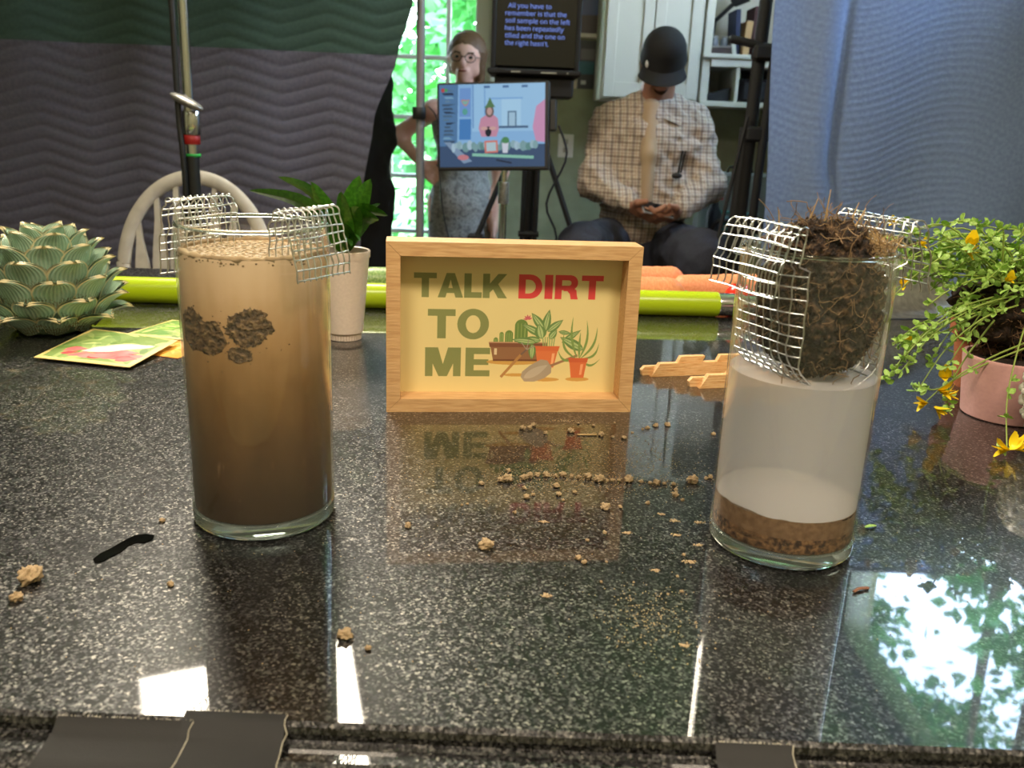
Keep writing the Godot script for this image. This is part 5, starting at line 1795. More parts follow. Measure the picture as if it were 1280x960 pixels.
func stands_and_lamps() -> void:
	# lamp stand in front of the chair with an LED panel on top, out of the picture but mirrored in the stone
	var s := thing("light_stand", "chrome light stand with a black cable rising in front of the white chair", "light stand", Vector3(-0.80, 0, -2.2))
	rod(s, "riser", [Vector3(0.0, 1.16, 0), Vector3(0.003, 2.13, 0)], 0.0125, M.chrome)
	rod(s, "column", [Vector3(0.0, 0.45, 0), Vector3(0.0, 1.16, 0)], 0.0155, M.chrome)
	rod(s, "sleeve", [Vector3(0, 0.40, 0.004), Vector3(0, 1.10, 0.004)], 0.0180, M.black)
	rod(s, "collar", [Vector3(0.004, 1.15, 0), Vector3(0.004, 1.205, 0)], 0.0210, M.chrome)
	rod(s, "red_label", [Vector3(0.002, 1.128, 0), Vector3(0.002, 1.150, 0)], 0.0200, mat(Color(0.62, 0.10, 0.09), 0.5))
	rod(s, "green_label", [Vector3(0.002, 1.098, 0), Vector3(0.002, 1.106, 0)], 0.0196, mat(Color(0.12, 0.60, 0.24), 0.5))
	var kn := MB.new()
	kn.ball(20, 12, func(d: Vector3) -> Vector3: return Basis(Vector3(0, 0, 1), -0.42) * (d * Vector3(0.042, 0.011, 0.020)) + Vector3(0.004, 1.226, 0.024))
	obj("clamp_knob", kn, M.steel, s)
	rod(s, "cable", curve([Vector3(-0.022, 2.10, 0.012), Vector3(-0.024, 1.75, 0.016), Vector3(-0.018, 1.45, 0.018), Vector3(-0.020, 1.20, 0.016), Vector3(-0.012, 1.05, 0.024), Vector3(-0.014, 0.60, 0.024), Vector3(0.05, 0.02, 0.10)], 30), 0.0070, M.black)
	rod(s, "yoke_arm", curve([Vector3(0.003, 2.12, 0), Vector3(0.03, 2.13, -0.14), Vector3(0.08, 2.25, -0.16), Vector3(0.10, 2.36, -0.05)], 12), 0.010, M.black)
	tripod_base(s, Vector3(0, 0.42, 0), 0.42, M.chrome)
	var panel := thing("led_panel", "warm white LED panel lamp on top of the chrome light stand", "lamp", Vector3(-0.70, 2.37, -2.16))
	var to := (Vector3(0.0, 0.95, -0.6) - panel.position).normalized()
	panel.transform.basis = Basis.looking_at(to, Vector3.UP)
	obj("housing", slab(Vector3(-0.33, -0.24, 0.005), Vector3(0.33, 0.24, 0.05), null, 0.006), M.black, panel)
	var glow := mat(Color(0.95, 0.93, 0.88), 0.5)
	glow.emission_enabled = true
	glow.emission = Color(1.0, 0.96, 0.88)
	glow.emission_energy_multiplier = 9.0
	obj("diffuser", slab(Vector3(-0.31, -0.22, 0.0), Vector3(0.31, 0.22, 0.005), null, 0.002), glow, panel)
	rod(panel, "yoke", [Vector3(-0.10, -0.20, 0.055), Vector3(-0.10, -0.10, 0.075), Vector3(-0.10, 0.05, 0.055)], 0.010, M.black)
	area_lamp("panel_light", Vector3(0, 0, -0.012), Vector3(0, 0, -1), Vector2(0.60, 0.42), Color(1.0, 0.95, 0.85), 5.0, panel)
	# pole that carries the dark blanket
	var p := thing("backdrop_stand", "slim grey backdrop pole with a black clamp at the dark blanket's edge", "stand", Vector3(-0.325, 0, -2.92))
	rod(p, "pole", [Vector3(0.004, 0.05, 0), Vector3(-0.004, 2.17, 0)], 0.0135, mat(Color(0.52, 0.52, 0.54), 0.4, 0.4))
	rod(p, "clamp", [Vector3(-0.004, 1.203, 0.002), Vector3(-0.004, 1.240, 0.002)], 0.0215, M.black)
	rod(p, "crossbar", [Vector3(0.02, 2.165, 0.05), Vector3(-1.62, 2.165, 0.05)], 0.0125, mat(Color(0.52, 0.52, 0.54), 0.4, 0.4))
	rod(p, "far_pole", [Vector3(-1.60, 0.05, 0), Vector3(-1.60, 2.17, 0)], 0.0135, mat(Color(0.52, 0.52, 0.54), 0.4, 0.4))
	tripod_base(p, Vector3(0.003, 0.35, 0), 0.30, M.black, 0.2)
	var c := thing("grip_stand", "tall black grip stand with twin poles beside the blue blanket", "stand", Vector3(0.70, 0, -2.78))
	rod(c, "pole", [Vector3(-0.024, 0.25, 0), Vector3(0.004, 2.35, 0)], 0.0200, M.black_matte)
	rod(c, "lower_sleeve", [Vector3(-0.026, 0.20, 0), Vector3(-0.016, 1.22, 0)], 0.0265, M.black_matte)
	rod(c, "side_pole", [Vector3(0.010, 0.45, 0.03), Vector3(0.045, 2.30, 0.03)], 0.0135, M.black_matte)
	for y in [1.20, 1.43, 0.93]:
		var kb := MB.new()
		kb.box(Vector3(0.005, y, 0.015), Vector3(0.075, 0.045, 0.05), 0.008)
		obj("knuckle", kb, M.black_matte, c)
		rod(c, "wing_knob", [Vector3(0.045, y, 0.02), Vector3(0.075, y + 0.01, 0.02)], 0.009, M.chrome if y > 1.4 else M.black_matte, 8)
	rod(c, "boom", [Vector3(-0.10, 1.465, 0.01), Vector3(0.02, 1.445, 0.01)], 0.012, M.black_matte)
	rod(c, "cable", curve([Vector3(-0.03, 1.25, 0.03), Vector3(-0.06, 1.05, 0.04), Vector3(-0.09, 0.80, 0.05), Vector3(-0.10, 0.3, 0.06), Vector3(-0.12, 0.01, 0.1)], 20), 0.006, M.black_matte)
	rod(c, "crossbar", [Vector3(-0.02, 1.995, 0.17), Vector3(0.78, 1.995, 0.17)], 0.012, M.black_matte)
	rod(c, "crossbar_arm", [Vector3(0.0, 1.995, 0.0), Vector3(0.0, 1.995, 0.18)], 0.012, M.black_matte)
	tripod_base(c, Vector3(-0.026, 0.30, 0), 0.38, M.black_matte, 0.9, 0.012)

func windsor_chair() -> void:
	var z := 0.0
	var t := thing("windsor_chair", "white arrow-back windsor chair with a hooped back before the dark blanket", "chair", Vector3(-0.912, 0, -2.45))
	var hoop := []
	for k in 41:
		var a := PI * k / 40
		var x := 0.208 * cos(a)
		var y := 0.755 + 0.270 * sin(a)
		hoop.append(Vector3(x, y, -0.07 * (y - 0.47) / 0.55))
	hoop.push_front(Vector3(0.185, 0.47, 0.0))
	hoop.append(Vector3(-0.185, 0.47, 0.0))
	var hb := MB.new()
	# flat bent-wood section
	var bent := curve(hoop, 90)
	hb.grid(12, 90, func(u: float, v: float) -> Vector3:
		var k := int(round(v * 90))
		var d: Vector3 = ((bent[mini(k + 1, 90)] as Vector3) - (bent[maxi(k - 1, 0)] as Vector3)).normalized()
		var n := d.cross(Vector3(0, 0.127, 1).normalized()).normalized()
		var a := TAU * u
		return (bent[k] as Vector3) + n * cos(a) * 0.0200 + n.cross(d) * sin(a) * 0.0100)
	obj("hoop", hb, M.white_wood, t)
	for k in 7:
		var q := (k - 3) / 3.0
		var xt := q * 0.165
		var xb := q * 0.130
		var yt := 0.755 + 0.270 * sqrt(maxf(0.0, 1.0 - pow(xt / 0.208, 2.0))) - 0.006
		var yb := 0.47
		var out := PackedVector2Array()
		var left := []
		for s in [[0.0, 0.010], [0.12, 0.013], [0.30, 0.024], [0.62, 0.023], [0.72, 0.018], [0.86, 0.0085], [1.0, 0.0065]]:
			var xx := lerpf(xb, xt, s[0])
			var yy := lerpf(yb, yt, s[0])
			out.append(Vector2(xx + s[1], yy - 0.47))
			left.push_front(Vector2(xx - s[1], yy - 0.47))
		for l in left:
			out.append(l)
		var sp := MB.new()
		sp.prism(out, 0.011, Vector3(0, 0.47, 0.004), Basis(Vector3.RIGHT, Vector3(0, 1, -0.127).normalized(), Vector3(0, 0.127, 1).normalized()))
		obj("spindle", sp, M.white_wood, t)
	var seat := MB.new()
	seat.ball(36, 14, func(d: Vector3) -> Vector3: return Vector3(signf(d.x) * pow(absf(d.x), 0.6) * 0.22, 0.455 + clampf(d.y, -0.6, 0.5) * 0.03 - 0.012 * (1.0 - d.x * d.x) * maxf(d.y, 0.0), 0.16 + signf(d.z) * pow(absf(d.z), 0.6) * 0.21))
	obj("seat", seat, M.white_wood, t)
	for l in [[-0.15, 0.02, -0.20, -0.06], [0.15, 0.02, 0.20, -0.06], [-0.15, 0.30, -0.20, 0.38], [0.15, 0.30, 0.20, 0.38]]:
		var lb := MB.new()
		lb.tube([Vector3(l[0], 0.445, l[1]), Vector3(lerpf(l[0], l[2], 0.4), 0.28, lerpf(l[1], l[3], 0.4)), Vector3(l[2], 0.0, l[3])], [0.014, 0.020, 0.012], 10)
		obj("leg", lb, M.white_wood, t)
	for sx in [-1.0, 1.0]:
		rod(t, "stretcher", [Vector3(sx * 0.175, 0.20, -0.02), Vector3(sx * 0.175, 0.20, 0.34)], 0.009, M.white_wood, 8)
	rod(t, "stretcher", [Vector3(-0.175, 0.20, 0.16), Vector3(0.175, 0.20, 0.16)], 0.009, M.white_wood, 8)

# ---------------------------------------------------------------- monitor and prompter
func screen_texture() -> ImageTexture:
	var im := Image.create(480, 360, false, Image.FORMAT_RGB8)
	im.fill(Color(0.55, 0.74, 0.92))
	var r := RandomNumberGenerator.new()
	r.seed = 9
	var V := func(x: float, y: float) -> Vector2: return Vector2(x, y)
	# pale kitchen wall, cupboards, a hood
	fill_poly(im, [V.call(150, 0), V.call(480, 0), V.call(480, 205), V.call(150, 205)], Color(0.62, 0.80, 0.95))
	fill_poly(im, [V.call(225, 60), V.call(380, 60), V.call(380, 66), V.call(225, 66)], Color(0.48, 0.68, 0.90))
	fill_poly(im, [V.call(285, 66), V.call(372, 66), V.call(372, 190), V.call(285, 190)], Color(0.68, 0.85, 0.97))
	fill_poly(im, [V.call(152, 0), V.call(158, 0), V.call(158, 190), V.call(152, 190)], Color(0.42, 0.60, 0.82))
	fill_poly(im, [V.call(206, 20), V.call(211, 20), V.call(211, 190), V.call(206, 190)], Color(0.46, 0.66, 0.88))
	# dark shelf and pictures at one side
	fill_poly(im, [V.call(0, 0), V.call(88, 0), V.call(80, 290), V.call(0, 290)], Color(0.33, 0.50, 0.68))
	for k in 16:
		var y := 20 + k * 16
		fill_poly(im, [V.call(12 + r.randf() * 20, y), V.call(40 + r.randf() * 38, y), V.call(40 + r.randf() * 38, y + 9), V.call(12 + r.randf() * 20, y + 9)], Color(0.12, 0.18, 0.28).lerp(Color(0.50, 0.68, 0.80), r.randf()))
	fill_poly(im, [V.call(94, 16), V.call(146, 16), V.call(144, 140), V.call(92, 140)], Color(0.45, 0.62, 0.86))
	fill_leaf(im, V.call(100, 70), V.call(140, 66), 14, Color(0.75, 0.55, 0.55), -0.3)
	fill_leaf(im, V.call(104, 72), V.call(136, 69), 8, Color(0.50, 0.72, 0.70), -0.3)
	fill_oval(im, V.call(118, 118), Vector2(12, 14), Color(0.36, 0.66, 0.62))
	fill_poly(im, [V.call(92, 150), V.call(146, 150), V.call(144, 240), V.call(90, 240)], Color(0.28, 0.52, 0.78))
	# window and sill with dark frame
	fill_poly(im, [V.call(312, 118), V.call(352, 118), V.call(352, 188), V.call(312, 188)], Color(0.35, 0.48, 0.60))
	fill_poly(im, [V.call(318, 124), V.call(346, 124), V.call(346, 182), V.call(318, 182)], Color(0.66, 0.80, 0.90))
	fill_poly(im, [V.call(272, 182), V.call(405, 182), V.call(405, 192), V.call(272, 192)], Color(0.30, 0.42, 0.56))
	# person in a pink top with a green hat, holding something dark
	fill_poly(im, [V.call(180, 190), V.call(190, 148), V.call(214, 134), V.call(250, 134), V.call(268, 150), V.call(272, 195), V.call(262, 228), V.call(192, 228)], Color(0.80, 0.58, 0.68))
	fill_oval(im, V.call(230, 118), Vector2(20, 26), Color(0.42, 0.36, 0.36))
	fill_oval(im, V.call(230, 118), Vector2(12, 17), Color(0.78, 0.64, 0.62))
	fill_poly(im, [V.call(206, 104), V.call(256, 100), V.call(246, 86), V.call(232, 58), V.call(218, 88)], Color(0.34, 0.50, 0.34))
	fill_oval(im, V.call(224, 206), Vector2(14, 22), Color(0.10, 0.13, 0.20))
	fill_oval(im, V.call(206, 192), Vector2(16, 8), Color(0.84, 0.68, 0.66))
	fill_oval(im, V.call(244, 192), Vector2(16, 8), Color(0.84, 0.68, 0.66))
	# pink cloth at the other side
	fill_poly(im, [V.call(480, 70), V.call(440, 100), V.call(425, 190), V.call(440, 250), V.call(480, 255)], Color(0.82, 0.60, 0.76))
	# counter with props
	fill_poly(im, [V.call(0, 268), V.call(480, 262), V.call(480, 360), V.call(0, 360)], Color(0.24, 0.34, 0.48))
	fill_poly(im, [V.call(20, 250), V.call(50, 250), V.call(150, 335), V.call(110, 345)], Color(0.52, 0.62, 0.74))
	fill_line(im, [V.call(150, 306), V.call(430, 320)], 13, Color(0.56, 0.80, 0.72))
	for k in 26:
		var x := 60 + k * 15 + r.randf() * 8
		fill_oval(im, V.call(x, 262 + r.randf() * 14), Vector2(9 + r.randf() * 8, 12 + r.randf() * 12), Color(0.30, 0.50, 0.48).lerp(Color(0.74, 0.84, 0.92), r.randf()))
	fill_poly(im, [V.call(206, 246), V.call(266, 244), V.call(268, 298), V.call(208, 300)], Color(0.85, 0.50, 0.46))
	fill_poly(im, [V.call(214, 254), V.call(258, 252), V.call(260, 290), V.call(216, 292)], Color(0.72, 0.82, 0.86))
	fill_poly(im, [V.call(286, 256), V.call(316, 256), V.call(312, 300), V.call(290, 300)], Color(0.84, 0.86, 0.92))
	fill_oval(im, V.call(302, 244), Vector2(17, 14), Color(0.32, 0.56, 0.38))
	fill_oval(im, V.call(108, 318), Vector2(26, 12), Color(0.80, 0.52, 0.56))
	fill_line(im, [V.call(260, 330), V.call(330, 344)], 7, Color(0.12, 0.16, 0.24))
	# status marks along the top
	for k in 3:
		fill_poly(im, [V.call(205 + k * 85, 8), V.call(232 + k * 85, 8), V.call(232 + k * 85, 18), V.call(205 + k * 85, 18)], Color(0.30, 0.46, 0.66))
	fill_oval(im, V.call(18, 24), Vector2(9, 9), Color(0.72, 0.30, 0.34))
	fill_oval(im, V.call(32, 24), Vector2(7, 8), Color(0.30, 0.62, 0.40))
	return ImageTexture.create_from_image(im)

func monitor_and_prompter() -> void:
	var m := thing("field_monitor", "black framed monitor showing a bluish kitchen scene", "monitor", Vector3(-0.088, 1.193, -2.70))
	m.rotation = Vector3(deg_to_rad(-6), deg_to_rad(-9), deg_to_rad(3.2))
	var w := 0.335
	var h := 0.252
	var bz := MB.new()
	bz.box(Vector3(0, 0, -0.016), Vector3(w, h, 0.028), 0.004)
	obj("housing", bz, M.black, m)
	var sc := MB.new()
	sc.quad(Vector3(-w / 2 + 0.007, -h / 2 + 0.010, -0.0012), Vector3(w / 2 - 0.012, -h / 2 + 0.010, -0.0012), Vector3(w / 2 - 0.012, h / 2 - 0.006, -0.0012), Vector3(-w / 2 + 0.007, h / 2 - 0.006, -0.0012))
	var e := mat(Color(0.02, 0.02, 0.02), 0.25)
	e.emission_enabled = true
	e.emission = Color.WHITE
	e.emission_operator = BaseMaterial3D.EMISSION_OP_MULTIPLY
	e.emission_texture = screen_texture()
	e.emission_energy_multiplier = 0.75
	obj("screen", sc, e, m)
	var bk := MB.new()
	bk.box(Vector3(0.03, -0.02, -0.045), Vector3(0.14, 0.14, 0.03), 0.006)
	obj("mount", bk, M.black, m)
	var side := MB.new()
	side.box(Vector3(w / 2 + 0.010, 0.03, -0.02), Vector3(0.022, 0.09, 0.026), 0.004)
	obj("side_handle", side, M.black, m)
	var ms := thing("monitor_stand", "slim chrome stand carrying the monitor", "stand", Vector3(-0.050, 0, -2.76))
	rod(ms, "upper_pole", [Vector3(0, 0.85, 0), Vector3(0, 1.16, 0)], 0.0085, M.chrome)
	rod(ms, "lower_pole", [Vector3(0, 0.35, 0), Vector3(0, 1.00, 0)], 0.0120, M.chrome)
	rod(ms, "collar", [Vector3(0, 0.965, 0), Vector3(0, 1.03, 0)], 0.0165, M.steel)
	tripod_base(ms, Vector3(0, 0.38, 0), 0.33, M.chrome, 0.5)
	# prompter on a camera tripod
	var p := thing("teleprompter", "black teleprompter hood with glowing script lines on its glass", "teleprompter", Vector3(0.032, 1.37, -3.0))
	var hood := MB.new()
	slab(Vector3(-0.142, 0.0, -0.25), Vector3(-0.128, 0.42, 0.0), hood, 0.003)
	slab(Vector3(0.128, 0.0, -0.25), Vector3(0.142, 0.42, 0.0), hood, 0.003)
	slab(Vector3(-0.142, 0.42, -0.25), Vector3(0.142, 0.434, 0.0), hood, 0.003)
	slab(Vector3(-0.128, 0.0, -0.25), Vector3(0.128, 0.42, -0.24), hood, 0.0)
	obj("hood", hood, M.black_matte, p)
	var lip := slab(Vector3(-0.152, -0.018, -0.26), Vector3(0.148, 0.0, 0.03), null, 0.005)
	obj("shelf", lip, M.black_matte, p)
	var low := slab(Vector3(-0.128, -0.085, -0.20), Vector3(0.128, -0.020, 0.0), null, 0.006)
	obj("screen_box", low, M.black_matte, p)
	var glass := MB.new()
	glass.box(Vector3(0, 0.215, -0.012), Vector3(0.256, 0.41, 0.004), 0.0)
	obj("prompter_glass", glass, mat(Color(0.035, 0.04, 0.055), 0.25), p)
	var glow := mat(Color(0.1, 0.12, 0.2), 0.6)
	glow.emission_enabled = true
	glow.emission = Color(0.50, 0.62, 1.0)
	glow.emission_energy_multiplier = 0.8
	var font := SystemFont.new()
	font.font_names = PackedStringArray(["Droid Sans"])
	font.font_weight = 500
	var lines := ["All you have to", "remember is that the", "soil sample on the left", "has been repeatedly", "tilled and the one on", "the right hasn't."]
	var starts := [-0.092, -0.100, -0.099, -0.100, -0.099, -0.099]
	var lengths := [0.137, 0.194, 0.205, 0.187, 0.190, 0.139]
	for k in 6:
		var tm := TextMesh.new()
		tm.text = lines[k]
		tm.font = font
		tm.font_size = 32
		tm.pixel_size = 0.001
		tm.depth = 0.0
		tm.horizontal_alignment = HORIZONTAL_ALIGNMENT_LEFT
		tm.vertical_alignment = VERTICAL_ALIGNMENT_TOP
		var box := tm.get_aabb()
		var sx: float = lengths[k] / box.size.x
		var o := inst("script_line", tm, glow, p)
		o.scale = Vector3(sx, 0.58, 1)
		o.position = Vector3(starts[k] - box.position.x * sx, 0.1996 - 0.0221 * k, -0.0090)
	for q in [[-0.06, 0.012, 0.03], [0.045, 0.010, 0.05], [0.105, 0.020, 0.004]]:
		var mk := MB.new()
		mk.box(Vector3(q[0], 0.010 if q[2] > 0.01 else 0.024, 0.0305), Vector3(q[2], q[1], 0.001))
		mk = MB.new()
		mk.box(Vector3(q[0], -0.010, 0.0305), Vector3(q[2], 0.0045, 0.001))
		obj("mark", mk, mat(Color(0.55, 0.55, 0.52), 0.6), p)
	var cam := thing("video_camera", "black video camera behind the teleprompter", "camera", Vector3(0.032, 1.285, -3.36))
	obj("body", slab(Vector3(-0.06, 0.0, -0.12), Vector3(0.06, 0.12, 0.10), null, 0.012), M.black, cam)
	rod(cam, "lens", [Vector3(0, 0.06, 0.10), Vector3(0, 0.06, 0.15)], 0.035, M.black, 20)
	var tr := thing("camera_tripod", "black camera tripod with twin tube legs under the teleprompter", "tripod", Vector3(0.03, 0, -3.06))
	var head := MB.new()
	head.box(Vector3(0, 1.235, -0.1), Vector3(0.09, 0.09, 0.34), 0.012)
	obj("fluid_head", head, M.black, tr)
	rod(tr, "centre_column", [Vector3(0, 1.19, 0), Vector3(0, 0.80, 0)], 0.018, M.black)
	for dx in [-0.022, 0.022]:
		rod(tr, "spreader_bar", [Vector3(dx + 0.005, 1.15, 0.06), Vector3(dx + 0.005, 0.80, 0.06)], 0.008, M.black_matte, 8)
	rod(tr, "spreader_bar", [Vector3(-0.03, 0.845, 0.06), Vector3(0.04, 0.845, 0.06)], 0.010, M.black_matte, 8)
	for l in [Vector3(-0.50, 0.0, 0.28), Vector3(0.48, 0.0, 0.24), Vector3(0.02, 0.0, -0.50)]:
		var top := Vector3(l.x * 0.06, 1.18, l.z * 0.06)
		var d: Vector3 = (l - top)
		var s := d.cross(Vector3(0, 0, 1) if absf(l.x) > 0.1 else Vector3(1, 0, 0)).normalized() * 0.016
		var lg := MB.new()
		var n := d.normalized().cross(s).normalized() * 0.016
		lg.tube([top + n, top + d * 0.62 + n], 0.0095, 8)
		lg.tube([top - n, top + d * 0.62 - n], 0.0095, 8)
		lg.tube([top + d * 0.30, l + Vector3(0, 0.012, 0)], 0.0085, 8)
		lg.tube([l + Vector3(0, 0.012, 0), l + Vector3(0, 0.0, 0)], 0.014, 8)
		var lo := obj("leg", lg, M.black_matte, tr)
		var cl := MB.new()
		cl.box(top + d * 0.30, Vector3(0.055, 0.035, 0.045), 0.006)
		obj("clamp", cl, M.black_matte, lo)
	rod(tr, "cable", curve([Vector3(0.09, 1.20, 0.02), Vector3(0.12, 1.10, 0.05), Vector3(0.06, 0.95, 0.08), Vector3(0.10, 0.82, 0.07), Vector3(0.02, 0.6, 0.05)], 18), 0.004, M.black_matte, 6)

# ---------------------------------------------------------------- people
func joined(a: MB, b: MB) -> MB:
	var s := a.v.size()
	a.v.append_array(b.v)
	a.t.append_array(b.t)
	a.c.append_array(b.c)
	for i in b.f:
		a.f.append(i + s)
	return a

func part_of(t: Node3D, called: String, b: MB, m: Material, label := "") -> MeshInstance3D:
	var o := obj(called, b, m, t)
	o.position = -t.position
	if label:
		o.set_meta("label", label)
	return o

# head bones round a centre: f forward, u up
func head_bones(c: Vector3, f: Vector3, u: Vector3, r: float) -> Array:
	var s := f.cross(u)
	return [
		[c + u * r * 0.18 - f * r * 0.12, c + u * r * 0.20 - f * r * 0.16, r * 0.98, r * 0.98],
		[c + f * r * 0.28 + u * r * 0.15, c + f * r * 0.42 - u * r * 0.72, r * 0.70, r * 0.46],
		[c + f * r * 0.52 - u * r * 0.95, c + f * r * 0.60 - u * r * 1.0, r * 0.32, r * 0.30],
		[c + s * r * 0.45 + f * r * 0.10 - u * r * 0.55, c - s * r * 0.45 + f * r * 0.10 - u * r * 0.55, r * 0.38, r * 0.38],
		[c + f * r * 0.92 + u * r * 0.10, c + f * r * 1.14 - u * r * 0.28, r * 0.10, r * 0.17],
		[c + f * r * 0.84 - u * r * 0.62 + s * r * 0.16, c + f * r * 0.84 - u * r * 0.62 - s * r * 0.16, r * 0.13, r * 0.13],
		[c + s * r * 0.93 - u * r * 0.02, c + s * r * 0.97 - u * r * 0.22 - f * r * 0.06, r * 0.14, r * 0.09],
		[c - s * r * 0.93 - u * r * 0.02, c - s * r * 0.97 - u * r * 0.22 - f * r * 0.06, r * 0.14, r * 0.09],
	]

# a hand: wrist w, pointing along d, palm facing n, thumb towards k (+1 or -1 along d x n); curl bends the fingers to the palm
func hand_bones(w: Vector3, d: Vector3, n: Vector3, k: float, size: float, curl: float) -> Array:
	var side := d.cross(n).normalized() * k
	var out := []
	out.append([w, w + d * 0.035 * size, 0.024 * size, 0.026 * size])
	for j in 4:
		var off := side * (0.028 - 0.0185 * j) * size
		var base := w + d * 0.075 * size + off
		out.append([w + d * 0.02 * size + off * 0.6, base, 0.0150 * size, 0.0115 * size])
		var length: float = [0.072, 0.080, 0.074, 0.058][j] * size
		var p := base
		var dir := d
		for q in 3:
			dir = (dir * cos(curl * 0.8) + n * sin(curl * 0.8)).normalized()
			n = n
			var e: Vector3 = p + dir * length * [0.45, 0.32, 0.23][q]
			out.append([p, e, (0.0100 - 0.0008 * q) * size, (0.0094 - 0.0008 * q) * size])
			p = e
	var tb := w + d * 0.028 * size + side * 0.026 * size
	var t1 := tb + (d * 0.6 + side * 0.7 + n * 0.3).normalized() * 0.036 * size
	out.append([tb, t1, 0.0125 * size, 0.0110 * size])
	out.append([t1, t1 + (d * 0.85 + side * 0.15 + n * 0.45).normalized() * 0.032 * size, 0.0105 * size, 0.0088 * size])
	return out

func dot_ball(c: Vector3, r: Vector3, b: MB) -> void:
	b.ball(10, 8, func(d: Vector3) -> Vector3: return c + d * r)

func plaid_texture() -> ImageTexture:
	var im := Image.create(256, 256, false, Image.FORMAT_RGB8)
	im.fill(Color(0.74, 0.70, 0.64))
	for k in 8:
		var x := k * 32
		im.fill_rect(Rect2i(x, 0, 12, 256), Color(0.56, 0.51, 0.49))
		im.fill_rect(Rect2i(x + 20, 0, 3, 256), Color(0.60, 0.46, 0.42))
	for k in 8:
		var y := k * 32
		for x in 256:
			for q in 10:
				var c := im.get_pixel(x, y + q)
				im.set_pixel(x, y + q, c * Color(0.78, 0.74, 0.72))
			for q in 3:
				var c2 := im.get_pixel(x, y + 19 + q)
				im.set_pixel(x, y + 19 + q, c2 * Color(0.80, 0.70, 0.66))
	return ImageTexture.create_from_image(im)

func people() -> void:
	seated_person()
	standing_person()
	dark_person()

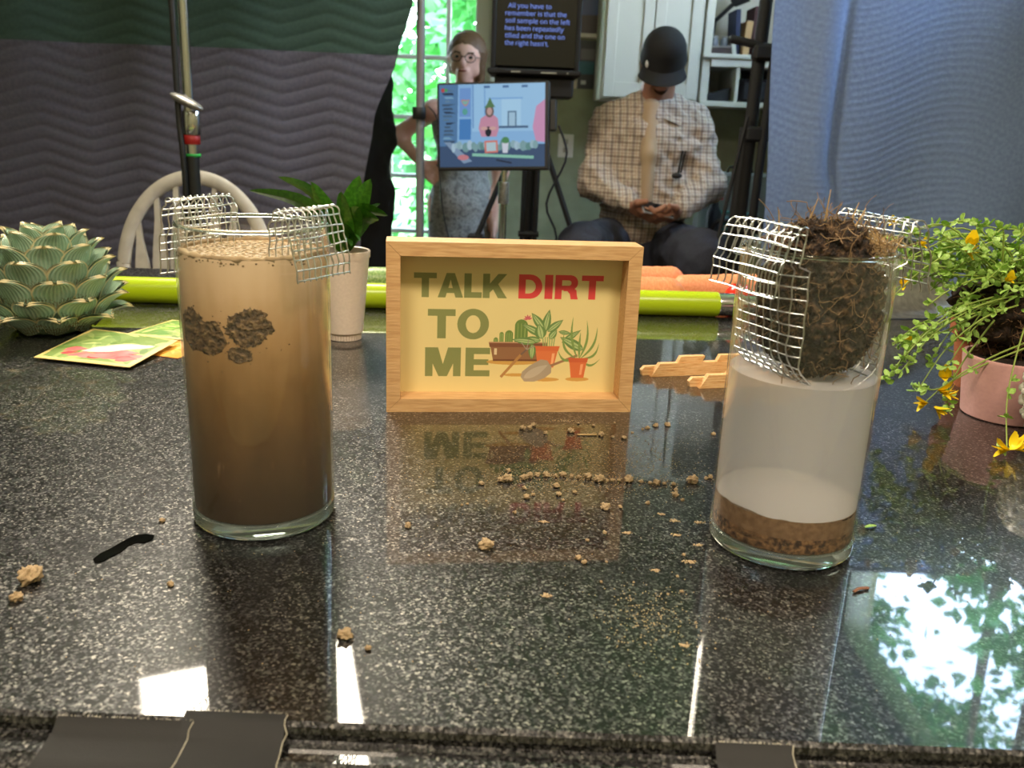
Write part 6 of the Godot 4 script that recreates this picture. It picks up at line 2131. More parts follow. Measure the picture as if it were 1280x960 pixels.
func seated_person() -> void:
	var base := Vector3(0.44, 0, -3.15)
	var t := thing("person", "person in black cap and plaid shirt sitting bowed over a phone", "person", base)
	var hc := Vector3(0.454, 1.412, -3.085)
	var f := Vector3(-0.06, -0.74, 0.68).normalized()
	var u := (Vector3.UP - f * f.y).normalized()
	var sh := [Vector3(0.302, 1.205, -3.18), Vector3(0.588, 1.205, -3.18)]
	var el := [Vector3(0.262, 1.020, -3.11), Vector3(0.640, 1.015, -3.11)]
	var wr := [Vector3(0.372, 0.958, -2.965), Vector3(0.523, 0.945, -2.965)]
	var hp := [Vector3(0.355, 0.80, -3.20), Vector3(0.530, 0.80, -3.20)]
	var kn := [Vector3(0.205, 0.835, -2.80), Vector3(0.575, 0.830, -2.76)]
	var an := [Vector3(0.235, 0.40, -2.83), Vector3(0.560, 0.40, -2.79)]
	var bones := [[Vector3(0.44, 0.80, -3.20), Vector3(0.445, 1.15, -3.19), 0.115, 0.125], [Vector3(0.445, 1.22, -3.18), hc - u * 0.06 - f * 0.02, 0.062, 0.056]]
	for i in 2:
		bones.append([sh[i], el[i], 0.046, 0.038])
		bones.append([el[i], wr[i], 0.036, 0.026])
		bones.append([hp[i], kn[i], 0.070, 0.052])
		bones.append([kn[i], an[i], 0.050, 0.036])
		bones.append([an[i], an[i] + Vector3(0, -0.05, 0.12), 0.035, 0.030])
		bones.append([Vector3(0.445, 1.20, -3.18), sh[i], 0.070, 0.05])
	var body := body_mesh(bones, 0.014, 0.04)
	joined(body, body_mesh(head_bones(hc, f, u, 0.068), 0.005, 0.016))
	var hands := []
	hands.append_array(hand_bones(wr[0], Vector3(0.62, -0.30, 0.60).normalized(), Vector3(0.35, 0.85, -0.2).normalized(), 1.0, 1.0, 0.55))
	joined(body, body_mesh(hands, 0.004, 0.008))
	joined(body, body_mesh(hand_bones(wr[1], Vector3(-0.66, -0.26, 0.55).normalized(), Vector3(-0.35, 0.85, -0.2).normalized(), -1.0, 1.0, 0.55), 0.004, 0.008))
	part_of(t, "body", body, M.skin_tan)
	# shirt
	var sb := [[Vector3(0.44, 0.86, -3.20), Vector3(0.445, 1.14, -3.19), 0.150, 0.150], [Vector3(0.385, 1.16, -3.19), Vector3(0.500, 1.16, -3.19), 0.112, 0.112], [Vector3(0.395, 1.255, -3.175), Vector3(0.490, 1.255, -3.175), 0.066, 0.066], [Vector3(0.44, 0.90, -3.15), Vector3(0.44, 0.98, -3.14), 0.118, 0.12]]
	for i in 2:
		sb.append([Vector3(0.445, 1.215, -3.18), sh[i], 0.078, 0.064])
		sb.append([sh[i], el[i], 0.066, 0.058])
		sb.append([el[i], wr[i].lerp(el[i], 0.10), 0.056, 0.040])
	var shirt := body_mesh(sb, 0.010, 0.045, 0.020, 13.0)
	var pm := mat(Color.WHITE, 0.9)
	pm.albedo_texture = plaid_texture()
	pm.uv1_triplanar = true
	pm.uv1_scale = Vector3.ONE * 5.4
	part_of(t, "plaid_shirt", shirt, pm, "cream and brown plaid shirt")
	var tee := body_mesh([[Vector3(0.430, 1.26, -3.115), Vector3(0.425, 1.12, -3.040), 0.040, 0.026], [Vector3(0.425, 1.12, -3.040), Vector3(0.428, 0.97, -3.026), 0.024, 0.020]], 0.008, 0.02)
	part_of(t, "undershirt", tee, mat(Color(0.62, 0.53, 0.43), 0.9), "tan undershirt at the open front")
	var col := MB.new()
	for i in 2:
		var sx := -1.0 if i == 0 else 1.0
		col.face([Vector3(0.445 + sx * 0.070, 1.315, -3.165), Vector3(0.445 + sx * 0.030, 1.235, -3.070), Vector3(0.445 + sx * 0.085, 1.215, -3.075), Vector3(0.445 + sx * 0.110, 1.285, -3.140)])
	part_of(t, "collar", col, pm)
	var tb := [[Vector3(0.44, 0.80, -3.20), Vector3(0.44, 0.86, -3.20), 0.140, 0.135]]
	for i in 2:
		tb.append([hp[i], kn[i], 0.096, 0.074])
		tb.append([kn[i], an[i], 0.070, 0.058])
	part_of(t, "jeans", body_mesh(tb, 0.012, 0.04, 0.012, 14.0), M.jeans, "dark blue jeans")
	for i in 2:
		part_of(t, "shoe", body_mesh([[an[i] + Vector3(0, -0.035, -0.03), an[i] + Vector3(0, -0.062, 0.15), 0.044, 0.036]], 0.010, 0.01), M.black)
	# cap with a downturned brim
	var cc := hc + u * 0.024 - f * 0.002
	var cap := body_mesh([[cc - u * 0.010, cc + u * 0.026 - f * 0.004, 0.079, 0.071]], 0.006, 0.01, 0.0, 1.0, func(p: Vector3) -> float: return -(p - cc).dot(u) - 0.010)
	var cm := mottled(noise(151, 0.1), [[0.2, Color(0.05, 0.05, 0.06)], [0.8, Color(0.075, 0.075, 0.085)]], 6.0, 0.85)
	var co := part_of(t, "cap", cap, cm, "black cloth cap")
	var brim := MB.new()
	var sd := f.cross(u)
	for side in 2:
		brim.grid(18, 8, func(x: float, y: float) -> Vector3:
			var a := (x - 0.5) * 2.1
			var r := 0.073 + 0.046 * y * cos(a * 1.1)
			return cc + f * r * cos(a) + sd * r * sin(a) - u * (-0.004 + 0.016 * y + 0.024 * a * a * y + (0.003 if side == 1 else 0.0)), side == 1)
	var bo := obj("brim", brim, cm, co)
	var lg := MB.new()
	var lp := cc + f * 0.050 + sd * 0.054 + u * 0.014
	lg.ball(8, 6, func(d: Vector3) -> Vector3: return lp + d * Vector3(0.006, 0.012, 0.006))
	obj("badge", lg, mat(Color(0.75, 0.75, 0.76), 0.7), co)
	var face := MB.new()
	for sx in [-1.0, 1.0]:
		dot_ball(hc + f * 0.058 + sd * sx * 0.025 + u * 0.009, Vector3(0.008, 0.006, 0.006), face)
	part_of(t, "eyes", face, M.eye)
	var lip := MB.new()
	dot_ball(hc + f * 0.062 - u * 0.042, Vector3(0.018, 0.005, 0.006), lip)
	part_of(t, "mouth", lip, M.lips)
	var beard := body_mesh([[hc + f * 0.036 - u * 0.067, hc + f * 0.039 - u * 0.072, 0.027, 0.026], [hc + sd * 0.037 + f * 0.011 - u * 0.044, hc - sd * 0.037 + f * 0.011 - u * 0.044, 0.028, 0.028]], 0.006, 0.02)
	part_of(t, "beard", beard, mat(Color(0.24, 0.15, 0.11), 0.9), "short dark beard")
	var hair := body_mesh([[hc + sd * 0.060 - f * 0.01 - u * 0.01, hc + sd * 0.060 - u * 0.05, 0.018, 0.013], [hc - sd * 0.060 - f * 0.01 - u * 0.01, hc - sd * 0.060 - u * 0.05, 0.018, 0.013]], 0.006, 0.01)
	part_of(t, "hair", hair, M.hair)
	var gl := thing("sunglasses", "dark folded glasses hanging on the plaid shirt", "glasses", Vector3(0.535, 1.10, -3.035))
	rod(gl, "temple", [Vector3(0.006, 0.035, -0.02), Vector3(-0.006, -0.040, -0.006)], 0.004, M.black, 6)
	rod(gl, "temple", [Vector3(0.016, 0.035, -0.024), Vector3(0.004, -0.036, -0.010)], 0.003, M.black, 6)
	var ln := MB.new()
	ln.ball(14, 8, func(d: Vector3) -> Vector3: return Vector3(-0.010, -0.046, -0.002) + d * Vector3(0.018, 0.010, 0.006))
	obj("lens", ln, M.black, gl)
	var ph := thing("phone", "silver phone held in the seated person's hands", "phone", Vector3(0.446, 0.952, -2.905))
	ph.rotation = Vector3(deg_to_rad(28), deg_to_rad(10), deg_to_rad(-12))
	obj("case", slab(Vector3(-0.055, -0.004, -0.034), Vector3(0.055, 0.004, 0.034), null, 0.0035), mat(Color(0.62, 0.63, 0.66), 0.3, 0.5), ph)
	obj("display", slab(Vector3(-0.052, 0.004, -0.031), Vector3(0.052, 0.0046, 0.031)), mat(Color(0.05, 0.06, 0.08), 0.1), ph)
	var st := thing("bar_stool", "wooden bar stool under the seated person", "stool", Vector3(0.44, 0, -3.22))
	var seat := MB.new()
	seat.lathe([Vector2(0, 0.645), Vector2(0.155, 0.645), Vector2(0.165, 0.655), Vector2(0.165, 0.672), Vector2(0.155, 0.680), Vector2(0.0, 0.676)], 36)
	obj("seat", seat, M.white_wood, st)
	for k in 4:
		var a := PI / 4 + PI / 2 * k
		rod(st, "leg", [Vector3(cos(a) * 0.11, 0.645, sin(a) * 0.11), Vector3(cos(a) * 0.20, 0.0, sin(a) * 0.20)], 0.015, M.white_wood, 10)
	var ring := []
	for k in 33:
		ring.append(Vector3(cos(TAU * k / 32) * 0.172, 0.24, sin(TAU * k / 32) * 0.172))
	rod(st, "foot_ring", ring, 0.010, M.chrome, 8)
	rod(st, "foot_bar", [Vector3(-0.22, 0.285, 0.43), Vector3(0.17, 0.285, 0.46)], 0.018, M.white_wood, 8)
	rod(st, "foot_bar_arm", [Vector3(-0.10, 0.245, 0.12), Vector3(-0.12, 0.285, 0.43)], 0.012, M.white_wood, 8)
	rod(st, "foot_bar_arm", [Vector3(0.10, 0.245, 0.12), Vector3(0.10, 0.285, 0.45)], 0.012, M.white_wood, 8)

func standing_person() -> void:
	var base := Vector3(-0.25, 0, -3.82)
	var t := thing("person", "person with glasses and pinned hair standing in a grey sleeveless dress, hand on hip", "person", base)
	var hc := Vector3(-0.238, 1.440, -3.80)
	var f := Vector3(-0.10, -0.04, 1.0).normalized()
	var u := (Vector3(0.06, 1, 0) - f * f.dot(Vector3(0.06, 1, 0))).normalized()
	var s := f.cross(u)
	var sh := [Vector3(-0.368, 1.235, -3.82), Vector3(-0.128, 1.235, -3.82)]
	var el := [Vector3(-0.532, 1.130, -3.90), Vector3(-0.085, 1.00, -3.86)]
	var wr := [Vector3(-0.415, 1.020, -3.80), Vector3(-0.105, 0.80, -3.76)]
	var bones := [[Vector3(-0.25, 0.90, -3.83), Vector3(-0.25, 1.00, -3.83), 0.100, 0.085], [Vector3(-0.25, 1.00, -3.83), Vector3(-0.25, 1.18, -3.82), 0.082, 0.092], [Vector3(-0.248, 1.22, -3.82), hc - u * 0.06 - f * 0.02, 0.046, 0.042]]
	for i in 2:
		bones.append([Vector3(-0.25, 1.21, -3.82), sh[i], 0.052, 0.042])
		bones.append([sh[i], el[i], 0.040, 0.032])
		bones.append([el[i], wr[i], 0.031, 0.022])
		var x := -0.315 if i == 0 else -0.185
		bones.append([Vector3(x, 0.86, -3.83), Vector3(x, 0.46, -3.82), 0.080, 0.052])
		bones.append([Vector3(x, 0.46, -3.82), Vector3(x, 0.08, -3.84), 0.050, 0.034])
		bones.append([Vector3(x, 0.035, -3.84), Vector3(x, 0.028, -3.72), 0.034, 0.028])
	var body := body_mesh(bones, 0.012, 0.035)
	joined(body, body_mesh(head_bones(hc, f, u, 0.074), 0.005, 0.016))
	joined(body, body_mesh(hand_bones(wr[0], Vector3(0.62, -0.50, 0.35).normalized(), Vector3(0.3, -0.2, -0.9).normalized(), 1.0, 0.92, 0.25), 0.004, 0.008))
	joined(body, body_mesh(hand_bones(wr[1], Vector3(0.0, -1.0, 0.15).normalized(), Vector3(-1.0, 0.0, 0.0), 1.0, 0.92, 0.25), 0.004, 0.008))
	part_of(t, "body", body, M.skin)
	var dm := mottled(noise(161, 0.025, FastNoiseLite.TYPE_SIMPLEX_SMOOTH, 2), [[0.30, Color(0.42, 0.42, 0.42)], [0.45, Color(0.66, 0.66, 0.64)], [0.52, Color(0.46, 0.46, 0.46)], [0.62, Color(0.70, 0.70, 0.68)], [0.72, Color(0.48, 0.48, 0.48)]], 2.4, 0.85)
	var dress := body_mesh([[Vector3(-0.25, 1.14, -3.82), Vector3(-0.25, 1.00, -3.83), 0.112, 0.100], [Vector3(-0.25, 1.00, -3.83), Vector3(-0.25, 0.88, -3.83), 0.104, 0.128], [Vector3(-0.25, 0.88, -3.83), Vector3(-0.25, 0.30, -3.83), 0.128, 0.180], [Vector3(-0.31, 1.16, -3.82), Vector3(-0.19, 1.16, -3.82), 0.070, 0.070]], 0.012, 0.03, 0.012, 9.0, func(p: Vector3) -> float: return 0.26 - p.y)
	part_of(t, "dress", dress, dm, "grey and white swirl patterned dress")
	for x in [-0.315, -0.185]:
		rod(t, "strap", curve([Vector3(x, 1.18, -3.735) - base, Vector3(x, 1.262, -3.790) - base, Vector3(x, 1.25, -3.86) - base], 8), 0.007, dm, 6)
	var hair := body_mesh([[hc + u * 0.030 - f * 0.020, hc + u * 0.034 - f * 0.028, 0.079, 0.077], [hc - f * 0.045 - s * 0.0, hc - f * 0.055 - u * 0.06, 0.064, 0.045], [hc - s * 0.056 + u * 0.02 - f * 0.002, hc - s * 0.064 - u * 0.090 - f * 0.006, 0.028, 0.016], [hc + s * 0.060 + u * 0.01 - f * 0.015, hc + s * 0.058 - u * 0.050 - f * 0.02, 0.022, 0.014], [hc - f * 0.10 + u * 0.01, hc - f * 0.11 + u * 0.0, 0.036, 0.034]], 0.005, 0.02, 0.004, 40.0, func(p: Vector3) -> float:
		# the face stays free
		var q := p - hc
		return minf(minf(0.050 - absf(q.dot(s) - 0.012), q.dot(f) - 0.016), 0.058 - q.dot(u) - 0.9 * absf(q.dot(s) - 0.012)))
	part_of(t, "hair", hair, M.hair, "light brown hair pinned back")
	var eyes := MB.new()
	for k in [-1.0, 1.0]:
		dot_ball(hc + f * 0.0655 + s * k * 0.027 + u * 0.006, Vector3(0.009, 0.0055, 0.005), eyes)
	part_of(t, "eyes", eyes, M.eye)
	var brow := MB.new()
	for k in [-1.0, 1.0]:
		brow.tube([hc + f * 0.070 + s * k * 0.014 + u * 0.022, hc + f * 0.066 + s * k * 0.040 + u * 0.024], 0.003, 6)
	part_of(t, "eyebrows", brow, M.hair)
	var lip := MB.new()
	dot_ball(hc + f * 0.0700 - u * 0.046, Vector3(0.019, 0.0055, 0.006), lip)
	part_of(t, "mouth", lip, M.lips)
	var gl := thing("spectacles", "thin dark framed spectacles on the standing person's face", "glasses", hc)
	for k in [-1.0, 1.0]:
		var ring := []
		for q in 21:
			var a := TAU * q / 20
			ring.append(f * 0.080 + s * (k * 0.0285 + 0.021 * cos(a)) + u * (0.004 + 0.017 * sin(a)))
		rod(gl, "lens_rim", ring, 0.0016, M.black, 6)
		rod(gl, "temple", [f * 0.078 + s * k * 0.050 + u * 0.008, s * k * 0.076 - f * 0.01 + u * 0.006], 0.0016, M.black, 6)
	rod(gl, "bridge", [f * 0.082 - s * 0.008 + u * 0.008, f * 0.082 + s * 0.008 + u * 0.008], 0.0016, M.black, 6)
	var cord := thing("lanyard_cable", "thin black cable hanging down the grey dress", "cable", Vector3(-0.33, 1.27, -3.70))
	rod(cord, "cable", curve([Vector3(-0.05, -0.02, 0), Vector3(-0.01, -0.08, 0.03), Vector3(0.0, -0.28, 0.03), Vector3(0.02, -0.45, 0.02), Vector3(0.06, -0.60, 0.02)], 20), 0.0028, M.black, 6)

func dark_person() -> void:
	var base := Vector3(-0.64, 0, -3.32)
	var t := thing("person", "person in black clothes half hidden behind the dark blanket", "person", base)
	var hc := Vector3(-0.66, 1.60, -3.30)
	var bones := [[Vector3(-0.62, 0.92, -3.33), Vector3(-0.64, 1.30, -3.33), 0.115, 0.120], [Vector3(-0.65, 1.36, -3.33), hc - Vector3(0, 0.06, 0.02), 0.052, 0.050]]
	var sh := [Vector3(-0.545, 1.34, -3.34), Vector3(-0.80, 1.34, -3.32)]
	var el := [Vector3(-0.520, 1.125, -3.36), Vector3(-0.86, 1.10, -3.30)]
	var wr := [Vector3(-0.600, 1.045, -3.18), Vector3(-0.74, 1.02, -3.12)]
	for i in 2:
		bones.append([Vector3(-0.65, 1.32, -3.33), sh[i], 0.060, 0.050])
		bones.append([sh[i], el[i], 0.044, 0.036])
		bones.append([el[i], wr[i], 0.035, 0.025])
		var x := -0.565 if i == 0 else -0.70
		bones.append([Vector3(x, 0.88, -3.33), Vector3(x, 0.48, -3.33), 0.085, 0.055])
		bones.append([Vector3(x, 0.48, -3.33), Vector3(x, 0.09, -3.34), 0.052, 0.038])
		bones.append([Vector3(x, 0.040, -3.34), Vector3(x, 0.032, -3.22), 0.038, 0.030])
	var body := body_mesh(bones, 0.013, 0.04)
	joined(body, body_mesh(head_bones(hc, Vector3(0.3, -0.1, 0.95).normalized(), Vector3(0.03, 0.99, 0.1).normalized(), 0.080), 0.006, 0.016))
	for i in 2:
		joined(body, body_mesh(hand_bones(wr[i], Vector3(-0.5 if i == 0 else 0.5, -0.2, 0.8).normalized(), Vector3(0, 0.9, 0.2).normalized(), 1.0 if i == 0 else -1.0, 1.0, 0.45), 0.005, 0.008))
	part_of(t, "body", body, M.skin_tan)
	var top := [[Vector3(-0.62, 1.00, -3.33), Vector3(-0.64, 1.30, -3.33), 0.140, 0.140]]
	for i in 2:
		top.append([Vector3(-0.65, 1.32, -3.33), sh[i], 0.078, 0.066])
		top.append([sh[i], el[i], 0.062, 0.052])
		top.append([el[i], wr[i], 0.052, 0.036])
	part_of(t, "black_top", body_mesh(top, 0.012, 0.035, 0.010, 14.0), M.black_matte, "loose black long sleeved top")
	var leg := [[Vector3(-0.61, 0.93, -3.33), Vector3(-0.62, 1.0, -3.33), 0.142, 0.128]]
	for x in [-0.572, -0.70]:
		leg.append([Vector3(x, 0.90, -3.33), Vector3(x, 0.48, -3.33), 0.102, 0.076])
		leg.append([Vector3(x, 0.48, -3.33), Vector3(x, 0.10, -3.34), 0.074, 0.062])
	part_of(t, "black_trousers", body_mesh(leg, 0.013, 0.035, 0.008, 14.0), M.black_matte, "black trousers")
	part_of(t, "hair", body_mesh([[hc + Vector3(0, 0.035, -0.02), hc + Vector3(-0.01, 0.0, -0.04), 0.084, 0.076]], 0.008, 0.01), mat(Color(0.05, 0.04, 0.035), 0.7))

# ---------------------------------------------------------------- cupboards and pictures at the back
func back_of_room() -> void:
	var c := thing("wall_cupboard", "white two-door wall cupboard with round knobs above the seated person", "cupboard", Vector3(0.33, 1.31, -4.40))
	obj("carcass", slab(Vector3(0.0, 0.0, 0.0), Vector3(0.425, 1.0, 0.36), null, 0.004), M.white_paint, c)
	for k in 2:
		var x := 0.012 + 0.203 * k
		var d := MB.new()
		slab(Vector3(x, 0.012, 0.361), Vector3(x + 0.198, 0.985, 0.376), d, 0.003)
		for r in [[x, 0.012, x + 0.045, 0.985], [x + 0.153, 0.012, x + 0.198, 0.985], [x + 0.045, 0.012, x + 0.153, 0.075], [x + 0.045, 0.92, x + 0.153, 0.985]]:
			slab(Vector3(r[0], r[1], 0.376), Vector3(r[2], r[3], 0.384), d, 0.002)
		var o := obj("door", d, M.white_paint, c)
		var kb := MB.new()
		var kx := x + (0.178 if k == 0 else 0.020)
		kb.ball(14, 10, func(q: Vector3) -> Vector3: return Vector3(kx + 0.165, 0.105, 0.402) - Vector3(0.165, 0, 0) + q * Vector3(0.014, 0.014, 0.012))
		kb.tube([Vector3(kx, 0.105, 0.384), Vector3(kx, 0.105, 0.398)], 0.005, 8)
		obj("knob", kb, M.chrome, o)
	var s := thing("open_shelf_unit", "white open shelf unit with two cubbyholes, next to the cupboard doors", "shelf", Vector3(0.762, 1.31, -4.40))
	var f := MB.new()
	slab(Vector3(0, 0, 0), Vector3(0.58, 1.0, 0.012), f)
	slab(Vector3(0, 0, 0.012), Vector3(0.035, 1.0, 0.37), f, 0.003)
	slab(Vector3(0.545, 0, 0.012), Vector3(0.58, 1.0, 0.37), f, 0.003)
	slab(Vector3(0.0, -0.012, 0.0), Vector3(0.58, 0.012, 0.39), f, 0.003)
	slab(Vector3(0.035, 0.152, 0.012), Vector3(0.545, 0.200, 0.38), f, 0.003)
	slab(Vector3(0.035, 0.98, 0.012), Vector3(0.545, 1.0, 0.37), f, 0.003)
	obj("frame", f, M.white_paint, s)
	obj("divider", slab(Vector3(0.150, 0.012, 0.012), Vector3(0.166, 0.152, 0.37), null, 0.002), M.white_paint, s)
	obj("divider", slab(Vector3(0.36, 0.012, 0.012), Vector3(0.376, 0.152, 0.37), null, 0.002), M.white_paint, s)
	obj("back_lining", slab(Vector3(0.035, 0.20, 0.012), Vector3(0.545, 0.98, 0.018)), M.white_paint, s)
	obj("moulding", slab(Vector3(-0.005, 0.185, 0.37), Vector3(0.585, 0.205, 0.392), null, 0.004), M.white_paint, s)
	var w := Vector3(0.762, 1.31, -4.40)
	for e in [[Vector3(0.20, 0.20, 0.20), Vector3(0.028, 0.15, 0.16), Color(0.72, 0.58, 0.40), "tall tan book standing on the open shelf", -0.06], [Vector3(0.155, 0.20, 0.22), Vector3(0.018, 0.09, 0.12), Color(0.72, 0.72, 0.66), "small white book leaning on the open shelf", 0.16], [Vector3(0.175, 0.20, 0.17), Vector3(0.022, 0.20, 0.16), Color(0.10, 0.14, 0.26), "tall navy book on the open shelf", 0.08], [Vector3(0.235, 0.20, 0.20), Vector3(0.022, 0.21, 0.16), Color(0.25, 0.12, 0.12), "tall maroon book on the open shelf", 0.0]]:
		var b := thing("book", e[3], "book", w + e[0], "books on the open shelf")
		b.rotation.z = e[4]
		var sz: Vector3 = e[1]
		obj("cover", slab(Vector3(-sz.x / 2, 0, -sz.z / 2), Vector3(sz.x / 2, sz.y, sz.z / 2), null, 0.002), mat(e[2], 0.7), b)
		obj("pages", slab(Vector3(-sz.x / 2 + 0.003, 0.003, -sz.z / 2), Vector3(sz.x / 2 - 0.003, sz.y + 0.0005, sz.z / 2 - 0.004)), mat(Color(0.80, 0.76, 0.66), 0.9), b)
	var bx := thing("wooden_box", "low dark wooden box on the open shelf", "box", w + Vector3(0.085, 0.20, 0.24))
	obj("body", slab(Vector3(-0.045, 0, -0.07), Vector3(0.045, 0.034, 0.07), null, 0.003), mat(Color(0.20, 0.13, 0.11), 0.6), bx)
	obj("lid", slab(Vector3(-0.048, 0.034, -0.073), Vector3(0.048, 0.042, 0.073), null, 0.003), mat(Color(0.50, 0.48, 0.46), 0.6), bx)
	for k in 2:
		var jx := 0.068 + 0.045 * k
		var j := thing("glass_jar", ["small grey jar standing on the dark wooden box", "small pale jar beside the leaning white book"][k], "jar", w + Vector3(jx, 0.242, 0.24), "jars on the open shelf")
		var jb := MB.new()
		jb.lathe([Vector2(0, 0), Vector2(0.017, 0), Vector2(0.019, 0.004), Vector2(0.019, 0.030), Vector2(0.014, 0.036), Vector2(0.0, 0.036)], 20)
		obj("body", jb, mat(Color(0.36, 0.38, 0.40), 0.3), j)
		var jl := MB.new()
		jl.lathe([Vector2(0.015, 0.036), Vector2(0.016, 0.037), Vector2(0.016, 0.044), Vector2(0.0, 0.045)], 20)
		obj("lid", jl, mat(Color(0.55, 0.55, 0.54), 0.4), j)
	var dk := thing("desk_lamp", "dark angled desk lamp on the open shelf", "lamp", w + Vector3(0.075, 0.20, 0.12))
	rod(dk, "arm", [Vector3(0, 0.0, 0), Vector3(0.01, 0.16, 0), Vector3(0.09, 0.24, 0.02)], 0.010, M.black_matte, 8)
	rod(dk, "shade", [Vector3(0.08, 0.232, 0.018), Vector3(0.125, 0.275, 0.03)], [0.018, 0.042], M.black_matte, 14)
	var ball := thing("yellow_lemon", "yellow lemon in the lower cubbyhole", "lemon", w + Vector3(0.120, 0.012, 0.30))
	obj("flesh", lump(Vector3(0, 0.019, 0), Vector3(0.024, 0.019, 0.019), 0.05, 0.5, 4, 20, 14), mat(Color(0.86, 0.70, 0.22), 0.5), ball)
	rod(ball, "stem_stub", [Vector3(0.020, 0.019, 0), Vector3(0.029, 0.020, 0)], [0.006, 0.003], M.stem, 8)
	var wedge := thing("doorstop", "dark wedge lying in the lower cubbyhole", "wedge", w + Vector3(0.040, 0.012, 0.34))
	var wm := MB.new()
	wm.prism(PackedVector2Array([Vector2(0, 0), Vector2(0.10, 0), Vector2(0.10, 0.060), Vector2(0.0, 0.026)]), 0.10)
	obj("block", wm, M.black_matte, wedge)
	var bag := thing("camera_case", "dark camera case in the middle cubbyhole", "case", w + Vector3(0.26, 0.012, 0.22))
	obj("body", slab(Vector3(-0.07, 0, -0.08), Vector3(0.07, 0.10, 0.10), null, 0.014), M.black_matte, bag)
	rod(bag, "handle", [Vector3(-0.04, 0.10, 0.0), Vector3(-0.03, 0.122, 0.0), Vector3(0.03, 0.122, 0.0), Vector3(0.04, 0.10, 0.0)], 0.005, M.black, 8)
	# pictures beside the prompter
	var pic := thing("framed_picture", "white framed picture with a blue and dark brown print", "picture", Vector3(0.230, 1.585, -4.398))
	obj("frame", slab(Vector3(-0.12, 0, 0), Vector3(0.118, 0.36, 0.018), null, 0.004), M.white_paint, pic)
	obj("print_top", slab(Vector3(-0.10, 0.10, 0.018), Vector3(0.098, 0.34, 0.0195)), mat(Color(0.26, 0.33, 0.52), 0.4), pic)
	obj("print_bottom", slab(Vector3(-0.10, 0.022, 0.018), Vector3(0.098, 0.10, 0.0195)), mat(Color(0.25, 0.23, 0.23), 0.4), pic)
	var po := thing("poster", "dark grey poster with a teal patch below the framed picture", "poster", Vector3(0.245, 1.362, -4.398))
	obj("sheet", slab(Vector3(-0.11, 0, 0), Vector3(0.092, 0.215, 0.003)), mat(Color(0.27, 0.27, 0.28), 0.6), po)
	obj("grey_patch", slab(Vector3(0.014, 0.13, 0.003), Vector3(0.080, 0.178, 0.0036)), mat(Color(0.42, 0.41, 0.42), 0.6), po)
	obj("teal_patch", slab(Vector3(-0.10, 0.066, 0.003), Vector3(0.080, 0.124, 0.0036)), mottled(noise(171, 0.04), [[0.2, Color(0.12, 0.28, 0.34)], [0.8, Color(0.32, 0.50, 0.54)]], 20.0, 0.6), po)
	obj("white_mark", slab(Vector3(0.022, 0.020, 0.003), Vector3(0.046, 0.038, 0.0036)), mat(Color(0.75, 0.75, 0.74), 0.6), po)
	var pa := thing("paper_note", "cream paper note pinned partly over the dark poster", "paper", Vector3(0.205, 1.362, -4.393))
	obj("sheet", slab(Vector3(-0.075, 0, 0), Vector3(0.045, 0.100, 0.001)), mat(Color(0.80, 0.76, 0.70), 0.8), pa)
	obj("pin", slab(Vector3(-0.004, 0.088, 0.001), Vector3(0.004, 0.096, 0.004), null, 0.001), mat(Color(0.7, 0.5, 0.5), 0.5), pa)
	var sw := thing("light_switch", "white double light switch plate on the green wall", "switch", Vector3(0.212, 1.045, -4.40))
	obj("plate", slab(Vector3(-0.037, 0, 0), Vector3(0.037, 0.108, 0.006), null, 0.003), M.white_plastic, sw)
	for y in [0.034, 0.074]:
		obj("toggle", slab(Vector3(-0.012, y - 0.012, 0.006), Vector3(0.012, y + 0.012, 0.010), null, 0.002), mat(Color(0.66, 0.62, 0.56), 0.5), sw)
	# low bench at the grip stand
	var be := thing("low_bench", "white open low cabinet behind the grip stand", "cabinet", Vector3(0.90, 0, -3.62))
	var bb := MB.new()
	slab(Vector3(-0.30, 0.74, -0.22), Vector3(0.40, 0.80, 0.24), bb, 0.004)
	slab(Vector3(-0.29, 0.0, -0.20), Vector3(-0.21, 0.74, 0.22), bb, 0.004)
	slab(Vector3(0.31, 0.0, -0.20), Vector3(0.39, 0.74, 0.22), bb, 0.004)
	obj("carcass", bb, M.white_paint, be)
	obj("shelf_board", slab(Vector3(-0.21, 0.08, -0.20), Vector3(0.31, 0.11, 0.22), null, 0.003), M.white_paint, be)
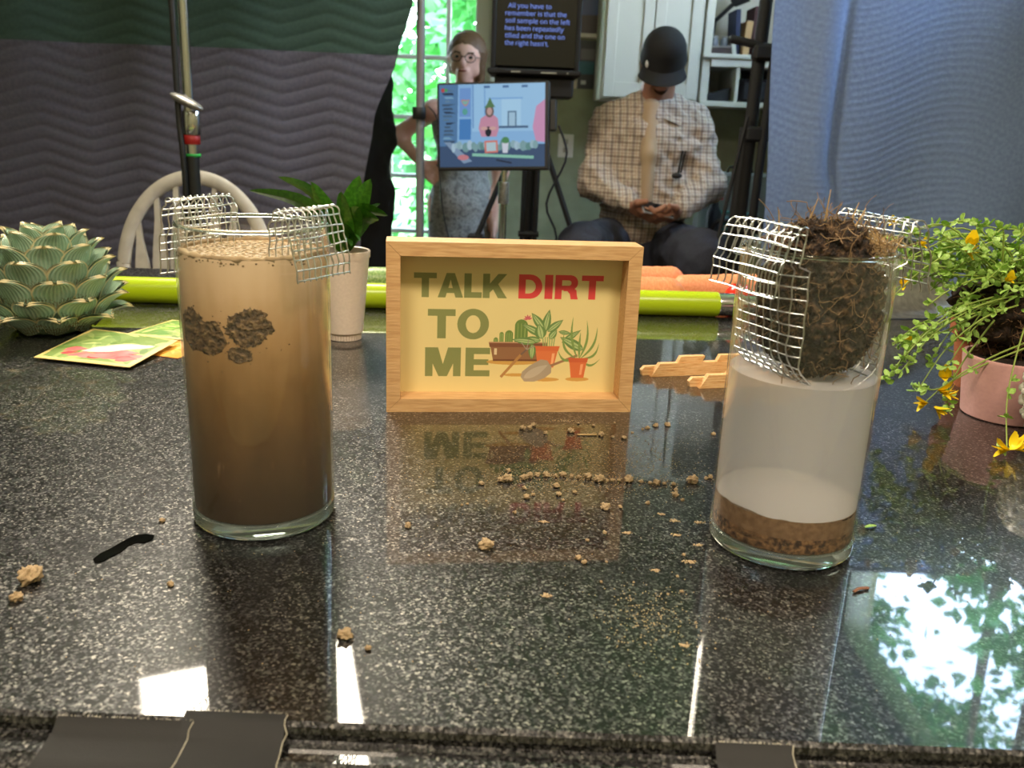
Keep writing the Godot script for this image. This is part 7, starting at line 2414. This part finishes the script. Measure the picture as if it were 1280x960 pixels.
	var bt := thing("spray_bottle", "black bottle with a red band on the low white cabinet", "bottle", Vector3(0.745, 0.80, -3.42))
	var bo := MB.new()
	bo.lathe([Vector2(0, 0), Vector2(0.030, 0), Vector2(0.032, 0.01), Vector2(0.028, 0.10), Vector2(0.016, 0.125), Vector2(0.014, 0.15), Vector2(0.0, 0.152)], 20)
	obj("body", bo, M.black_matte, bt)
	rod(bt, "red_band", [Vector3(0, 0.152, 0), Vector3(0, 0.185, 0)], 0.030, mat(Color(0.72, 0.14, 0.10), 0.5), 18)
	rod(bt, "nozzle", [Vector3(0, 0.185, 0), Vector3(0.008, 0.24, 0)], [0.026, 0.012], M.black_matte, 14)
	var bg := thing("black_bag", "soft black equipment bag beside the seated person", "bag", Vector3(0.705, 0.0, -3.10))
	obj("body", lump(Vector3(0, 0.43, 0), Vector3(0.075, 0.44, 0.10), 0.16, 0.06, 8, 30, 24), M.black_matte, bg)
	rod(bg, "strap", curve([Vector3(-0.04, 0.84, 0), Vector3(-0.02, 0.90, 0.01), Vector3(0.03, 0.90, 0.01), Vector3(0.05, 0.82, 0.0)], 12), 0.008, M.black, 8)
	var cb := thing("teal_cable", "coiled teal cable lying on the low white cabinet", "cable", Vector3(0.84, 0.805, -3.48))
	var path := []
	for k in 80:
		var a := k * 0.35
		path.append(Vector3(cos(a) * (0.085 + 0.004 * sin(k)), 0.006 + 0.0012 * k, sin(a) * 0.05))
	rod(cb, "coil", path, 0.005, mat(Color(0.22, 0.46, 0.44), 0.6), 6)
	var gb := thing("grey_equipment_case", "grey equipment case standing on the low white cabinet", "case", Vector3(0.86, 0.80, -3.68))
	obj("shell", slab(Vector3(-0.13, 0, -0.07), Vector3(0.20, 0.24, 0.05), null, 0.01), mat(Color(0.34, 0.35, 0.32), 0.7), gb)
	rod(gb, "handle", [Vector3(-0.02, 0.24, 0), Vector3(-0.015, 0.262, 0), Vector3(0.075, 0.262, 0), Vector3(0.08, 0.24, 0)], 0.006, M.black, 8)
